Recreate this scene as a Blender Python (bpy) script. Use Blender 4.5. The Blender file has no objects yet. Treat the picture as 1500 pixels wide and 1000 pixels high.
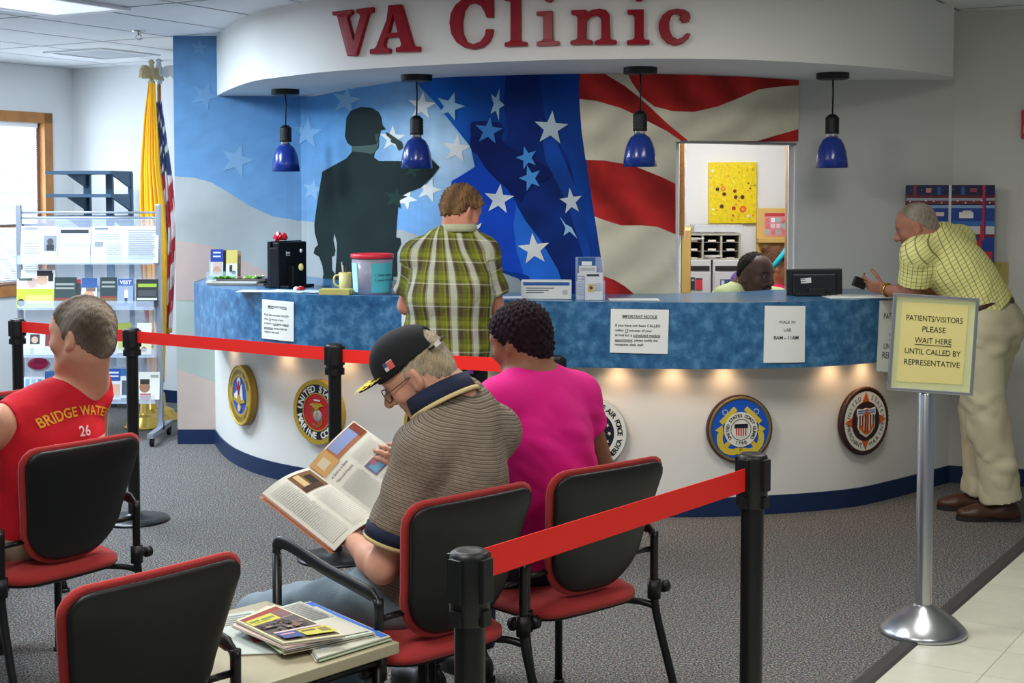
import bpy, bmesh, math, random
import numpy as np
from mathutils import Vector, Matrix, noise as mnoise
from mathutils.geometry import tessellate_polygon
random.seed(7)
PI = math.pi
SC = bpy.context.scene
COL = SC.collection

# ---------------------------------------------------------------- camera, world, lights, exposure
EYE, FPX = 1.68, 2083.0
TH = math.atan(107.0 / FPX); OY_ = 393.0        # gentle downward pitch, the rest of the horizon offset is lens shift
CT, ST = math.cos(TH), math.sin(TH)
cd = bpy.data.cameras.new('camera'); cam = bpy.data.objects.new('camera', cd); COL.objects.link(cam)
cam.location = (0, 0, EYE); cam.rotation_euler = (PI/2 - TH, 0, 0)
cd.shift_y = (OY_-500)/1500; cd.sensor_width = 36; cd.lens = FPX/1500*36; cd.clip_start = .05
SC.camera = cam
SC.view_settings.view_transform = 'Standard'; SC.view_settings.look = 'None'
SC.view_settings.gamma = 1; SC.view_settings.use_curve_mapping = False
SC.view_settings.exposure = 0.22
w = bpy.data.worlds.new('world'); SC.world = w; w.use_nodes = True
w.node_tree.nodes['Background'].inputs[0].default_value = (.72, .80, .90, 1)
w.node_tree.nodes['Background'].inputs[1].default_value = .22

def area(name, loc, rot, sx, sy, power, col, spread=None):
    l = bpy.data.lights.new(name, 'AREA'); l.shape = 'RECTANGLE'; l.size = sx; l.size_y = sy
    l.energy = power; l.color = col
    if spread: l.spread = spread
    o = bpy.data.objects.new(name, l); COL.objects.link(o); o.location = loc; o.rotation_euler = rot
    return o
CEIL = 2.74
COOL, NEUT, WARM = (.74, .87, 1.0), (1.0, .985, .93), (1.0, .93, .78)
# ceiling troffers of the waiting room (the second is unseen, added to brighten the left), the daylight behind the window, the lamp of the back office
LAMPS = [(-2.72, 7.72, 80, COOL), (-3.75, 9.0, 112, COOL), (-2.9, 4.9, 58, COOL), (-.75, 5.2, 44, NEUT), (-.9, 2.2, 44, NEUT),
         (1.5, 5.3, 27, NEUT), (1.5, 2.2, 24, NEUT)]
for x, y, p, c in LAMPS:
    area('overhead_light', (x, y, CEIL - .03), (0, 0, math.radians(-30)), .52, 1.1, p, c)
area('window_daylight', (-4.45, 11.56, 1.62), (0, math.radians(-90), math.radians(-30)), 1.9, 2.4, 170, (.72, .86, 1.0))
area('office_light', (1.36, 8.9, 2.6), (0, 0, 0), .5, .8, 22, (1.0, .98, .95))

# ---------------------------------------------------------------- helpers
def px_dir(px, py):
    return Vector((px - 750, FPX*CT + (OY_-py)*ST, (OY_-py)*CT - FPX*ST))
def at(px, py, Y):
    d = px_dir(px, py); return Vector((0, 0, EYE)) + d*(Y/d.y)
def gz(px, py, z=0.0):
    d = px_dir(px, py); return Vector((0, 0, EYE)) + d*((z-EYE)/d.z)
def proj(P):
    x, y, z = P[0], P[1], P[2]-EYE
    f = y*CT - z*ST; u = y*ST + z*CT
    return 750 + FPX*x/f, OY_ - FPX*u/f
def lin(c): return tuple(((v/255)/12.92 if v/255 <= .04045 else ((v/255+.055)/1.055)**2.4) for v in c)
def crom(P, n=8, closed=False):
    P = [Vector(p) for p in P]; out = []; N = len(P)
    for i in range(N if closed else N-1):
        if closed: a, b, c, d = P[i-1], P[i], P[(i+1) % N], P[(i+2) % N]
        else: a, b, c, d = P[max(i-1, 0)], P[i], P[i+1], P[min(i+2, N-1)]
        for k in range(n):
            t = k/n
            out.append(.5*((2*b)+(c-a)*t+(2*a-5*b+4*c-d)*t*t+(3*b-a-3*c+d)*t**3))
    if not closed: out.append(P[-1])
    return out

MATS = {}
def mat(name, col=(128, 128, 128), rough=.6, metal=0, bump=0, bscale=60, var=0, vscale=8, attr=None, spec=.4, emit=None, estr=1, trans=0, alpha=1, coat=0, sheen=0, stretch=None):
    if name in MATS: return MATS[name]
    m = bpy.data.materials.new(name); m.use_nodes = True; nt = m.node_tree; N = nt.nodes; L = nt.links
    b = N['Principled BSDF']; c = lin(col)
    b.inputs['Base Color'].default_value = (*c, 1); b.inputs['Roughness'].default_value = rough; b.inputs['Metallic'].default_value = metal
    b.inputs['Specular IOR Level'].default_value = spec
    b.inputs['Transmission Weight'].default_value = trans; b.inputs['Alpha'].default_value = alpha
    b.inputs['Coat Weight'].default_value = coat
    if sheen: b.inputs['Sheen Weight'].default_value = sheen
    src = None
    tc = N.new('ShaderNodeTexCoord')
    if attr:
        a = N.new('ShaderNodeAttribute'); a.attribute_name = attr; src = a.outputs['Color']
    if var:
        n = N.new('ShaderNodeTexNoise'); n.inputs['Scale'].default_value = vscale; n.inputs['Detail'].default_value = 5
        L.new(tc.outputs['Object'], n.inputs['Vector'])
        mr = N.new('ShaderNodeMapRange'); mr.inputs['From Min'].default_value = .25; mr.inputs['From Max'].default_value = .75
        mr.inputs['To Min'].default_value = 1-var; mr.inputs['To Max'].default_value = 1+var
        L.new(n.outputs['Fac'], mr.inputs['Value'])
        mx = N.new('ShaderNodeMix'); mx.data_type = 'RGBA'; mx.blend_type = 'MULTIPLY'; mx.inputs['Factor'].default_value = 1
        if src: L.new(src, mx.inputs['A'])
        else: mx.inputs['A'].default_value = (*c, 1)
        L.new(mr.outputs['Result'], mx.inputs['B']); src = mx.outputs['Result']
    if src: L.new(src, b.inputs['Base Color'])
    if bump:
        n = N.new('ShaderNodeTexNoise'); n.inputs['Scale'].default_value = bscale; n.inputs['Detail'].default_value = 4
        if stretch:
            mp = N.new('ShaderNodeMapping'); mp.inputs['Scale'].default_value = stretch
            L.new(tc.outputs['Object'], mp.inputs['Vector']); L.new(mp.outputs['Vector'], n.inputs['Vector'])
        else: L.new(tc.outputs['Object'], n.inputs['Vector'])
        bp = N.new('ShaderNodeBump'); bp.inputs['Strength'].default_value = bump; bp.inputs['Distance'].default_value = .01
        L.new(n.outputs['Fac'], bp.inputs['Height']); L.new(bp.outputs['Normal'], b.inputs['Normal'])
    if emit:
        b.inputs['Emission Color'].default_value = (*lin(emit), 1); b.inputs['Emission Strength'].default_value = estr
    MATS[name] = m
    return m

def tag(o, label=None, cat=None, group=None, kind=None):
    if label: o['label'] = label
    if cat: o['category'] = cat
    if group: o['group'] = group
    if kind: o['kind'] = kind
    return o
MW = {}
def thing(name, label, cat, loc=(0, 0, 0), rz=0, group=None):
    o = bpy.data.objects.new(name, None); o.empty_display_size = .1; COL.objects.link(o)
    o.location = loc; o.rotation_euler = (0, 0, rz)
    MW[o.name] = Matrix.Translation(loc) @ Matrix.Rotation(rz, 4, 'Z')
    return tag(o, label, cat, group)
def link(name, me, parent=None, local=False):
    """one mesh object; world-space mesh data unless local=True"""
    o = bpy.data.objects.new(name, me)
    COL.objects.link(o)
    if parent is not None:
        M = MW[parent.name]
        if not local: me.transform(M.inverted())
        o.parent = parent; MW[o.name] = M
    else:
        n = len(me.vertices); co = np.empty(n*3); me.vertices.foreach_get('co', co); co = co.reshape(-1, 3)
        lo, hi = co.min(0), co.max(0); c = Vector(((lo[0]+hi[0])/2, (lo[1]+hi[1])/2, lo[2]))
        me.transform(Matrix.Translation(-c)); o.location = c; MW[o.name] = Matrix.Translation(c)
    return o
def dup(root, loc=None, rz=None, label=None, group=None):
    r = root.copy(); COL.objects.link(r)
    if loc is not None: r.location = loc
    if rz is not None: r.rotation_euler = (0, 0, rz)
    if label: r['label'] = label
    if group: r['group'] = group
    for ch in list(root.children):
        c = ch.copy(); COL.objects.link(c); c.parent = r
        for g in list(ch.children):
            d = g.copy(); COL.objects.link(d); d.parent = c
    MW[r.name] = Matrix.Translation(r.location) @ Matrix.Rotation(r.rotation_euler.z, 4, 'Z')
    return r

class MB:
    def __init__(s): s.v = []; s.f = []; s.mi = []; s.sm = []; s.c = []
    def add(s, V, F, m=0, sm=False, M=None, col=None):
        o = len(s.v)
        if M is not None: V = [M @ Vector(v) for v in V]
        s.v += [tuple(v) for v in V]; s.f += [tuple(i+o for i in f) for f in F]
        s.mi += [m]*len(F); s.sm += [sm]*len(F); s.c += ([col]*len(V) if (col is None or not isinstance(col, list)) else col)
        return s
    def box(s, c, size, M=None, m=0, bev=0, col=None):
        x, y, z = [k/2 for k in size]; c = Vector(c)
        if bev:
            b = bmesh.new(); bmesh.ops.create_cube(b, size=1)
            for v in b.verts: v.co = Vector((v.co.x*2*x, v.co.y*2*y, v.co.z*2*z))
            bmesh.ops.bevel(b, geom=b.edges[:], offset=bev, segments=2, affect='EDGES', profile=.6)
            b.verts.index_update()
            V = [v.co+c for v in b.verts]; F = [[q.index for q in f.verts] for f in b.faces]; b.free()
            return s.add(V, F, m, False, M, col)
        V = [c+Vector((i*x, j*y, k*z)) for k in (-1, 1) for j in (-1, 1) for i in (-1, 1)]
        return s.add(V, [(0, 2, 3, 1), (4, 5, 7, 6), (0, 1, 5, 4), (2, 6, 7, 3), (0, 4, 6, 2), (1, 3, 7, 5)], m, False, M, col)
    def tube(s, P, r, n=10, m=0, M=None, closed=False, sy=1.0, caps=True, up=None, col=None):
        P = [Vector(p) for p in P]; N = len(P); R = r if isinstance(r, (list, tuple)) else [r]*N
        V = []; F = []; pu = Vector(up) if up else None
        for i in range(N):
            if closed: t = (P[(i+1) % N]-P[i-1])
            else: t = P[min(i+1, N-1)]-P[max(i-1, 0)]
            t.normalize()
            if pu is None: pu = Vector((0, 0, 1)) if abs(t.z) < .9 else Vector((1, 0, 0))
            u = pu-t*pu.dot(t)
            if u.length < 1e-6: u = t.orthogonal()
            u.normalize(); pu = u; wv = t.cross(u)
            for k in range(n):
                a = 2*PI*k/n; V.append(P[i]+R[i]*(math.cos(a)*u*sy+math.sin(a)*wv))
        for i in range(N if closed else N-1):
            for k in range(n):
                a, b = i*n+k, i*n+(k+1) % n; j = (i+1) % N
                F.append((a, b, j*n+(k+1) % n, j*n+k))
        if caps and not closed: F += [tuple(range(n))[::-1], tuple(range((N-1)*n, N*n))]
        return s.add(V, F, m, True, M, col)
    def lathe(s, prof, n=24, m=0, M=None, sm=True, col=None, caps=True):
        V = []; F = []
        for (r, z) in prof:
            for k in range(n): V.append((r*math.cos(2*PI*k/n), r*math.sin(2*PI*k/n), z))
        for i in range(len(prof)-1):
            for k in range(n): F.append((i*n+k, i*n+(k+1) % n, (i+1)*n+(k+1) % n, (i+1)*n+k))
        s.add(V, F, m, sm, M, col)
        if caps:
            for i, rev in ((0, True), (len(prof)-1, False)):
                if prof[i][0] > 1e-4:
                    W = [V[i*n+k] for k in range(n)]; s.add(W, [tuple(range(n))[::-1] if rev else tuple(range(n))], m, False, M, col)
        return s
    def prism(s, poly, z0, z1, M=None, m=0, holes=(), col=None, bottom=True):
        loops = [[Vector((p[0], p[1], 0)) for p in poly]]+[[Vector((p[0], p[1], 0)) for p in h] for h in holes]
        T = tessellate_polygon(loops); flat = [p for l in loops for p in l]; n = len(flat)
        V = [(p.x, p.y, z0) for p in flat]+[(p.x, p.y, z1) for p in flat]; F = []
        for t in T:
            a, b, c = [flat[i] for i in t]
            if (b-a).cross(c-a).z < 0: t = t[::-1]
            F.append(tuple(i+n for i in t))
            if bottom: F.append(tuple(t[::-1]))
        o = 0
        if abs(z1-z0) > 1e-9:
            for li, l in enumerate(loops):
                k = len(l); ar = sum(l[i].x*l[(i+1) % k].y-l[(i+1) % k].x*l[i].y for i in range(k))
                for i in range(k):
                    a, b = o+i, o+(i+1) % k
                    q = (a, b, b+n, a+n)
                    F.append(q if (ar > 0) == (li == 0) else q[::-1])
                o += k
        return s.add(V, F, m, False, M, col)
    def text(s, t, size, M=None, m=0, bold=0, align='CENTER', depth=0, col=None, fn=None, width=None):
        V, F = text_mesh(t, size, bold, align)
        if width:
            xs = [v[0] for v in V]; k = width/(max(xs)-min(xs)); V = [(v[0]*k, v[1], v[2]) for v in V]
        if fn: V = [fn(v[0], v[1]) for v in V]
        return s.add(V, F, m, False, M, col)
    def mesh(s, name, mats):
        me = bpy.data.meshes.new(name); me.from_pydata(s.v, [], s.f)
        for x in (mats if isinstance(mats, (list, tuple)) else [mats]): me.materials.append(x)
        me.polygons.foreach_set('material_index', s.mi); me.polygons.foreach_set('use_smooth', s.sm)
        if any(c is not None for c in s.c):
            a = me.color_attributes.new('Col', 'FLOAT_COLOR', 'POINT')
            arr = np.ones((len(s.v), 4), np.float32)
            for i, c in enumerate(s.c):
                if c is not None: arr[i, :3] = c
            a.data.foreach_set('color', arr.ravel())
        me.update(); return me
    def build(s, name, mats, parent=None, local=False, bev=0):
        o = link(name, s.mesh(name, mats), parent, local)
        if bev:
            b = o.modifiers.new('bevel', 'BEVEL'); b.width = bev; b.segments = 2; b.limit_method = 'ANGLE'
        return o

TXT = {}
def text_mesh(t, size, bold=0, align='CENTER'):
    k = (t, bold, align)
    if k not in TXT:
        c = bpy.data.curves.new('txt', 'FONT'); c.body = t; c.size = 1; c.align_x = align; c.offset = bold; c.resolution_u = 3
        o = bpy.data.objects.new('txt', c); me = bpy.data.meshes.new_from_object(o)
        TXT[k] = ([tuple(v.co) for v in me.vertices], [tuple(p.vertices) for p in me.polygons])
        bpy.data.objects.remove(o); bpy.data.curves.remove(c); bpy.data.meshes.remove(me)
    V, F = TXT[k]
    return [(v[0]*size, v[1]*size, 0) for v in V], F

class Curve:
    """a plan curve (vertical surface); normal points at the room"""
    def __init__(s, pts, step=.02):
        P = np.array([(p[0], p[1]) for p in pts], float); d = np.r_[0, np.cumsum(np.hypot(*np.diff(P, axis=0).T))]
        n = max(2, int(d[-1]/step)); s.s = np.linspace(0, d[-1], n); s.x = np.interp(s.s, d, P[:, 0]); s.y = np.interp(s.s, d, P[:, 1])
        s.L = d[-1]; s.r = s.x/s.y
    def pos(s, t): return np.interp(t, s.s, s.x), np.interp(t, s.s, s.y)
    def nrm(s, t):
        a, b = s.pos(t-.04), s.pos(t+.04); dx, dy = b[0]-a[0], b[1]-a[1]; l = math.hypot(dx, dy) or 1
        return dy/l, -dx/l
    def map(s, t, z, off=0):
        x, y = s.pos(t); n = s.nrm(t)
        if t < 0 or t > s.L:
            e = 0 if t < 0 else s.L; q = s.nrm(min(max(e, .05), s.L-.05)); k = t-e; x += -q[1]*k; y += q[0]*k
        return Vector((x+n[0]*off, y+n[1]*off, z))
    def px(s, px, py):
        d = px_dir(px, py); r = d.x/d.y
        o = np.argsort(s.r); t = float(np.interp(r, s.r[o], s.s[o])); y = np.interp(t, s.s, s.y)
        return t, EYE+d.z*y/d.y
    def strip(s, mb, t0, t1, z0, z1, o0, o1, step=.06, m=0, sm=True, col=None):
        n = max(1, int((t1-t0)/step)); V = []; F = []
        for i in range(n+1):
            t = t0+(t1-t0)*i/n
            V += [s.map(t, z0, o1), s.map(t, z1, o1), s.map(t, z1, o0), s.map(t, z0, o0)]
        for k in range(4):
            G = [(i*4+k, (i+1)*4+k, (i+1)*4+(k+1) % 4, i*4+(k+1) % 4) for i in range(n)]
            W = []; H = []
            for f in G: H.append(tuple(range(len(W), len(W)+4))); W += [V[j] for j in f]
            # weld within a side for smooth shading
            VV = []
            for i in range(n+1): VV += [V[i*4+k], V[i*4+(k+1) % 4]]
            mb.add(VV, [(2*i, 2*i+2, 2*i+3, 2*i+1) for i in range(n)], m, sm and k in (0, 2), None, col)
        for i, f in ((0, (0, 1, 2, 3)), (n, (3, 2, 1, 0))): mb.add([V[i*4+j] for j in range(4)], [f], m, False, None, col)
        return mb

def patch(mb, cv, poly, colf, off=0, m=0, step=.07, zstep=None, sz=False, holes=()):
    """flat polygon (pixel outline of a painting) laid on a curved wall surface"""
    def dens(l):
        o = []
        for i, p in enumerate(l):
            q = l[(i+1) % len(l)]; n = max(1, int(math.hypot(q[0]-p[0], q[1]-p[1])/9)) if not sz else 1
            o += [(p[0]+(q[0]-p[0])*k/n, p[1]+(q[1]-p[1])*k/n) for k in range(n)]
        return o
    loops = [[(Vector((*p, 0)) if sz else Vector((*cv.px(*p), 0))) for p in dens(l)] for l in [poly]+list(holes)]
    flat = [p for l in loops for p in l]
    b = bmesh.new(); vs = [b.verts.new(p) for p in flat]
    for t in tessellate_polygon(loops):
        a = [flat[i] for i in t]; t = t if (a[1]-a[0]).cross(a[2]-a[0]).z > 0 else t[::-1]
        try: b.faces.new([vs[i] for i in t])
        except ValueError: pass
    xs = [p.x for p in flat]; ys = [p.y for p in flat]
    def cut(lo, hi, st, ax):
        k = math.floor(lo/st)+1
        while k*st < hi:
            co = [0, 0, 0]; co[ax] = k*st; no = [0, 0, 0]; no[ax] = 1
            bmesh.ops.bisect_plane(b, geom=b.verts[:]+b.edges[:]+b.faces[:], plane_co=co, plane_no=no); k += 1
    cut(min(xs), max(xs), step, 0)
    if zstep: cut(min(ys), max(ys), zstep, 1)
    b.verts.index_update(); V = [cv.map(v.co.x, v.co.y, off+(.003 if cv is CM else 0)) for v in b.verts]
    C = None
    if colf is not None: C = [lin(colf(*proj(p))) if callable(colf) else lin(colf) for p in V]
    mb.add(V, [[q.index for q in f.verts] for f in b.faces], m, False, None, C); b.free()
def star(cx, cy, r, rot=0, sx=1.0, inner=.4):
    return [(cx+sx*q*math.sin(a), cy-q*math.cos(a)) for k in range(10) for a in [rot+k*PI/5] for q in [r if k % 2 == 0 else r*inner]]
def circ(cx, cy, r, n=28, ry=None, a0=0, a1=2*PI):
    return [(cx+r*math.cos(a0+(a1-a0)*k/n), cy+(ry or r)*math.sin(a0+(a1-a0)*k/n)) for k in range(n)]
def basis(X, Y, Z, o=(0, 0, 0)):
    M = Matrix.Identity(4)
    for i, a in enumerate((X, Y, Z, o)):
        for j in range(3): M[j][i] = a[j]
    return M
def face_mat(o, n, up=(0, 0, 1)):
    """local x right, y up, z out of the surface along n, seen from the front"""
    n = Vector(n).normalized(); x = Vector(up).cross(n).normalized(); y = n.cross(x)
    return basis(x, y, n, o)

# ---------------------------------------------------------------- smooth implicit surfaces for people
class Imp:
    def __init__(s): s.p = []
    def cap(s, a, b, ra, rb=None, k=.02, cuts=(), op=1, flat=None):
        s.p.append(('c', np.array(a, float), np.array(b, float), ra, ra if rb is None else rb, k, cuts, op, flat)); return s
    def ell(s, c, r, R=None, k=.02, cuts=(), op=1):
        r = (r, r, r) if isinstance(r, (int, float)) else r
        s.p.append(('e', np.array(c, float), np.array(r, float), np.eye(3) if R is None else np.array(R, float), None, k, cuts, op, None)); return s
    def mesh(s, h, smooth=1):
        lo = []; hi = []
        for q in s.p:
            if q[7] < 0: continue
            if q[0] == 'c':
                r = max(q[3], q[4]); lo += [np.minimum(q[1], q[2])-r]; hi += [np.maximum(q[1], q[2])+r]
            else:
                e = np.sqrt(((q[3]*q[2])**2).sum(1)); lo += [q[1]-e]; hi += [q[1]+e]
        o = np.min(lo, 0)-4*h-.02; n = np.ceil((np.max(hi, 0)-o+4*h+.02)/h).astype(int)+1
        F = np.full(n, 1e3, np.float32); ax = [(o[i]+h*np.arange(n[i])).astype(np.float32) for i in range(3)]
        for q in s.p:
            k = q[5]; pad = k+3*h
            if q[0] == 'c':
                r = max(q[3], q[4]); a = np.minimum(q[1], q[2])-r-pad; b = np.maximum(q[1], q[2])+r+pad
            else:
                e = np.sqrt(((q[3]*q[2])**2).sum(1)); a = q[1]-e-pad; b = q[1]+e+pad
            i0 = np.clip(np.floor((a-o)/h).astype(int), 0, n-1); i1 = np.clip(np.ceil((b-o)/h).astype(int)+1, 1, n)
            if (i1 <= i0).any(): continue
            sl = tuple(slice(i0[i], i1[i]) for i in range(3))
            X, Y, Z = ax[0][sl[0]][:, None, None], ax[1][sl[1]][None, :, None], ax[2][sl[2]][None, None, :]
            if q[0] == 'c':
                A, B = q[1], q[2]; d = B-A; L2 = max(d.dot(d), 1e-12)
                t = np.clip(((X-A[0])*d[0]+(Y-A[1])*d[1]+(Z-A[2])*d[2])/L2, 0, 1)
                D = np.sqrt((X-A[0]-t*d[0])**2+(Y-A[1]-t*d[1])**2+(Z-A[2]-t*d[2])**2)-(q[3]+(q[4]-q[3])*t)
            else:
                c, r, R = q[1], q[2], q[3]
                u = [((X-c[0])*R[0, i]+(Y-c[1])*R[1, i]+(Z-c[2])*R[2, i])/r[i] for i in range(3)]
                k0 = np.sqrt(u[0]**2+u[1]**2+u[2]**2); k1 = np.sqrt((u[0]/r[0])**2+(u[1]/r[1])**2+(u[2]/r[2])**2)
                D = k0*(k0-1)/np.maximum(k1, 1e-6)
            for (pt, nn) in q[6]:
                nn = np.array(nn, float); nn = nn/np.linalg.norm(nn)
                D = np.maximum(D, (X-pt[0])*nn[0]+(Y-pt[1])*nn[1]+(Z-pt[2])*nn[2])
            G = F[sl]
            if q[7] > 0:
                hh = np.clip(.5+.5*(D-G)/k, 0, 1); F[sl] = D+(G-D)*hh-k*hh*(1-hh)
            elif q[7] < 0:
                D = -D; hh = np.clip(.5-.5*(D-G)/k, 0, 1); F[sl] = D+(G-D)*hh+k*hh*(1-hh)
        return snets(F, o, h, smooth)

def snets(F, o, h, smooth=1):
    S = F < 0; c = np.zeros(np.array(F.shape)-1, np.int8)
    for i in (0, 1):
        for j in (0, 1):
            for k in (0, 1): c += S[i:F.shape[0]-1+i, j:F.shape[1]-1+j, k:F.shape[2]-1+k]
    M = (c > 0) & (c < 8); C = np.argwhere(M); idx = np.full(M.shape, -1, np.int64); idx[M] = np.arange(len(C))
    acc = np.zeros((len(C), 3)); cnt = np.zeros(len(C))
    crn = [np.array((i, j, k)) for i in (0, 1) for j in (0, 1) for k in (0, 1)]
    val = {tuple(q): F[C[:, 0]+q[0], C[:, 1]+q[1], C[:, 2]+q[2]].astype(float) for q in crn}
    for a in crn:
        for x in range(3):
            if a[x]: continue
            b = a.copy(); b[x] = 1; fa, fb = val[tuple(a)], val[tuple(b)]; m = (fa < 0) != (fb < 0)
            t = np.where(m, fa/np.where(fa == fb, 1, fa-fb), 0)
            acc[m] += a+t[m][:, None]*(b-a); cnt[m] += 1
    V = o+h*(C+acc/cnt[:, None]); Q = []
    for x in range(3):
        y, z = (x+1) % 3, (x+2) % 3
        sl0 = [slice(None)]*3; sl1 = [slice(None)]*3; sl0[x] = slice(0, -1); sl1[x] = slice(1, None)
        A, B = S[tuple(sl0)], S[tuple(sl1)]; E = np.argwhere(A != B)
        E = E[(E[:, y] > 0) & (E[:, z] > 0) & (E[:, y] < F.shape[y]-1) & (E[:, z] < F.shape[z]-1)]
        def cell(dy, dz):
            e = E.copy(); e[:, y] -= dy; e[:, z] -= dz; return idx[e[:, 0], e[:, 1], e[:, 2]]
        q = np.stack([cell(1, 1), cell(0, 1), cell(0, 0), cell(1, 0)], 1); ins = A[E[:, 0], E[:, 1], E[:, 2]]
        q[~ins] = q[~ins][:, ::-1]; Q.append(q)
    Q = np.concatenate(Q); Q = Q[(Q >= 0).all(1)]
    for _ in range(smooth):
        acc = np.zeros_like(V); n = np.zeros(len(V))
        for i in range(4):
            for j in (1, 3): np.add.at(acc, Q[:, i], V[Q[:, (i+j) % 4]]); np.add.at(n, Q[:, i], 1)
        V = .5*V+.5*acc/np.maximum(n, 1)[:, None]
    return V, Q
def vnormals(V, Q):
    n = np.cross(V[Q[:, 2]]-V[Q[:, 0]], V[Q[:, 3]]-V[Q[:, 1]]); N = np.zeros_like(V)
    for i in range(4): np.add.at(N, Q[:, i], n)
    return N/np.maximum(np.linalg.norm(N, axis=1), 1e-9)[:, None]
def np_mesh(name, V, Q, m, col=None, cloth=None):
    me = bpy.data.meshes.new(name); n, k = len(V), len(Q)
    me.vertices.add(n); me.vertices.foreach_set('co', V.astype(np.float32).ravel())
    me.loops.add(4*k); me.loops.foreach_set('vertex_index', Q.astype(np.int32).ravel())
    me.polygons.add(k); me.polygons.foreach_set('loop_start', np.arange(0, 4*k, 4, dtype=np.int32))
    me.update(calc_edges=True); me.validate(); me.polygons.foreach_set('use_smooth', [True]*len(me.polygons)); me.materials.append(m)
    if col is not None:
        a = me.color_attributes.new('Col', 'FLOAT_COLOR', 'POINT'); a.data.foreach_set('color', np.c_[col, np.ones(n)].astype(np.float32).ravel())
    if cloth is not None:
        a = me.attributes.new('cloth', 'FLOAT_VECTOR', 'POINT'); a.data.foreach_set('vector', cloth.astype(np.float32).ravel())
    me.update(); return me

# ================================================================ THE SETTING
U = Vector((math.cos(math.radians(-30)), math.sin(math.radians(-30)), 0)); VV = Vector((.5, .8660254, 0))
YF = gz(316, 650).y                                   # the flat part of the mural wall
ZS = at(318, 140, YF).z                               # underside of the curved soffit
K = gz(105, 101, CEIL)
wall_paint = mat('wall_paint', (226, 228, 228), .7, bump=.08, bscale=220)
soffit_paint = mat('soffit_paint', (222, 222, 218), .6, bump=.12, bscale=160)
navy = mat('navy_vinyl', (17, 40, 78), .45, var=.1, vscale=3)
white_pl = mat('white_laminate', (222, 221, 215), .5, bump=.03, bscale=40)
black_pl = mat('black_plastic', (16, 17, 18), .42, bump=.1, bscale=900)
black_metal = mat('black_metal', (12, 13, 15), .35)
paper = mat('white_paper', (232, 234, 230), .8)
ink = mat('black_ink', (25, 25, 30), .8)
steel = mat('brushed_steel', (190, 192, 196), .28, metal=1, bump=.05, bscale=300, stretch=(1, 1, .02))

def carpet_mat():
    m = bpy.data.materials.new('carpet'); m.use_nodes = True; N, L = m.node_tree.nodes, m.node_tree.links; b = N['Principled BSDF']
    tc = N.new('ShaderNodeTexCoord'); n1 = N.new('ShaderNodeTexNoise'); n1.inputs['Scale'].default_value = 130; n1.inputs['Detail'].default_value = 3; n1.inputs['Roughness'].default_value = .7
    L.new(tc.outputs['Object'], n1.inputs['Vector'])
    cr = N.new('ShaderNodeValToRGB'); e = cr.color_ramp.elements
    e[0].position = .36; e[0].color = (*lin((34, 34, 35)), 1); e[1].position = .66; e[1].color = (*lin((174, 170, 162)), 1)
    x = cr.color_ramp.elements.new(.47); x.color = (*lin((80, 80, 83)), 1); x = cr.color_ramp.elements.new(.55); x.color = (*lin((116, 113, 108)), 1)
    L.new(n1.outputs['Fac'], cr.inputs['Fac'])
    n2 = N.new('ShaderNodeTexNoise'); n2.inputs['Scale'].default_value = 60; L.new(tc.outputs['Object'], n2.inputs['Vector'])
    mx = N.new('ShaderNodeMix'); mx.data_type = 'RGBA'; mx.blend_type = 'OVERLAY'; mx.inputs['Factor'].default_value = .35
    L.new(cr.outputs['Color'], mx.inputs['A']); L.new(n2.outputs['Color'], mx.inputs['B']); L.new(mx.outputs['Result'], b.inputs['Base Color'])
    b.inputs['Roughness'].default_value = .95; b.inputs['Specular IOR Level'].default_value = .1
    bp = N.new('ShaderNodeBump'); bp.inputs['Strength'].default_value = .6; bp.inputs['Distance'].default_value = .006
    L.new(n1.outputs['Fac'], bp.inputs['Height']); L.new(bp.outputs['Normal'], b.inputs['Normal']); return m

# floor: carpet, cream tiles beyond a dark rubber edge
E1, E2 = gz(1500, 797), gz(1265, 1000); ed = (E1-E2).normalized(); en = Vector((ed.y, -ed.x, 0))
A0, A1 = E2-ed*8, E2+ed*9
b = MB(); b.add([A0, A1, A1-en*14, A0-en*14], [(0, 1, 2, 3)]); f = b.build('floor', carpet_mat()); f['kind'] = 'structure'
b = MB(); q = .035
for (o, zz) in ((0, 0), ):
    pts = [(-q, .001), (-q*.6, .007), (q*.5, .006), (q, -.001)]
    V = []
    for P in (A0, A1): V += [P+en*x+Vector((0, 0, z)) for x, z in pts]
    b.add(V, [(i, i+1, i+5, i+4) for i in range(3)])
f = b.build('trim_1', mat('rubber_edge', (62, 60, 58), .7)); f['kind'] = 'structure'
b = MB(); T = .305; red_at = gz(1522, 908); ri = (round((red_at-E2).dot(ed)/T-.5), round((red_at-E2).dot(en)/T-.5))
for i in range(-22, 20):
    for j in range(0, 12):
        g = .0008; a0, a1, b0, b1 = i*T+g, (i+1)*T-g, j*T+g+.02, (j+1)*T-g+.02
        V = [E2+ed*x+en*y for x, y in ((a0, b0), (a1, b0), (a1, b1), (a0, b1))]
        k = random.uniform(.97, 1.03); c = (206, 205, 188)
        if (i, j) == ri: c = (190, 40, 45)
        b.add(V, [(0, 3, 2, 1)], col=lin(tuple(v*k for v in c)))
b.add([A0+Vector((0, 0, -.002)), A1+Vector((0, 0, -.002)), A1+en*5+Vector((0, 0, -.002)), A0+en*5+Vector((0, 0, -.002))], [(0, 3, 2, 1)], col=lin((150, 148, 135)))
f = b.build('floor', mat('vinyl_tile', attr='Col', rough=.3, var=.05, vscale=14)); f['kind'] = 'structure'

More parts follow.
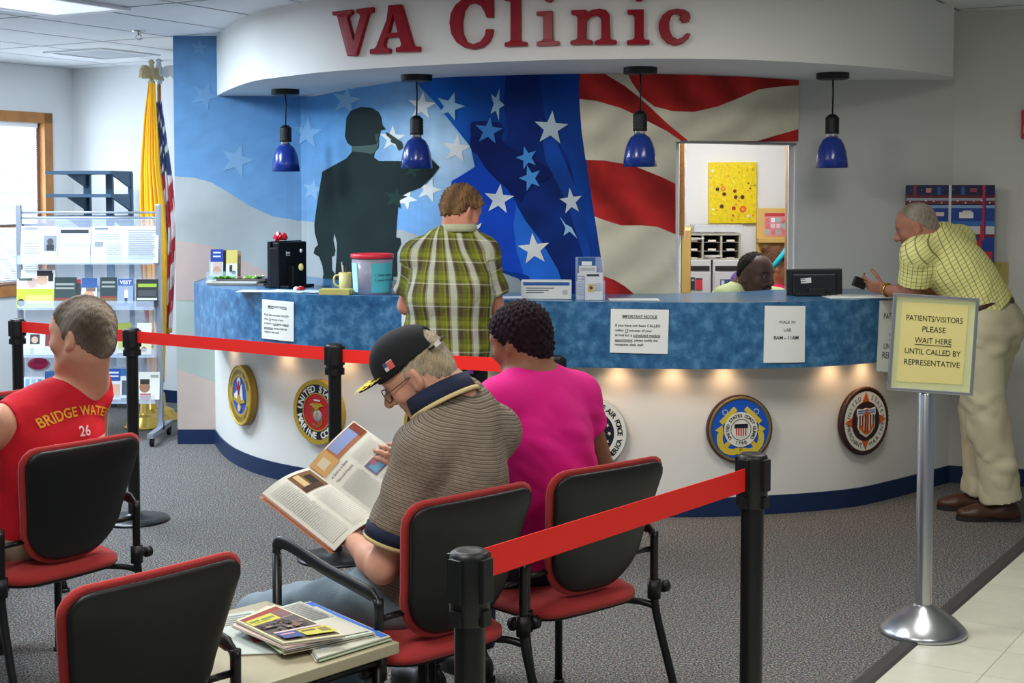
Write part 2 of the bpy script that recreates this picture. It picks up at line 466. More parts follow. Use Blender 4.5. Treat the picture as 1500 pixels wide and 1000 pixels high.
# plan curves
WB = Curve([K, K+U*3.2]); xr = gz(262, 649).x; CR = Vector((xr, YF, 0))
tt = ((CR-K).dot(U)); kb = K+U*tt                    # foot of the return wall on the back wall
WL = Curve([K-VV*7.5, K]); WBk = Curve([K, kb])
WR = Curve([kb, CR]) if False else Curve([(kb.x, kb.y), (CR.x, CR.y)])
M1 = [gz(*p, ZS) for p in ((460, 140), (487, 134), (520, 128), (578, 119), (640, 114), (740, 110.5), (850, 108), (920, 108), (1000, 109), (1085, 112), (1169, 117))]
CM = Curve([(CR.x, CR.y), (M1[0].x-.16, YF)]+[(p.x, p.y) for p in crom([Vector((M1[0].x-.16, YF, 0)), Vector((M1[0].x-.04, YF-.03, 0))]+M1[1:], 8)][1:], .01)
M1[0] = M1[0]
MC = M1[-1]; RC = gz(1389, 706)
WF = Curve([(MC.x, MC.y), (RC.x, RC.y)]); WG = Curve([(RC.x, RC.y), (RC.x+2.4, RC.y-.72)])
CS = Curve(crom([gz(*p, ZS) for p in ((318, 140), (338, 130), (370, 119), (410, 113), (479, 105), (583, 98), (700, 92), (800, 88), (938, 86), (1010, 86), (1080, 87), (1170, 91), (1248, 96), (1330, 103), (1396, 112))], 6))
CB = Curve(crom([gz(*p) for p in ((316, 650), (328, 666), (352, 683), (403, 701))]+[Vector((-.95, 8.0, 0)), Vector((-.35, 7.65, 0)), Vector((.3, 7.43, 0))]+[gz(*p) for p in ((1000, 757), (1120, 753), (1240, 743), (1310, 728), (1389, 706))], 8))
ZT = 1.138; ZA = .80
ap = [gz(*p, ZT) for p in ((284, 413), (301, 419), (335, 424), (386, 428), (450, 431.5))]+[Vector((-.75, 7.64, 0)), Vector((-.3, 7.44, 0))]+[gz(*p, ZT) for p in ((800, 441), (1000, 443), (1120, 442.5), (1200, 441), (1285, 437))]
ap.append(Vector((2.25, 7.83, 0)))
CA = Curve(crom(ap, 8))

def struct(mb, name, m): o = mb.build(name, m); o['kind'] = 'structure'; return o
# ceiling with lay-in tiles
b = MB(); z = CEIL
cmat = [mat('ceiling_tile', (226, 228, 230), .9, bump=.25, bscale=240, var=.05, vscale=120), mat('ceiling_grid', (150, 154, 162), .6)]
for i in range(-12, 18):
    for j in range(-22, 4):
        g = .009; P = [K+U*x+VV*y for x, y in ((i*.61+g, j*.61*2+g-.2), (i*.61+.61-g, j*1.22+g-.2), (i*.61+.61-g, j*1.22+1.22-g-.2), (i*.61+g, j*1.22+1.22-g-.2))]
        c = sum(P, Vector())/4
        if abs(c.x) > 7 or c.y < -3 or c.y > 14.5: continue
        b.add([Vector((p.x, p.y, z)) for p in P], [(0, 1, 2, 3)][::-1], 0)
b.add([(-8, -4, z+.004), (8, -4, z+.004), (8, 15, z+.004), (-8, 15, z+.004)], [(3, 2, 1, 0)], 1)
struct(b, 'ceiling', cmat)
# left wall with the window opening
w0, wz1 = WL.px(-85, 294); w1, zt = WL.px(74, 166); _, zb = WL.px(74, 424)
b = MB()
for a in ((0, w0, 0, CEIL), (w1, WL.L, 0, CEIL), (w0, w1, 0, zb), (w0, w1, zt, CEIL)): WL.strip(b, a[0], a[1], a[2], a[3], 0, -.14, step=1)
struct(b, 'wall_left', wall_paint)
b = MB(); WBk.strip(b, -.1, WBk.L+.1, 0, CEIL, 0, -.1, step=1); struct(b, 'wall_back', wall_paint)
b = MB(); WR.strip(b, 0, WR.L-.13, 0, CEIL, 0, -.06, step=1); struct(b, 'wall_return', wall_paint)
for nm, cv, a0, a1 in (('baseboard_back', WBk, 0, WBk.L), ('baseboard_left', WL, 0, WL.L), ('baseboard_mural', CM, 0, gz(316, 650).x-xr), ('baseboard_right', WF, WF.L-.03, WF.L), ('baseboard_side', WG, 0, WG.L)):
    b = MB(); cv.strip(b, a0, a1, 0, .1, .008, -.002, step=1); struct(b, nm, navy)
wood = mat('oak_wood', (176, 118, 62), .45, var=.22, vscale=9, bump=.06, bscale=40, stretch=(1, 1, .1))
wi = tag(thing('window_1', None, None, WL.map((w0+w1)/2, zb)), kind='structure')
b = MB(); q = .085
for a in ((w0, w0+q, zb, zt), (w1-q, w1, zb, zt), (w0, w1, zt-q, zt), (w0-.05, w1+.02, zb-.03, zb+.05)): WL.strip(b, *a, .022, -.12, step=2)
b.build('window_frame', wood, wi)
b = MB(); s2 = .035; zm = WL.px(30, 333)[1]
for a in ((w0+q, w1-q, zb+.05, zb+.05+s2), (w0+q, w1-q, zt-q-s2, zt-q), (w1-q-s2, w1-q, zb, zt-q), (w0+q, w0+q+s2, zb, zt-q), ): WL.strip(b, *a, -.04, -.09, step=2)
WL.strip(b, w0+q, w1-q, zm, zm+s2*.8, .004, -.008, step=2)
b.build('sash', mat('sash_brown', (120, 92, 78), .5), wi)
b = MB(); WL.strip(b, w0+q, w1-q, zb+.05, zt-q, -.06, -.064, step=2)
b.build('pane', mat('window_glass', (235, 245, 255), .02, alpha=.08, spec=.5), wi)
b = MB(); n = 74; z0 = zb+.07
for i in range(n):
    z = z0+(zt-q-.04-z0)*i/(n-1); V = []
    for t in (w0+q+.01, w1-q-.05): V += [WL.map(t, z+.008, -.012), WL.map(t, z-.004, -.03)]
    b.add(V, [(0, 1, 3, 2)])
WL.strip(b, w0+q+.01, w1-q-.05, zt-q-.04, zt-q, -.005, -.035, step=2)
bm_ = mat('blind_slat', (240, 243, 246), .6); b.build('blind', bm_, wi)

# mural wall (three pieces round the reception window), office behind it
t_o0, zo = CM.px(989, 208); t_o1, _ = CM.px(1165, 207)
b = MB()
CM.strip(b, 0, CM.px(318, 140)[0], 0, CEIL, 0, -.11, step=.02)
CM.strip(b, CM.px(318, 140)[0]-.001, t_o0, 0, ZS+.02, 0, -.11, step=.02)
CM.strip(b, t_o0, t_o1, zo, ZS+.02, 0, -.11); CM.strip(b, t_o0, t_o1, 0, ZT-.06, 0, -.11); CM.strip(b, t_o1, CM.L, 0, ZS+.02, 0, -.02)
struct(b, 'wall_mural', wall_paint)
b = MB(); WF.strip(b, -.05, WF.L, 0, CEIL, 0, -.12, step=1); WG.strip(b, 0, WG.L, 0, CEIL, 0, -.12, step=1); struct(b, 'wall_right', mat('wall_paint_grey', (196, 195, 190), .7, bump=.1, bscale=200))
# curved soffit
b = MB(); CS.strip(b, 0, CS.L, ZS+.004, CEIL, 0, -.06, step=.03)
back = [CM.map(t, 0, -.02) for t in np.linspace(CM.px(318, 140)[0], CM.L, 60)]+[WF.map(t, 0, -.02) for t in np.linspace(.05, WF.L, 6)]
front = [CS.map(t, 0, 0) for t in np.linspace(0, CS.L, 140)]
poly = [(p.x, p.y) for p in front]+[(p.x, p.y) for p in back[::-1]]
b.prism(poly, ZS, ZS+.004); struct(b, 'ceiling', soffit_paint).name = 'ceiling_soffit'

# reception counter
ct = thing('reception_counter', 'long curved reception counter, blue laminate apron above a white base', 'counter', (0.4, 7.5, 0))
def lam_mat():
    m = bpy.data.materials.new('blue_laminate'); m.use_nodes = True; N, L = m.node_tree.nodes, m.node_tree.links; p = N['Principled BSDF']
    tc = N.new('ShaderNodeTexCoord'); n1 = N.new('ShaderNodeTexNoise'); n1.inputs['Scale'].default_value = 16; n1.inputs['Detail'].default_value = 6; n1.inputs['Roughness'].default_value = .62
    L.new(tc.outputs['Object'], n1.inputs['Vector']); cr = N.new('ShaderNodeValToRGB'); e = cr.color_ramp.elements
    e[0].position = .3; e[0].color = (*lin((26, 76, 120)), 1); e[1].position = .72; e[1].color = (*lin((96, 146, 184)), 1)
    x = e.new(.5); x.color = (*lin((48, 104, 148)), 1)
    L.new(n1.outputs['Fac'], cr.inputs['Fac']); L.new(cr.outputs['Color'], p.inputs['Base Color']); p.inputs['Roughness'].default_value = .3; return m
lam = lam_mat()
b = MB(); CB.strip(b, 0, CB.L, .09, ZA+.055, 0, -.12, step=.05); b.build('base_panel', white_pl, ct)
b = MB(); CB.strip(b, 0, CB.L-.005, 0, .1, .008, -.11, step=.05); b.build('kick_plate', navy, ct)
b = MB(); CA.strip(b, 0, CA.L, ZA, ZT, 0, -.03, step=.05)
b.build('apron', lam, ct)
# underside and top
def ring(t0, t1, n): return [CA.map(t, 0, -.01) for t in np.linspace(t0, t1, n)]
bk = [CM.map(t, 0, .002) for t in np.linspace(CA.pos(0)[0]-.03-xr, CM.L, 60)]+[WF.map(t, 0, .002) for t in (.02, .3, .58)]
top = [(p.x, p.y) for p in ring(0, CA.L, 80)]+[(p.x, p.y) for p in bk[::-1]]
b = MB(); b.prism(top, ZT-.028, ZT-.001); b.build('countertop', mat('blue_laminate_top', (70, 122, 165), .22, var=.12, vscale=18), ct)  # same laminate as the apron, reflection put in as a lighter colour
ub = [CB.map(t, 0, -.02) for t in np.linspace(.02, CB.L-.28, 60)]
und = [(p.x, p.y) for p in ring(.02, CA.L-.02, 80)]+[(p.x, p.y) for p in ub[::-1]]
b = MB(); b.prism(und, ZA+.05, ZA+.06); b.build('apron_soffit', white_pl, ct)
b = MB(); e0 = CA.map(0, 0); e1 = Vector((e0.x-.03, YF, 0)); b.add([(e0.x, e0.y, ZA), (e0.x, e0.y, ZT), (e1.x, e1.y, ZT), (e1.x, e1.y, ZA)], [(0, 1, 2, 3)]); b.add([(e0.x+.02, e0.y, ZA), (e0.x+.02, e0.y, ZT), (e1.x+.02, e1.y, ZT), (e1.x+.02, e1.y, ZA)], [(3, 2, 1, 0)]); b.build('end_panel', lam, ct)
# puck lights under the apron
pm = mat('puck_glow', (255, 220, 170), .5, emit=(255, 214, 160), estr=3)
for i, xx in enumerate((343, 422, 509, 600, 690, 790, 905, 985, 1060, 1215, 1262)):
    t = CB.px(xx, 560)[0]; P = CB.map(t, ZA+.05, .06); b = MB(); b.lathe([(.028, 0), (.028, -.008), (.022, -.01)], 14, M=Matrix.Translation(P))
    b.build('puck_light', pm, ct)
    l = bpy.data.lights.new('puck_lamp', 'SPOT'); l.energy = 2.5; l.color = (1, .62, .34); l.spot_size = 2.3; l.spot_blend = .9; l.shadow_soft_size = .05
    o = bpy.data.objects.new('puck_lamp', l); COL.objects.link(o); o.location = P-Vector((0, 0, .02)); o.rotation_euler = (0, 0, 0)

# ================================================================ MURAL
mb = MB()
def mix(a, c, k): k = max(0, min(1, k)); return tuple(a[i]*(1-k)+c[i]*k for i in range(3))
def nz(x, y, s, seed=0): return mnoise.noise(Vector((x/s, y/s, seed)))
def sky(x, y):
    c = mix((92, 138, 184), (104, 146, 184), (y-60)/260)
    c = mix(c, (70, 142, 200), (1-abs(x-480)/130)*(1-(y-100)/160)*.8)
    k = math.exp(-((x-640)/75)**2-((y-225)/75)**2); c = mix(c, (190, 222, 244), k)
    k = math.exp(-((x-600)/60)**2-((y-315)/40)**2); c = mix(c, (120, 175, 232), k*.8)
    n = 1+.05*nz(x, y, 22)+.04*nz(x, y, 7, 3); return tuple(v*n for v in c)
def folds(base, amt=.08, ax=(1, .35), s=26):
    def f(x, y): n = 1+amt*math.sin((x*ax[0]+y*ax[1])/s+2*nz(x, y, 60, 5))+.5*amt*nz(x, y, 14, 2); return tuple(min(255, v*n) for v in base)
    return f
S = dict(zstep=.05, step=.05)
patch(mb, CM, [(250, 52), (318, 50), (318, 141), (460, 141), (520, 129), (578, 120), (640, 115), (740, 111), (850, 109), (850, 440), (640, 440), (285, 440), (250, 440)], sky, .001, **S)
low = [(250, 258), (285, 260), (310, 267), (335, 282), (365, 301), (400, 317), (440, 323), (480, 327), (560, 333), (590, 337), (640, 352), (700, 372), (730, 395), (760, 400), (800, 418), (820, 440)]  # greys and pinks below darkened, shade on the left is in their colour
patch(mb, CM, low+[(285, 440), (250, 440)], folds((160, 166, 164), .05), .002, **S)
patch(mb, CM, [(250, 352), (300, 358), (340, 372), (385, 395), (430, 425), (440, 440), (250, 440)], folds((182, 160, 150), .04), .003, **S)
patch(mb, CM, [(250, 440), (250, 436), (316, 446), (316, 560), (250, 536)], folds((164, 174, 166), .03), .002, **S)
patch(mb, CM, [(250, 355), (290, 362), (316, 372), (316, 446), (250, 436)], folds((178, 160, 152), .03), .0035, **S)
patch(mb, CM, [(250, 536), (316, 560), (316, 640), (250, 640)], folds((188, 172, 162), .03), .003, **S)
# faint stars
for (x, y, r, rot, k) in ((508, 147, 22, .2, .5), (451, 195, 24, .1, .28), (347, 235, 26, .3, .22), (292, 70, 14, .1, .2), (300, 140, 22, .4, .14), (459, 278, 17, .2, .32)):
    patch(mb, CM, star(x, y, r, rot), lambda a, c, k=k: mix(sky(a, c), (205, 212, 212), k*.75), .003)
for (x, y, r, rot) in ((619, 155, 21, .1), (576, 203, 20, .05), (669, 218, 22, .12), (629, 278, 19, .3), (596, 291, 17, .45)):
    patch(mb, CM, star(x, y, r, rot), folds((222, 227, 224), .05), .003)
# canton
def blue(base, s=.1): return lambda x, y: tuple(v*(1+s*nz(x, y, 40, 7)+.05*nz(x, y, 9, 1)) for v in base)
edge = [(850, 108), (848, 130), (849, 160), (853, 195), (859, 235), (866, 285), (874, 335), (880, 380), (885, 420), (887, 440)]
def canton(x, y):
    c = mix((22, 96, 182), (14, 60, 140), (x-640)/110); c = mix(c, (16, 62, 146), (y-150)/200); k = 1+.12*nz(x, y, 45, 7)+.06*math.sin((x-y*.6)/17); return tuple(v*k for v in c)
patch(mb, CM, [(608, 118)]+[(640, 113.5), (740, 110), (800, 108.5)]+edge+[(790, 440), (760, 408), (728, 396), (690, 215), (662, 180), (640, 152)], canton, .004, **S)
patch(mb, CM, [(742, 111), (790, 109), (800, 180), (832, 230), (850, 300), (868, 380), (880, 440), (812, 440), (790, 380), (768, 335), (752, 300), (730, 266), (716, 245), (738, 215), (745, 190), (738, 150)], blue((13, 42, 112), .25), .005, **S)
patch(mb, CM, [(790, 170), (815, 205), (850, 290), (869, 390), (876, 440), (868, 440), (856, 380), (832, 300), (800, 235)], blue((20, 66, 150), .15), .006, **S)
# sailor figure
patch(mb, CM, [(661, 275), (663, 265), (680, 255), (697, 244), (702, 232), (712, 236), (738, 268), (757, 296), (770, 330), (792, 384), (806, 440), (786, 412), (770, 402), (740, 397), (722, 392), (690, 388), (660, 372), (652, 330)], blue((20, 70, 186), .1), .007, **S)
patch(mb, CM, [(757, 300), (772, 325), (795, 355), (818, 395), (832, 440), (790, 440), (775, 404), (768, 402), (757, 365), (753, 330)], blue((36, 104, 204), .08), .008, **S)
patch(mb, CM, [(690, 183), (693, 178), (715, 177), (733, 180), (739, 190), (733, 200), (742, 214), (762, 224), (772, 232), (790, 238), (803, 247), (809, 255), (800, 264), (782, 270), (768, 284), (764, 298), (748, 280), (727, 262), (712, 246), (700, 226), (693, 222), (689, 214), (691, 200)], blue((12, 32, 96), .2), .009)
for (x, y, r, rot, sx, c) in ((729, 153, 25, .35, .45, (150, 186, 210)), (717, 192, 21, .12, 1, (62, 128, 196)), (773, 231, 18, -.3, .9, (70, 138, 206)), (778, 261, 20, -.3, .85, (74, 142, 208)),
                              (661, 156, 22, .3, 1, (150, 188, 214)), (808, 188, 26, .08, 1, (178, 196, 204)), (732, 292, 23, .1, 1, (206, 218, 226)), (837, 295, 20, -.12, .85, (206, 216, 222)), (783, 365, 24, -.1, 1, (222, 222, 214))):
    patch(mb, CM, star(x, y, r, rot, sx), folds(c, .05), .011)
patch(mb, CM, [(821, 317), (829, 328), (838, 333), (846, 349), (835, 339), (826, 345), (829, 334)], (150, 190, 222), .011)
patch(mb, CM, [(694, 336), (700, 330), (707, 326), (704, 333), (696, 340)], (215, 222, 226), .011)
# stripes
hol = [[(990, 209), (1164, 208), (1164, 440), (990, 440)]]
red_ = folds((176, 44, 42), .16, (1, -.8), 12); crm = folds((214, 208, 184), .06, (.7, 1), 11)
patch(mb, CM, [(850, 108.5), (925, 108), (1000, 109.5), (1085, 112.5), (1169, 117.5), (1169, 207), (1080, 207.5), (989, 208), (989, 440)]+edge[::-1][:-1], red_, .004, **S)
patch(mb, CM, [(886, 108.5), (919, 108.5), (926, 122), (940, 142), (958, 156), (985, 163), (1016, 164), (1050, 156), (1080, 144), (1110, 131), (1140, 127), (1169, 125), (1169, 189), (1140, 197), (1108, 206.5), (1008, 207), (976, 180), (953, 158), (935, 142), (915, 126)], crm, .006, **S)
patch(mb, CM, [(849, 145), (874, 148), (908, 158), (926, 166), (949, 178), (976, 192), (998, 207), (989, 208), (989, 269), (968, 259), (926, 242), (884, 235), (858, 234), (852, 190)], crm, .006, **S)
patch(mb, CM, [(871, 317), (890, 324), (910, 330), (939, 330), (962, 332), (989, 343), (989, 440), (947, 440), (928, 430), (915, 419), (900, 410), (884, 404), (880, 375)], crm, .006, **S)
# soldier figure
Z4 = lambda L: [(440+x/3.125, 120+y/3.125) for x, y in L]
grn = blue((24, 38, 36), .18)
patch(mb, CM, Z4([(215, 165), (235, 132), (280, 115), (330, 118), (362, 138), (375, 165), (378, 195), (396, 217), (372, 222), (368, 240), (362, 260), (362, 300), (345, 320), (340, 345), (365, 362), (450, 362), (520, 365), (600, 350), (640, 390), (610, 430), (560, 480), (500, 505), (455, 530), (445, 640), (442, 710), (462, 715), (465, 740), (455, 765), (447, 780), (449, 1000), (170, 1000), (165, 870), (170, 800), (172, 740), (160, 690), (155, 720), (165, 770), (160, 795), (148, 800), (150, 860), (165, 880), (165, 930), (150, 950), (110, 945), (103, 910), (110, 880), (105, 840), (90, 800), (65, 785), (70, 760), (85, 745), (70, 690), (68, 650), (80, 560), (95, 470), (105, 410), (160, 380), (215, 350), (240, 320), (240, 295), (220, 280), (208, 250), (212, 210)]), grn, .004, **S)
patch(mb, CM, Z4([(395, 228), (410, 235), (440, 255), (468, 275), (475, 300), (455, 315), (440, 285), (418, 275), (420, 262), (400, 245)]), (52, 62, 56), .005)
patch(mb, CM, Z4([(240, 295), (300, 292), (352, 285), (366, 262), (360, 300), (345, 320), (338, 330), (290, 322), (245, 318)]), blue((66, 86, 80), .15), .005)
patch(mb, CM, Z4([(348, 240), (366, 235), (362, 262), (352, 278)]), (58, 74, 68), .0055)
patch(mb, CM, Z4(star(440, 530, 55, .2)), blue((30, 56, 48), .1), .005)
patch(mb, CM, Z4(star(520, 400, 45, .3)), blue((30, 60, 48), .1), .005)
mo = mb.build('painted_mural', mat('mural_paint', attr='Col', rough=.75, spec=.12, bump=.05, bscale=150))
tag(mo, 'big patriotic mural of two saluting silhouettes over a flag, behind the reception counter', 'mural')

# raised red letters on the soffit
Z1 = lambda L: [(480+x/5.357, y/5.357) for x, y in L]; Z2 = lambda L: [(740+x/5.357, y/5.357) for x, y in L]
LET = [('V', Z1([(62, 95), (215, 78), (215, 118), (190, 125), (182, 150), (228, 320), (278, 135), (272, 110), (248, 108), (250, 75), (378, 58), (378, 98), (345, 112), (335, 140), (250, 440), (182, 443), (105, 140), (95, 125), (68, 125)]), None),
       ('A', Z1([(500, 45), (598, 38), (690, 350), (700, 368), (742, 368), (742, 408), (558, 412), (558, 378), (590, 370), (600, 350), (583, 295), (483, 300), (468, 350), (475, 375), (512, 385), (512, 420), (355, 428), (355, 392), (390, 385), (405, 365), (485, 160)]), Z1([(500, 262), (572, 258), (537, 120)])),
       ('C', Z1([(1312, -15), (1312, 143), (1265, 143), (1250, 100), (1220, 50), (1170, 28), (1120, 40), (1085, 90), (1068, 180), (1075, 270), (1105, 330), (1160, 350), (1215, 330), (1250, 285), (1262, 232), (1312, 232), (1305, 280), (1280, 335), (1230, 375), (1165, 392), (1095, 378), (1030, 335), (990, 270), (975, 185), (985, 110), (1020, 45), (1080, -5), (1150, -25), (1215, -15), (1262, 10), (1285, -15)]), None),
       ('l', Z2([(12, -30), (132, -30), (132, 315), (145, 330), (180, 332), (180, 365), (12, 370), (12, 337), (45, 332), (58, 318), (58, 25), (48, 12), (12, 12)]), None),
       ('i', Z2([(258, 95), (378, 88), (380, 310), (395, 325), (428, 327), (428, 358), (258, 365), (258, 332), (295, 325), (308, 310), (308, 140), (295, 128), (258, 128)]), Z2(circ(350, -17, 40, 20))),
       ('n', Z2([(522, 85), (640, 80), (645, 105), (690, 80), (745, 72), (795, 85), (822, 120), (828, 300), (840, 315), (877, 320), (877, 352), (708, 355), (708, 325), (745, 315), (757, 300), (757, 170), (745, 140), (715, 125), (680, 135), (645, 170), (640, 300), (652, 315), (687, 320), (687, 352), (517, 355), (517, 325), (560, 315), (570, 300), (572, 150), (560, 125), (525, 120)]), None),
       ('i', Z2([(960, 82), (1088, 78), (1088, 300), (1100, 315), (1132, 318), (1132, 352), (957, 355), (957, 322), (1000, 315), (1015, 300), (1015, 135), (1000, 120), (963, 118)]), Z2(circ(1052, -22, 40, 20))),
       ('c', Z2([(1448, 270), (1420, 262), (1390, 295), (1345, 312), (1305, 290), (1285, 240), (1282, 180), (1300, 130), (1330, 112), (1360, 115), (1372, 130), (1365, 155), (1380, 178), (1405, 185), (1435, 175), (1448, 145), (1440, 110), (1400, 80), (1340, 72), (1280, 85), (1230, 125), (1205, 180), (1203, 235), (1225, 300), (1270, 345), (1330, 362), (1390, 345), (1430, 310)]), None)]
redl = mat('red_letter', (142, 4, 26), .35, spec=.25)
LABS = ['raised red capital V, first letter on the curved soffit', 'raised red capital A on the soffit, right after the V', 'raised red capital C on the soffit, starting the second word', 'tall red lowercase l on the soffit, right after the big C',
        'red lowercase i on the soffit between the l and the n', 'red lowercase n on the soffit between the two letters i', 'red lowercase i on the soffit between the n and the last c', 'red lowercase c, last letter on the curved soffit']
for (nm, poly, extra), lab in zip(LET, LABS):
    b = MB()
    def raised(pl, hole=None):
        L0 = [CS.px(*p) for p in pl]; H = [[CS.px(*p) for p in hole]] if hole else []
        t = MB(); t.prism(L0, .004, .03, holes=H)
        b.add([CS.map(v[0], v[1], v[2]) for v in t.v], t.f)
    if nm == 'A': raised(poly, extra)
    else:
        raised(poly)
        if extra: raised(extra)
    o = b.build('sign_letter', redl); tag(o, lab, 'letter', 'raised red letters on the soffit')
    bv = o.modifiers.new('bevel', 'BEVEL'); bv.width = .003; bv.segments = 1; bv.limit_method = 'ANGLE'; bv.angle_limit = 1.0

# ================================================================ PENDANTS
blue_glass = mat('blue_glass_shade', (20, 52, 140), .25, coat=.3); blk = mat('black_socket', (14, 14, 16), .5); silver = mat('silver_collar', (200, 204, 208), .3, metal=1)
P0 = gz(418, 131, ZS)
pd = thing('pendant_lamp', 'blue pendant lamp nearest the left end of the soffit, left of the soldier silhouette', 'pendant lamp', P0, 0, 'blue pendant lamps under the soffit')
b = MB(); b.lathe([(.088, 0), (.088, -.03), (.082, -.034), (.02, -.036), (.0, -.036)], 32); b.build('canopy', blk, pd, True)
b = MB(); b.tube([(0, 0, -.03), (.003, 0, -.1), (0, 0, -.235)], .0045, 8); b.build('cord', blk, pd, True)
b = MB(); b.lathe([(.0, -.222), (.018, -.224), (.034, -.24)]+[(.038 if k % 2 else .036, -.242-.0085*k) for k in range(10)]+[(.037, -.33), (.0, -.331)], 24); b.build('socket', blk, pd, True)
b = MB(); b.lathe([(.031, -.328), (.031, -.352), (.0, -.353)], 24); b.build('collar', silver, pd, True)
b = MB(); pr = [(.032, -.350), (.05, -.362), (.066, -.39), (.077, -.425), (.084, -.465), (.088, -.515)]
b.lathe(pr+[(.085, -.515)]+[(r-.004, z) for r, z in pr[::-1]], 40, caps=False); b.build('shade', blue_glass, pd, True)
b = MB(); b.lathe([(.0, -.40), (.018, -.41), (.026, -.44), (.018, -.465), (0, -.475)], 16); b.build('bulb', mat('lamp_bulb', (235, 235, 225), .3), pd, True)
for px, py, lab in ((610, 110, 'blue pendant lamp hanging beside the raised hand of the soldier silhouette'), (938, 99, 'blue pendant lamp in front of the red and cream stripes, third from the left'), (1220, 107, 'rightmost blue pendant lamp, against the plain grey wall')):
    dup(pd, gz(px, py, ZS), 0, lab)

# ================================================================ SEALS on the counter base
gold = mat('gold_paint', (196, 164, 60), .38, metal=.35); goldd = mat('dark_gold', (140, 112, 40), .5); sblue = mat('seal_blue', (20, 78, 176), .45); snavy = mat('seal_navy', (18, 22, 40), .45)
sred = mat('seal_red', (190, 30, 36), .45); swhite = mat('seal_white', (228, 226, 214), .5); sgrey = mat('seal_grey', (165, 170, 175), .5); sorange = mat('seal_orange', (205, 95, 36), .5); sbrown = mat('seal_brown', (52, 28, 26), .5); sskin = mat('seal_tan', (214, 178, 140), .5)
def ctext(mb, M, t, size, r, a0, a1, z, m=0, bold=.02, low=False):
    n = len(t)
    for i, c in enumerate(t):
        if c == ' ': continue
        a = math.radians(a0+(a1-a0)*i/(n-1)); V, F = text_mesh(c, size, bold, 'CENTER')
        ph = a-PI/2 if not low else a+PI/2
        cx, cy = r*math.cos(a), r*math.sin(a); ca, sa = math.cos(ph), math.sin(ph); h = size*.36
        mb.add([(cx+ca*v[0]-sa*(v[1]-h), cy+sa*v[0]+ca*(v[1]-h), z) for v in V], F, m, False, M)
def disc(mb, M, r, z0, z1, m=0, n=48): mb.prism(circ(0, 0, r, n), z0, z1, M, m)
def ringp(mb, M, r1, r0, z0, z1, m=0): mb.prism(circ(0, 0, r1, 48), z0, z1, M, m, holes=[circ(0, 0, r0, 48)])
def rope(mb, M, r, t, n, z, m=0):
    V = [(math.cos(2*PI*k/n)*r, math.sin(2*PI*k/n)*r, z) for k in range(n)]
    mb.tube(V, [t*(1+.22*(k % 2)) for k in range(n)], 6, m, M, closed=True)
def seal(px, py, R, label):
    t, z = CB.px(px, py); P = CB.map(t, z, .006); n = CB.nrm(t); M = face_mat(P, (n[0], n[1], 0))
    root = thing('military_seal', label, 'seal', P, 0, 'round service seals on the counter base'); return root, M, R
def anchor(mb, M, s, m, z, rot=0, o=(0, 0)):
    Rz = M @ Matrix.Translation((o[0], o[1], 0)) @ Matrix.Rotation(rot, 4, 'Z')
    mb.prism([(-.06*s, -.9*s), (.06*s, -.9*s), (.06*s, .75*s), (-.06*s, .75*s)], z, z+.002, Rz, m)
    mb.prism([(-.35*s, .52*s), (.35*s, .52*s), (.35*s, .64*s), (-.35*s, .64*s)], z, z+.0025, Rz, m)
    arc = [(.62*s*math.cos(a), -.35*s+.62*s*math.sin(a)) for a in np.linspace(PI*1.08, PI*1.92, 14)]; arc2 = [(.48*s*math.cos(a), -.30*s+.5*s*math.sin(a)) for a in np.linspace(PI*1.92, PI*1.08, 14)]
    mb.prism(arc+arc2, z, z+.002, Rz, m)
    for q in (-1, 1): mb.prism([(q*.72*s, -.58*s), (q*.40*s, -.42*s), (q*.66*s, -.22*s)], z, z+.0025, Rz, m)
    mb.prism(circ(0, .85*s, .14*s, 16), z, z+.002, Rz, m, holes=[circ(0, .85*s, .08*s, 16)])
T = .034
# army
r, M, R = seal(361, 578, .185, 'gold rimmed army seal, leftmost of the round seals on the counter')
b = MB(); disc(b, M, R, 0, T); b.build('plaque', goldd, r)
b = MB(); ringp(b, M, R-.002, R*.62, T, T+.006); rope(b, M, R*.965, .006, 90, T+.004); b.build('ring', gold, r)
b = MB(); disc(b, M, R*.63, T-.01, T+.003); b.build('field', sblue, r)
b = MB(); ctext(b, M, 'DEPARTMENT OF THE ARMY', .036, R*.78, 160, 20, T+.008); ctext(b, M, 'UNITED STATES OF AMERICA', .034, R*.78, 205, 335, T+.008, low=True); b.build('lettering', goldd, r)
b = MB(); z = T+.004
b.prism([(.02, .06), (.045, .075), (.055, -.03), (.03, -.035), (.0, -.02)], z, z+.003, M, 0); b.prism([(-.085, .0), (-.03, .03), (-.02, -.03), (-.07, -.04)], z, z+.003, M, 0); b.prism(circ(-.005, .085, .026, 16), z, z+.004, M, 0)
b.prism([(-.018, .08), (.006, .088), (.0, .03), (-.008, .03)], z+.003, z+.006, M, 1); b.prism([(-.05, .05), (-.03, .05), (.0, -.03), (-.02, -.03)], z, z+.0025, M, 1)
for q in (-1, 1): b.prism([(q*.09, -.035), (q*.085, -.015), (q*.0, -.03), (q*.0, -.055)], z+.003, z+.006, M, 2)
b.prism([(-.02, -.0), (.02, -.0), (.03, -.05), (-.03, -.05)], z+.004, z+.008, M, 2); b.prism(circ(0, -.075, .024, 16), z, z+.006, M, 3)
b.build('emblem', [swhite, sred, gold, sskin], r)
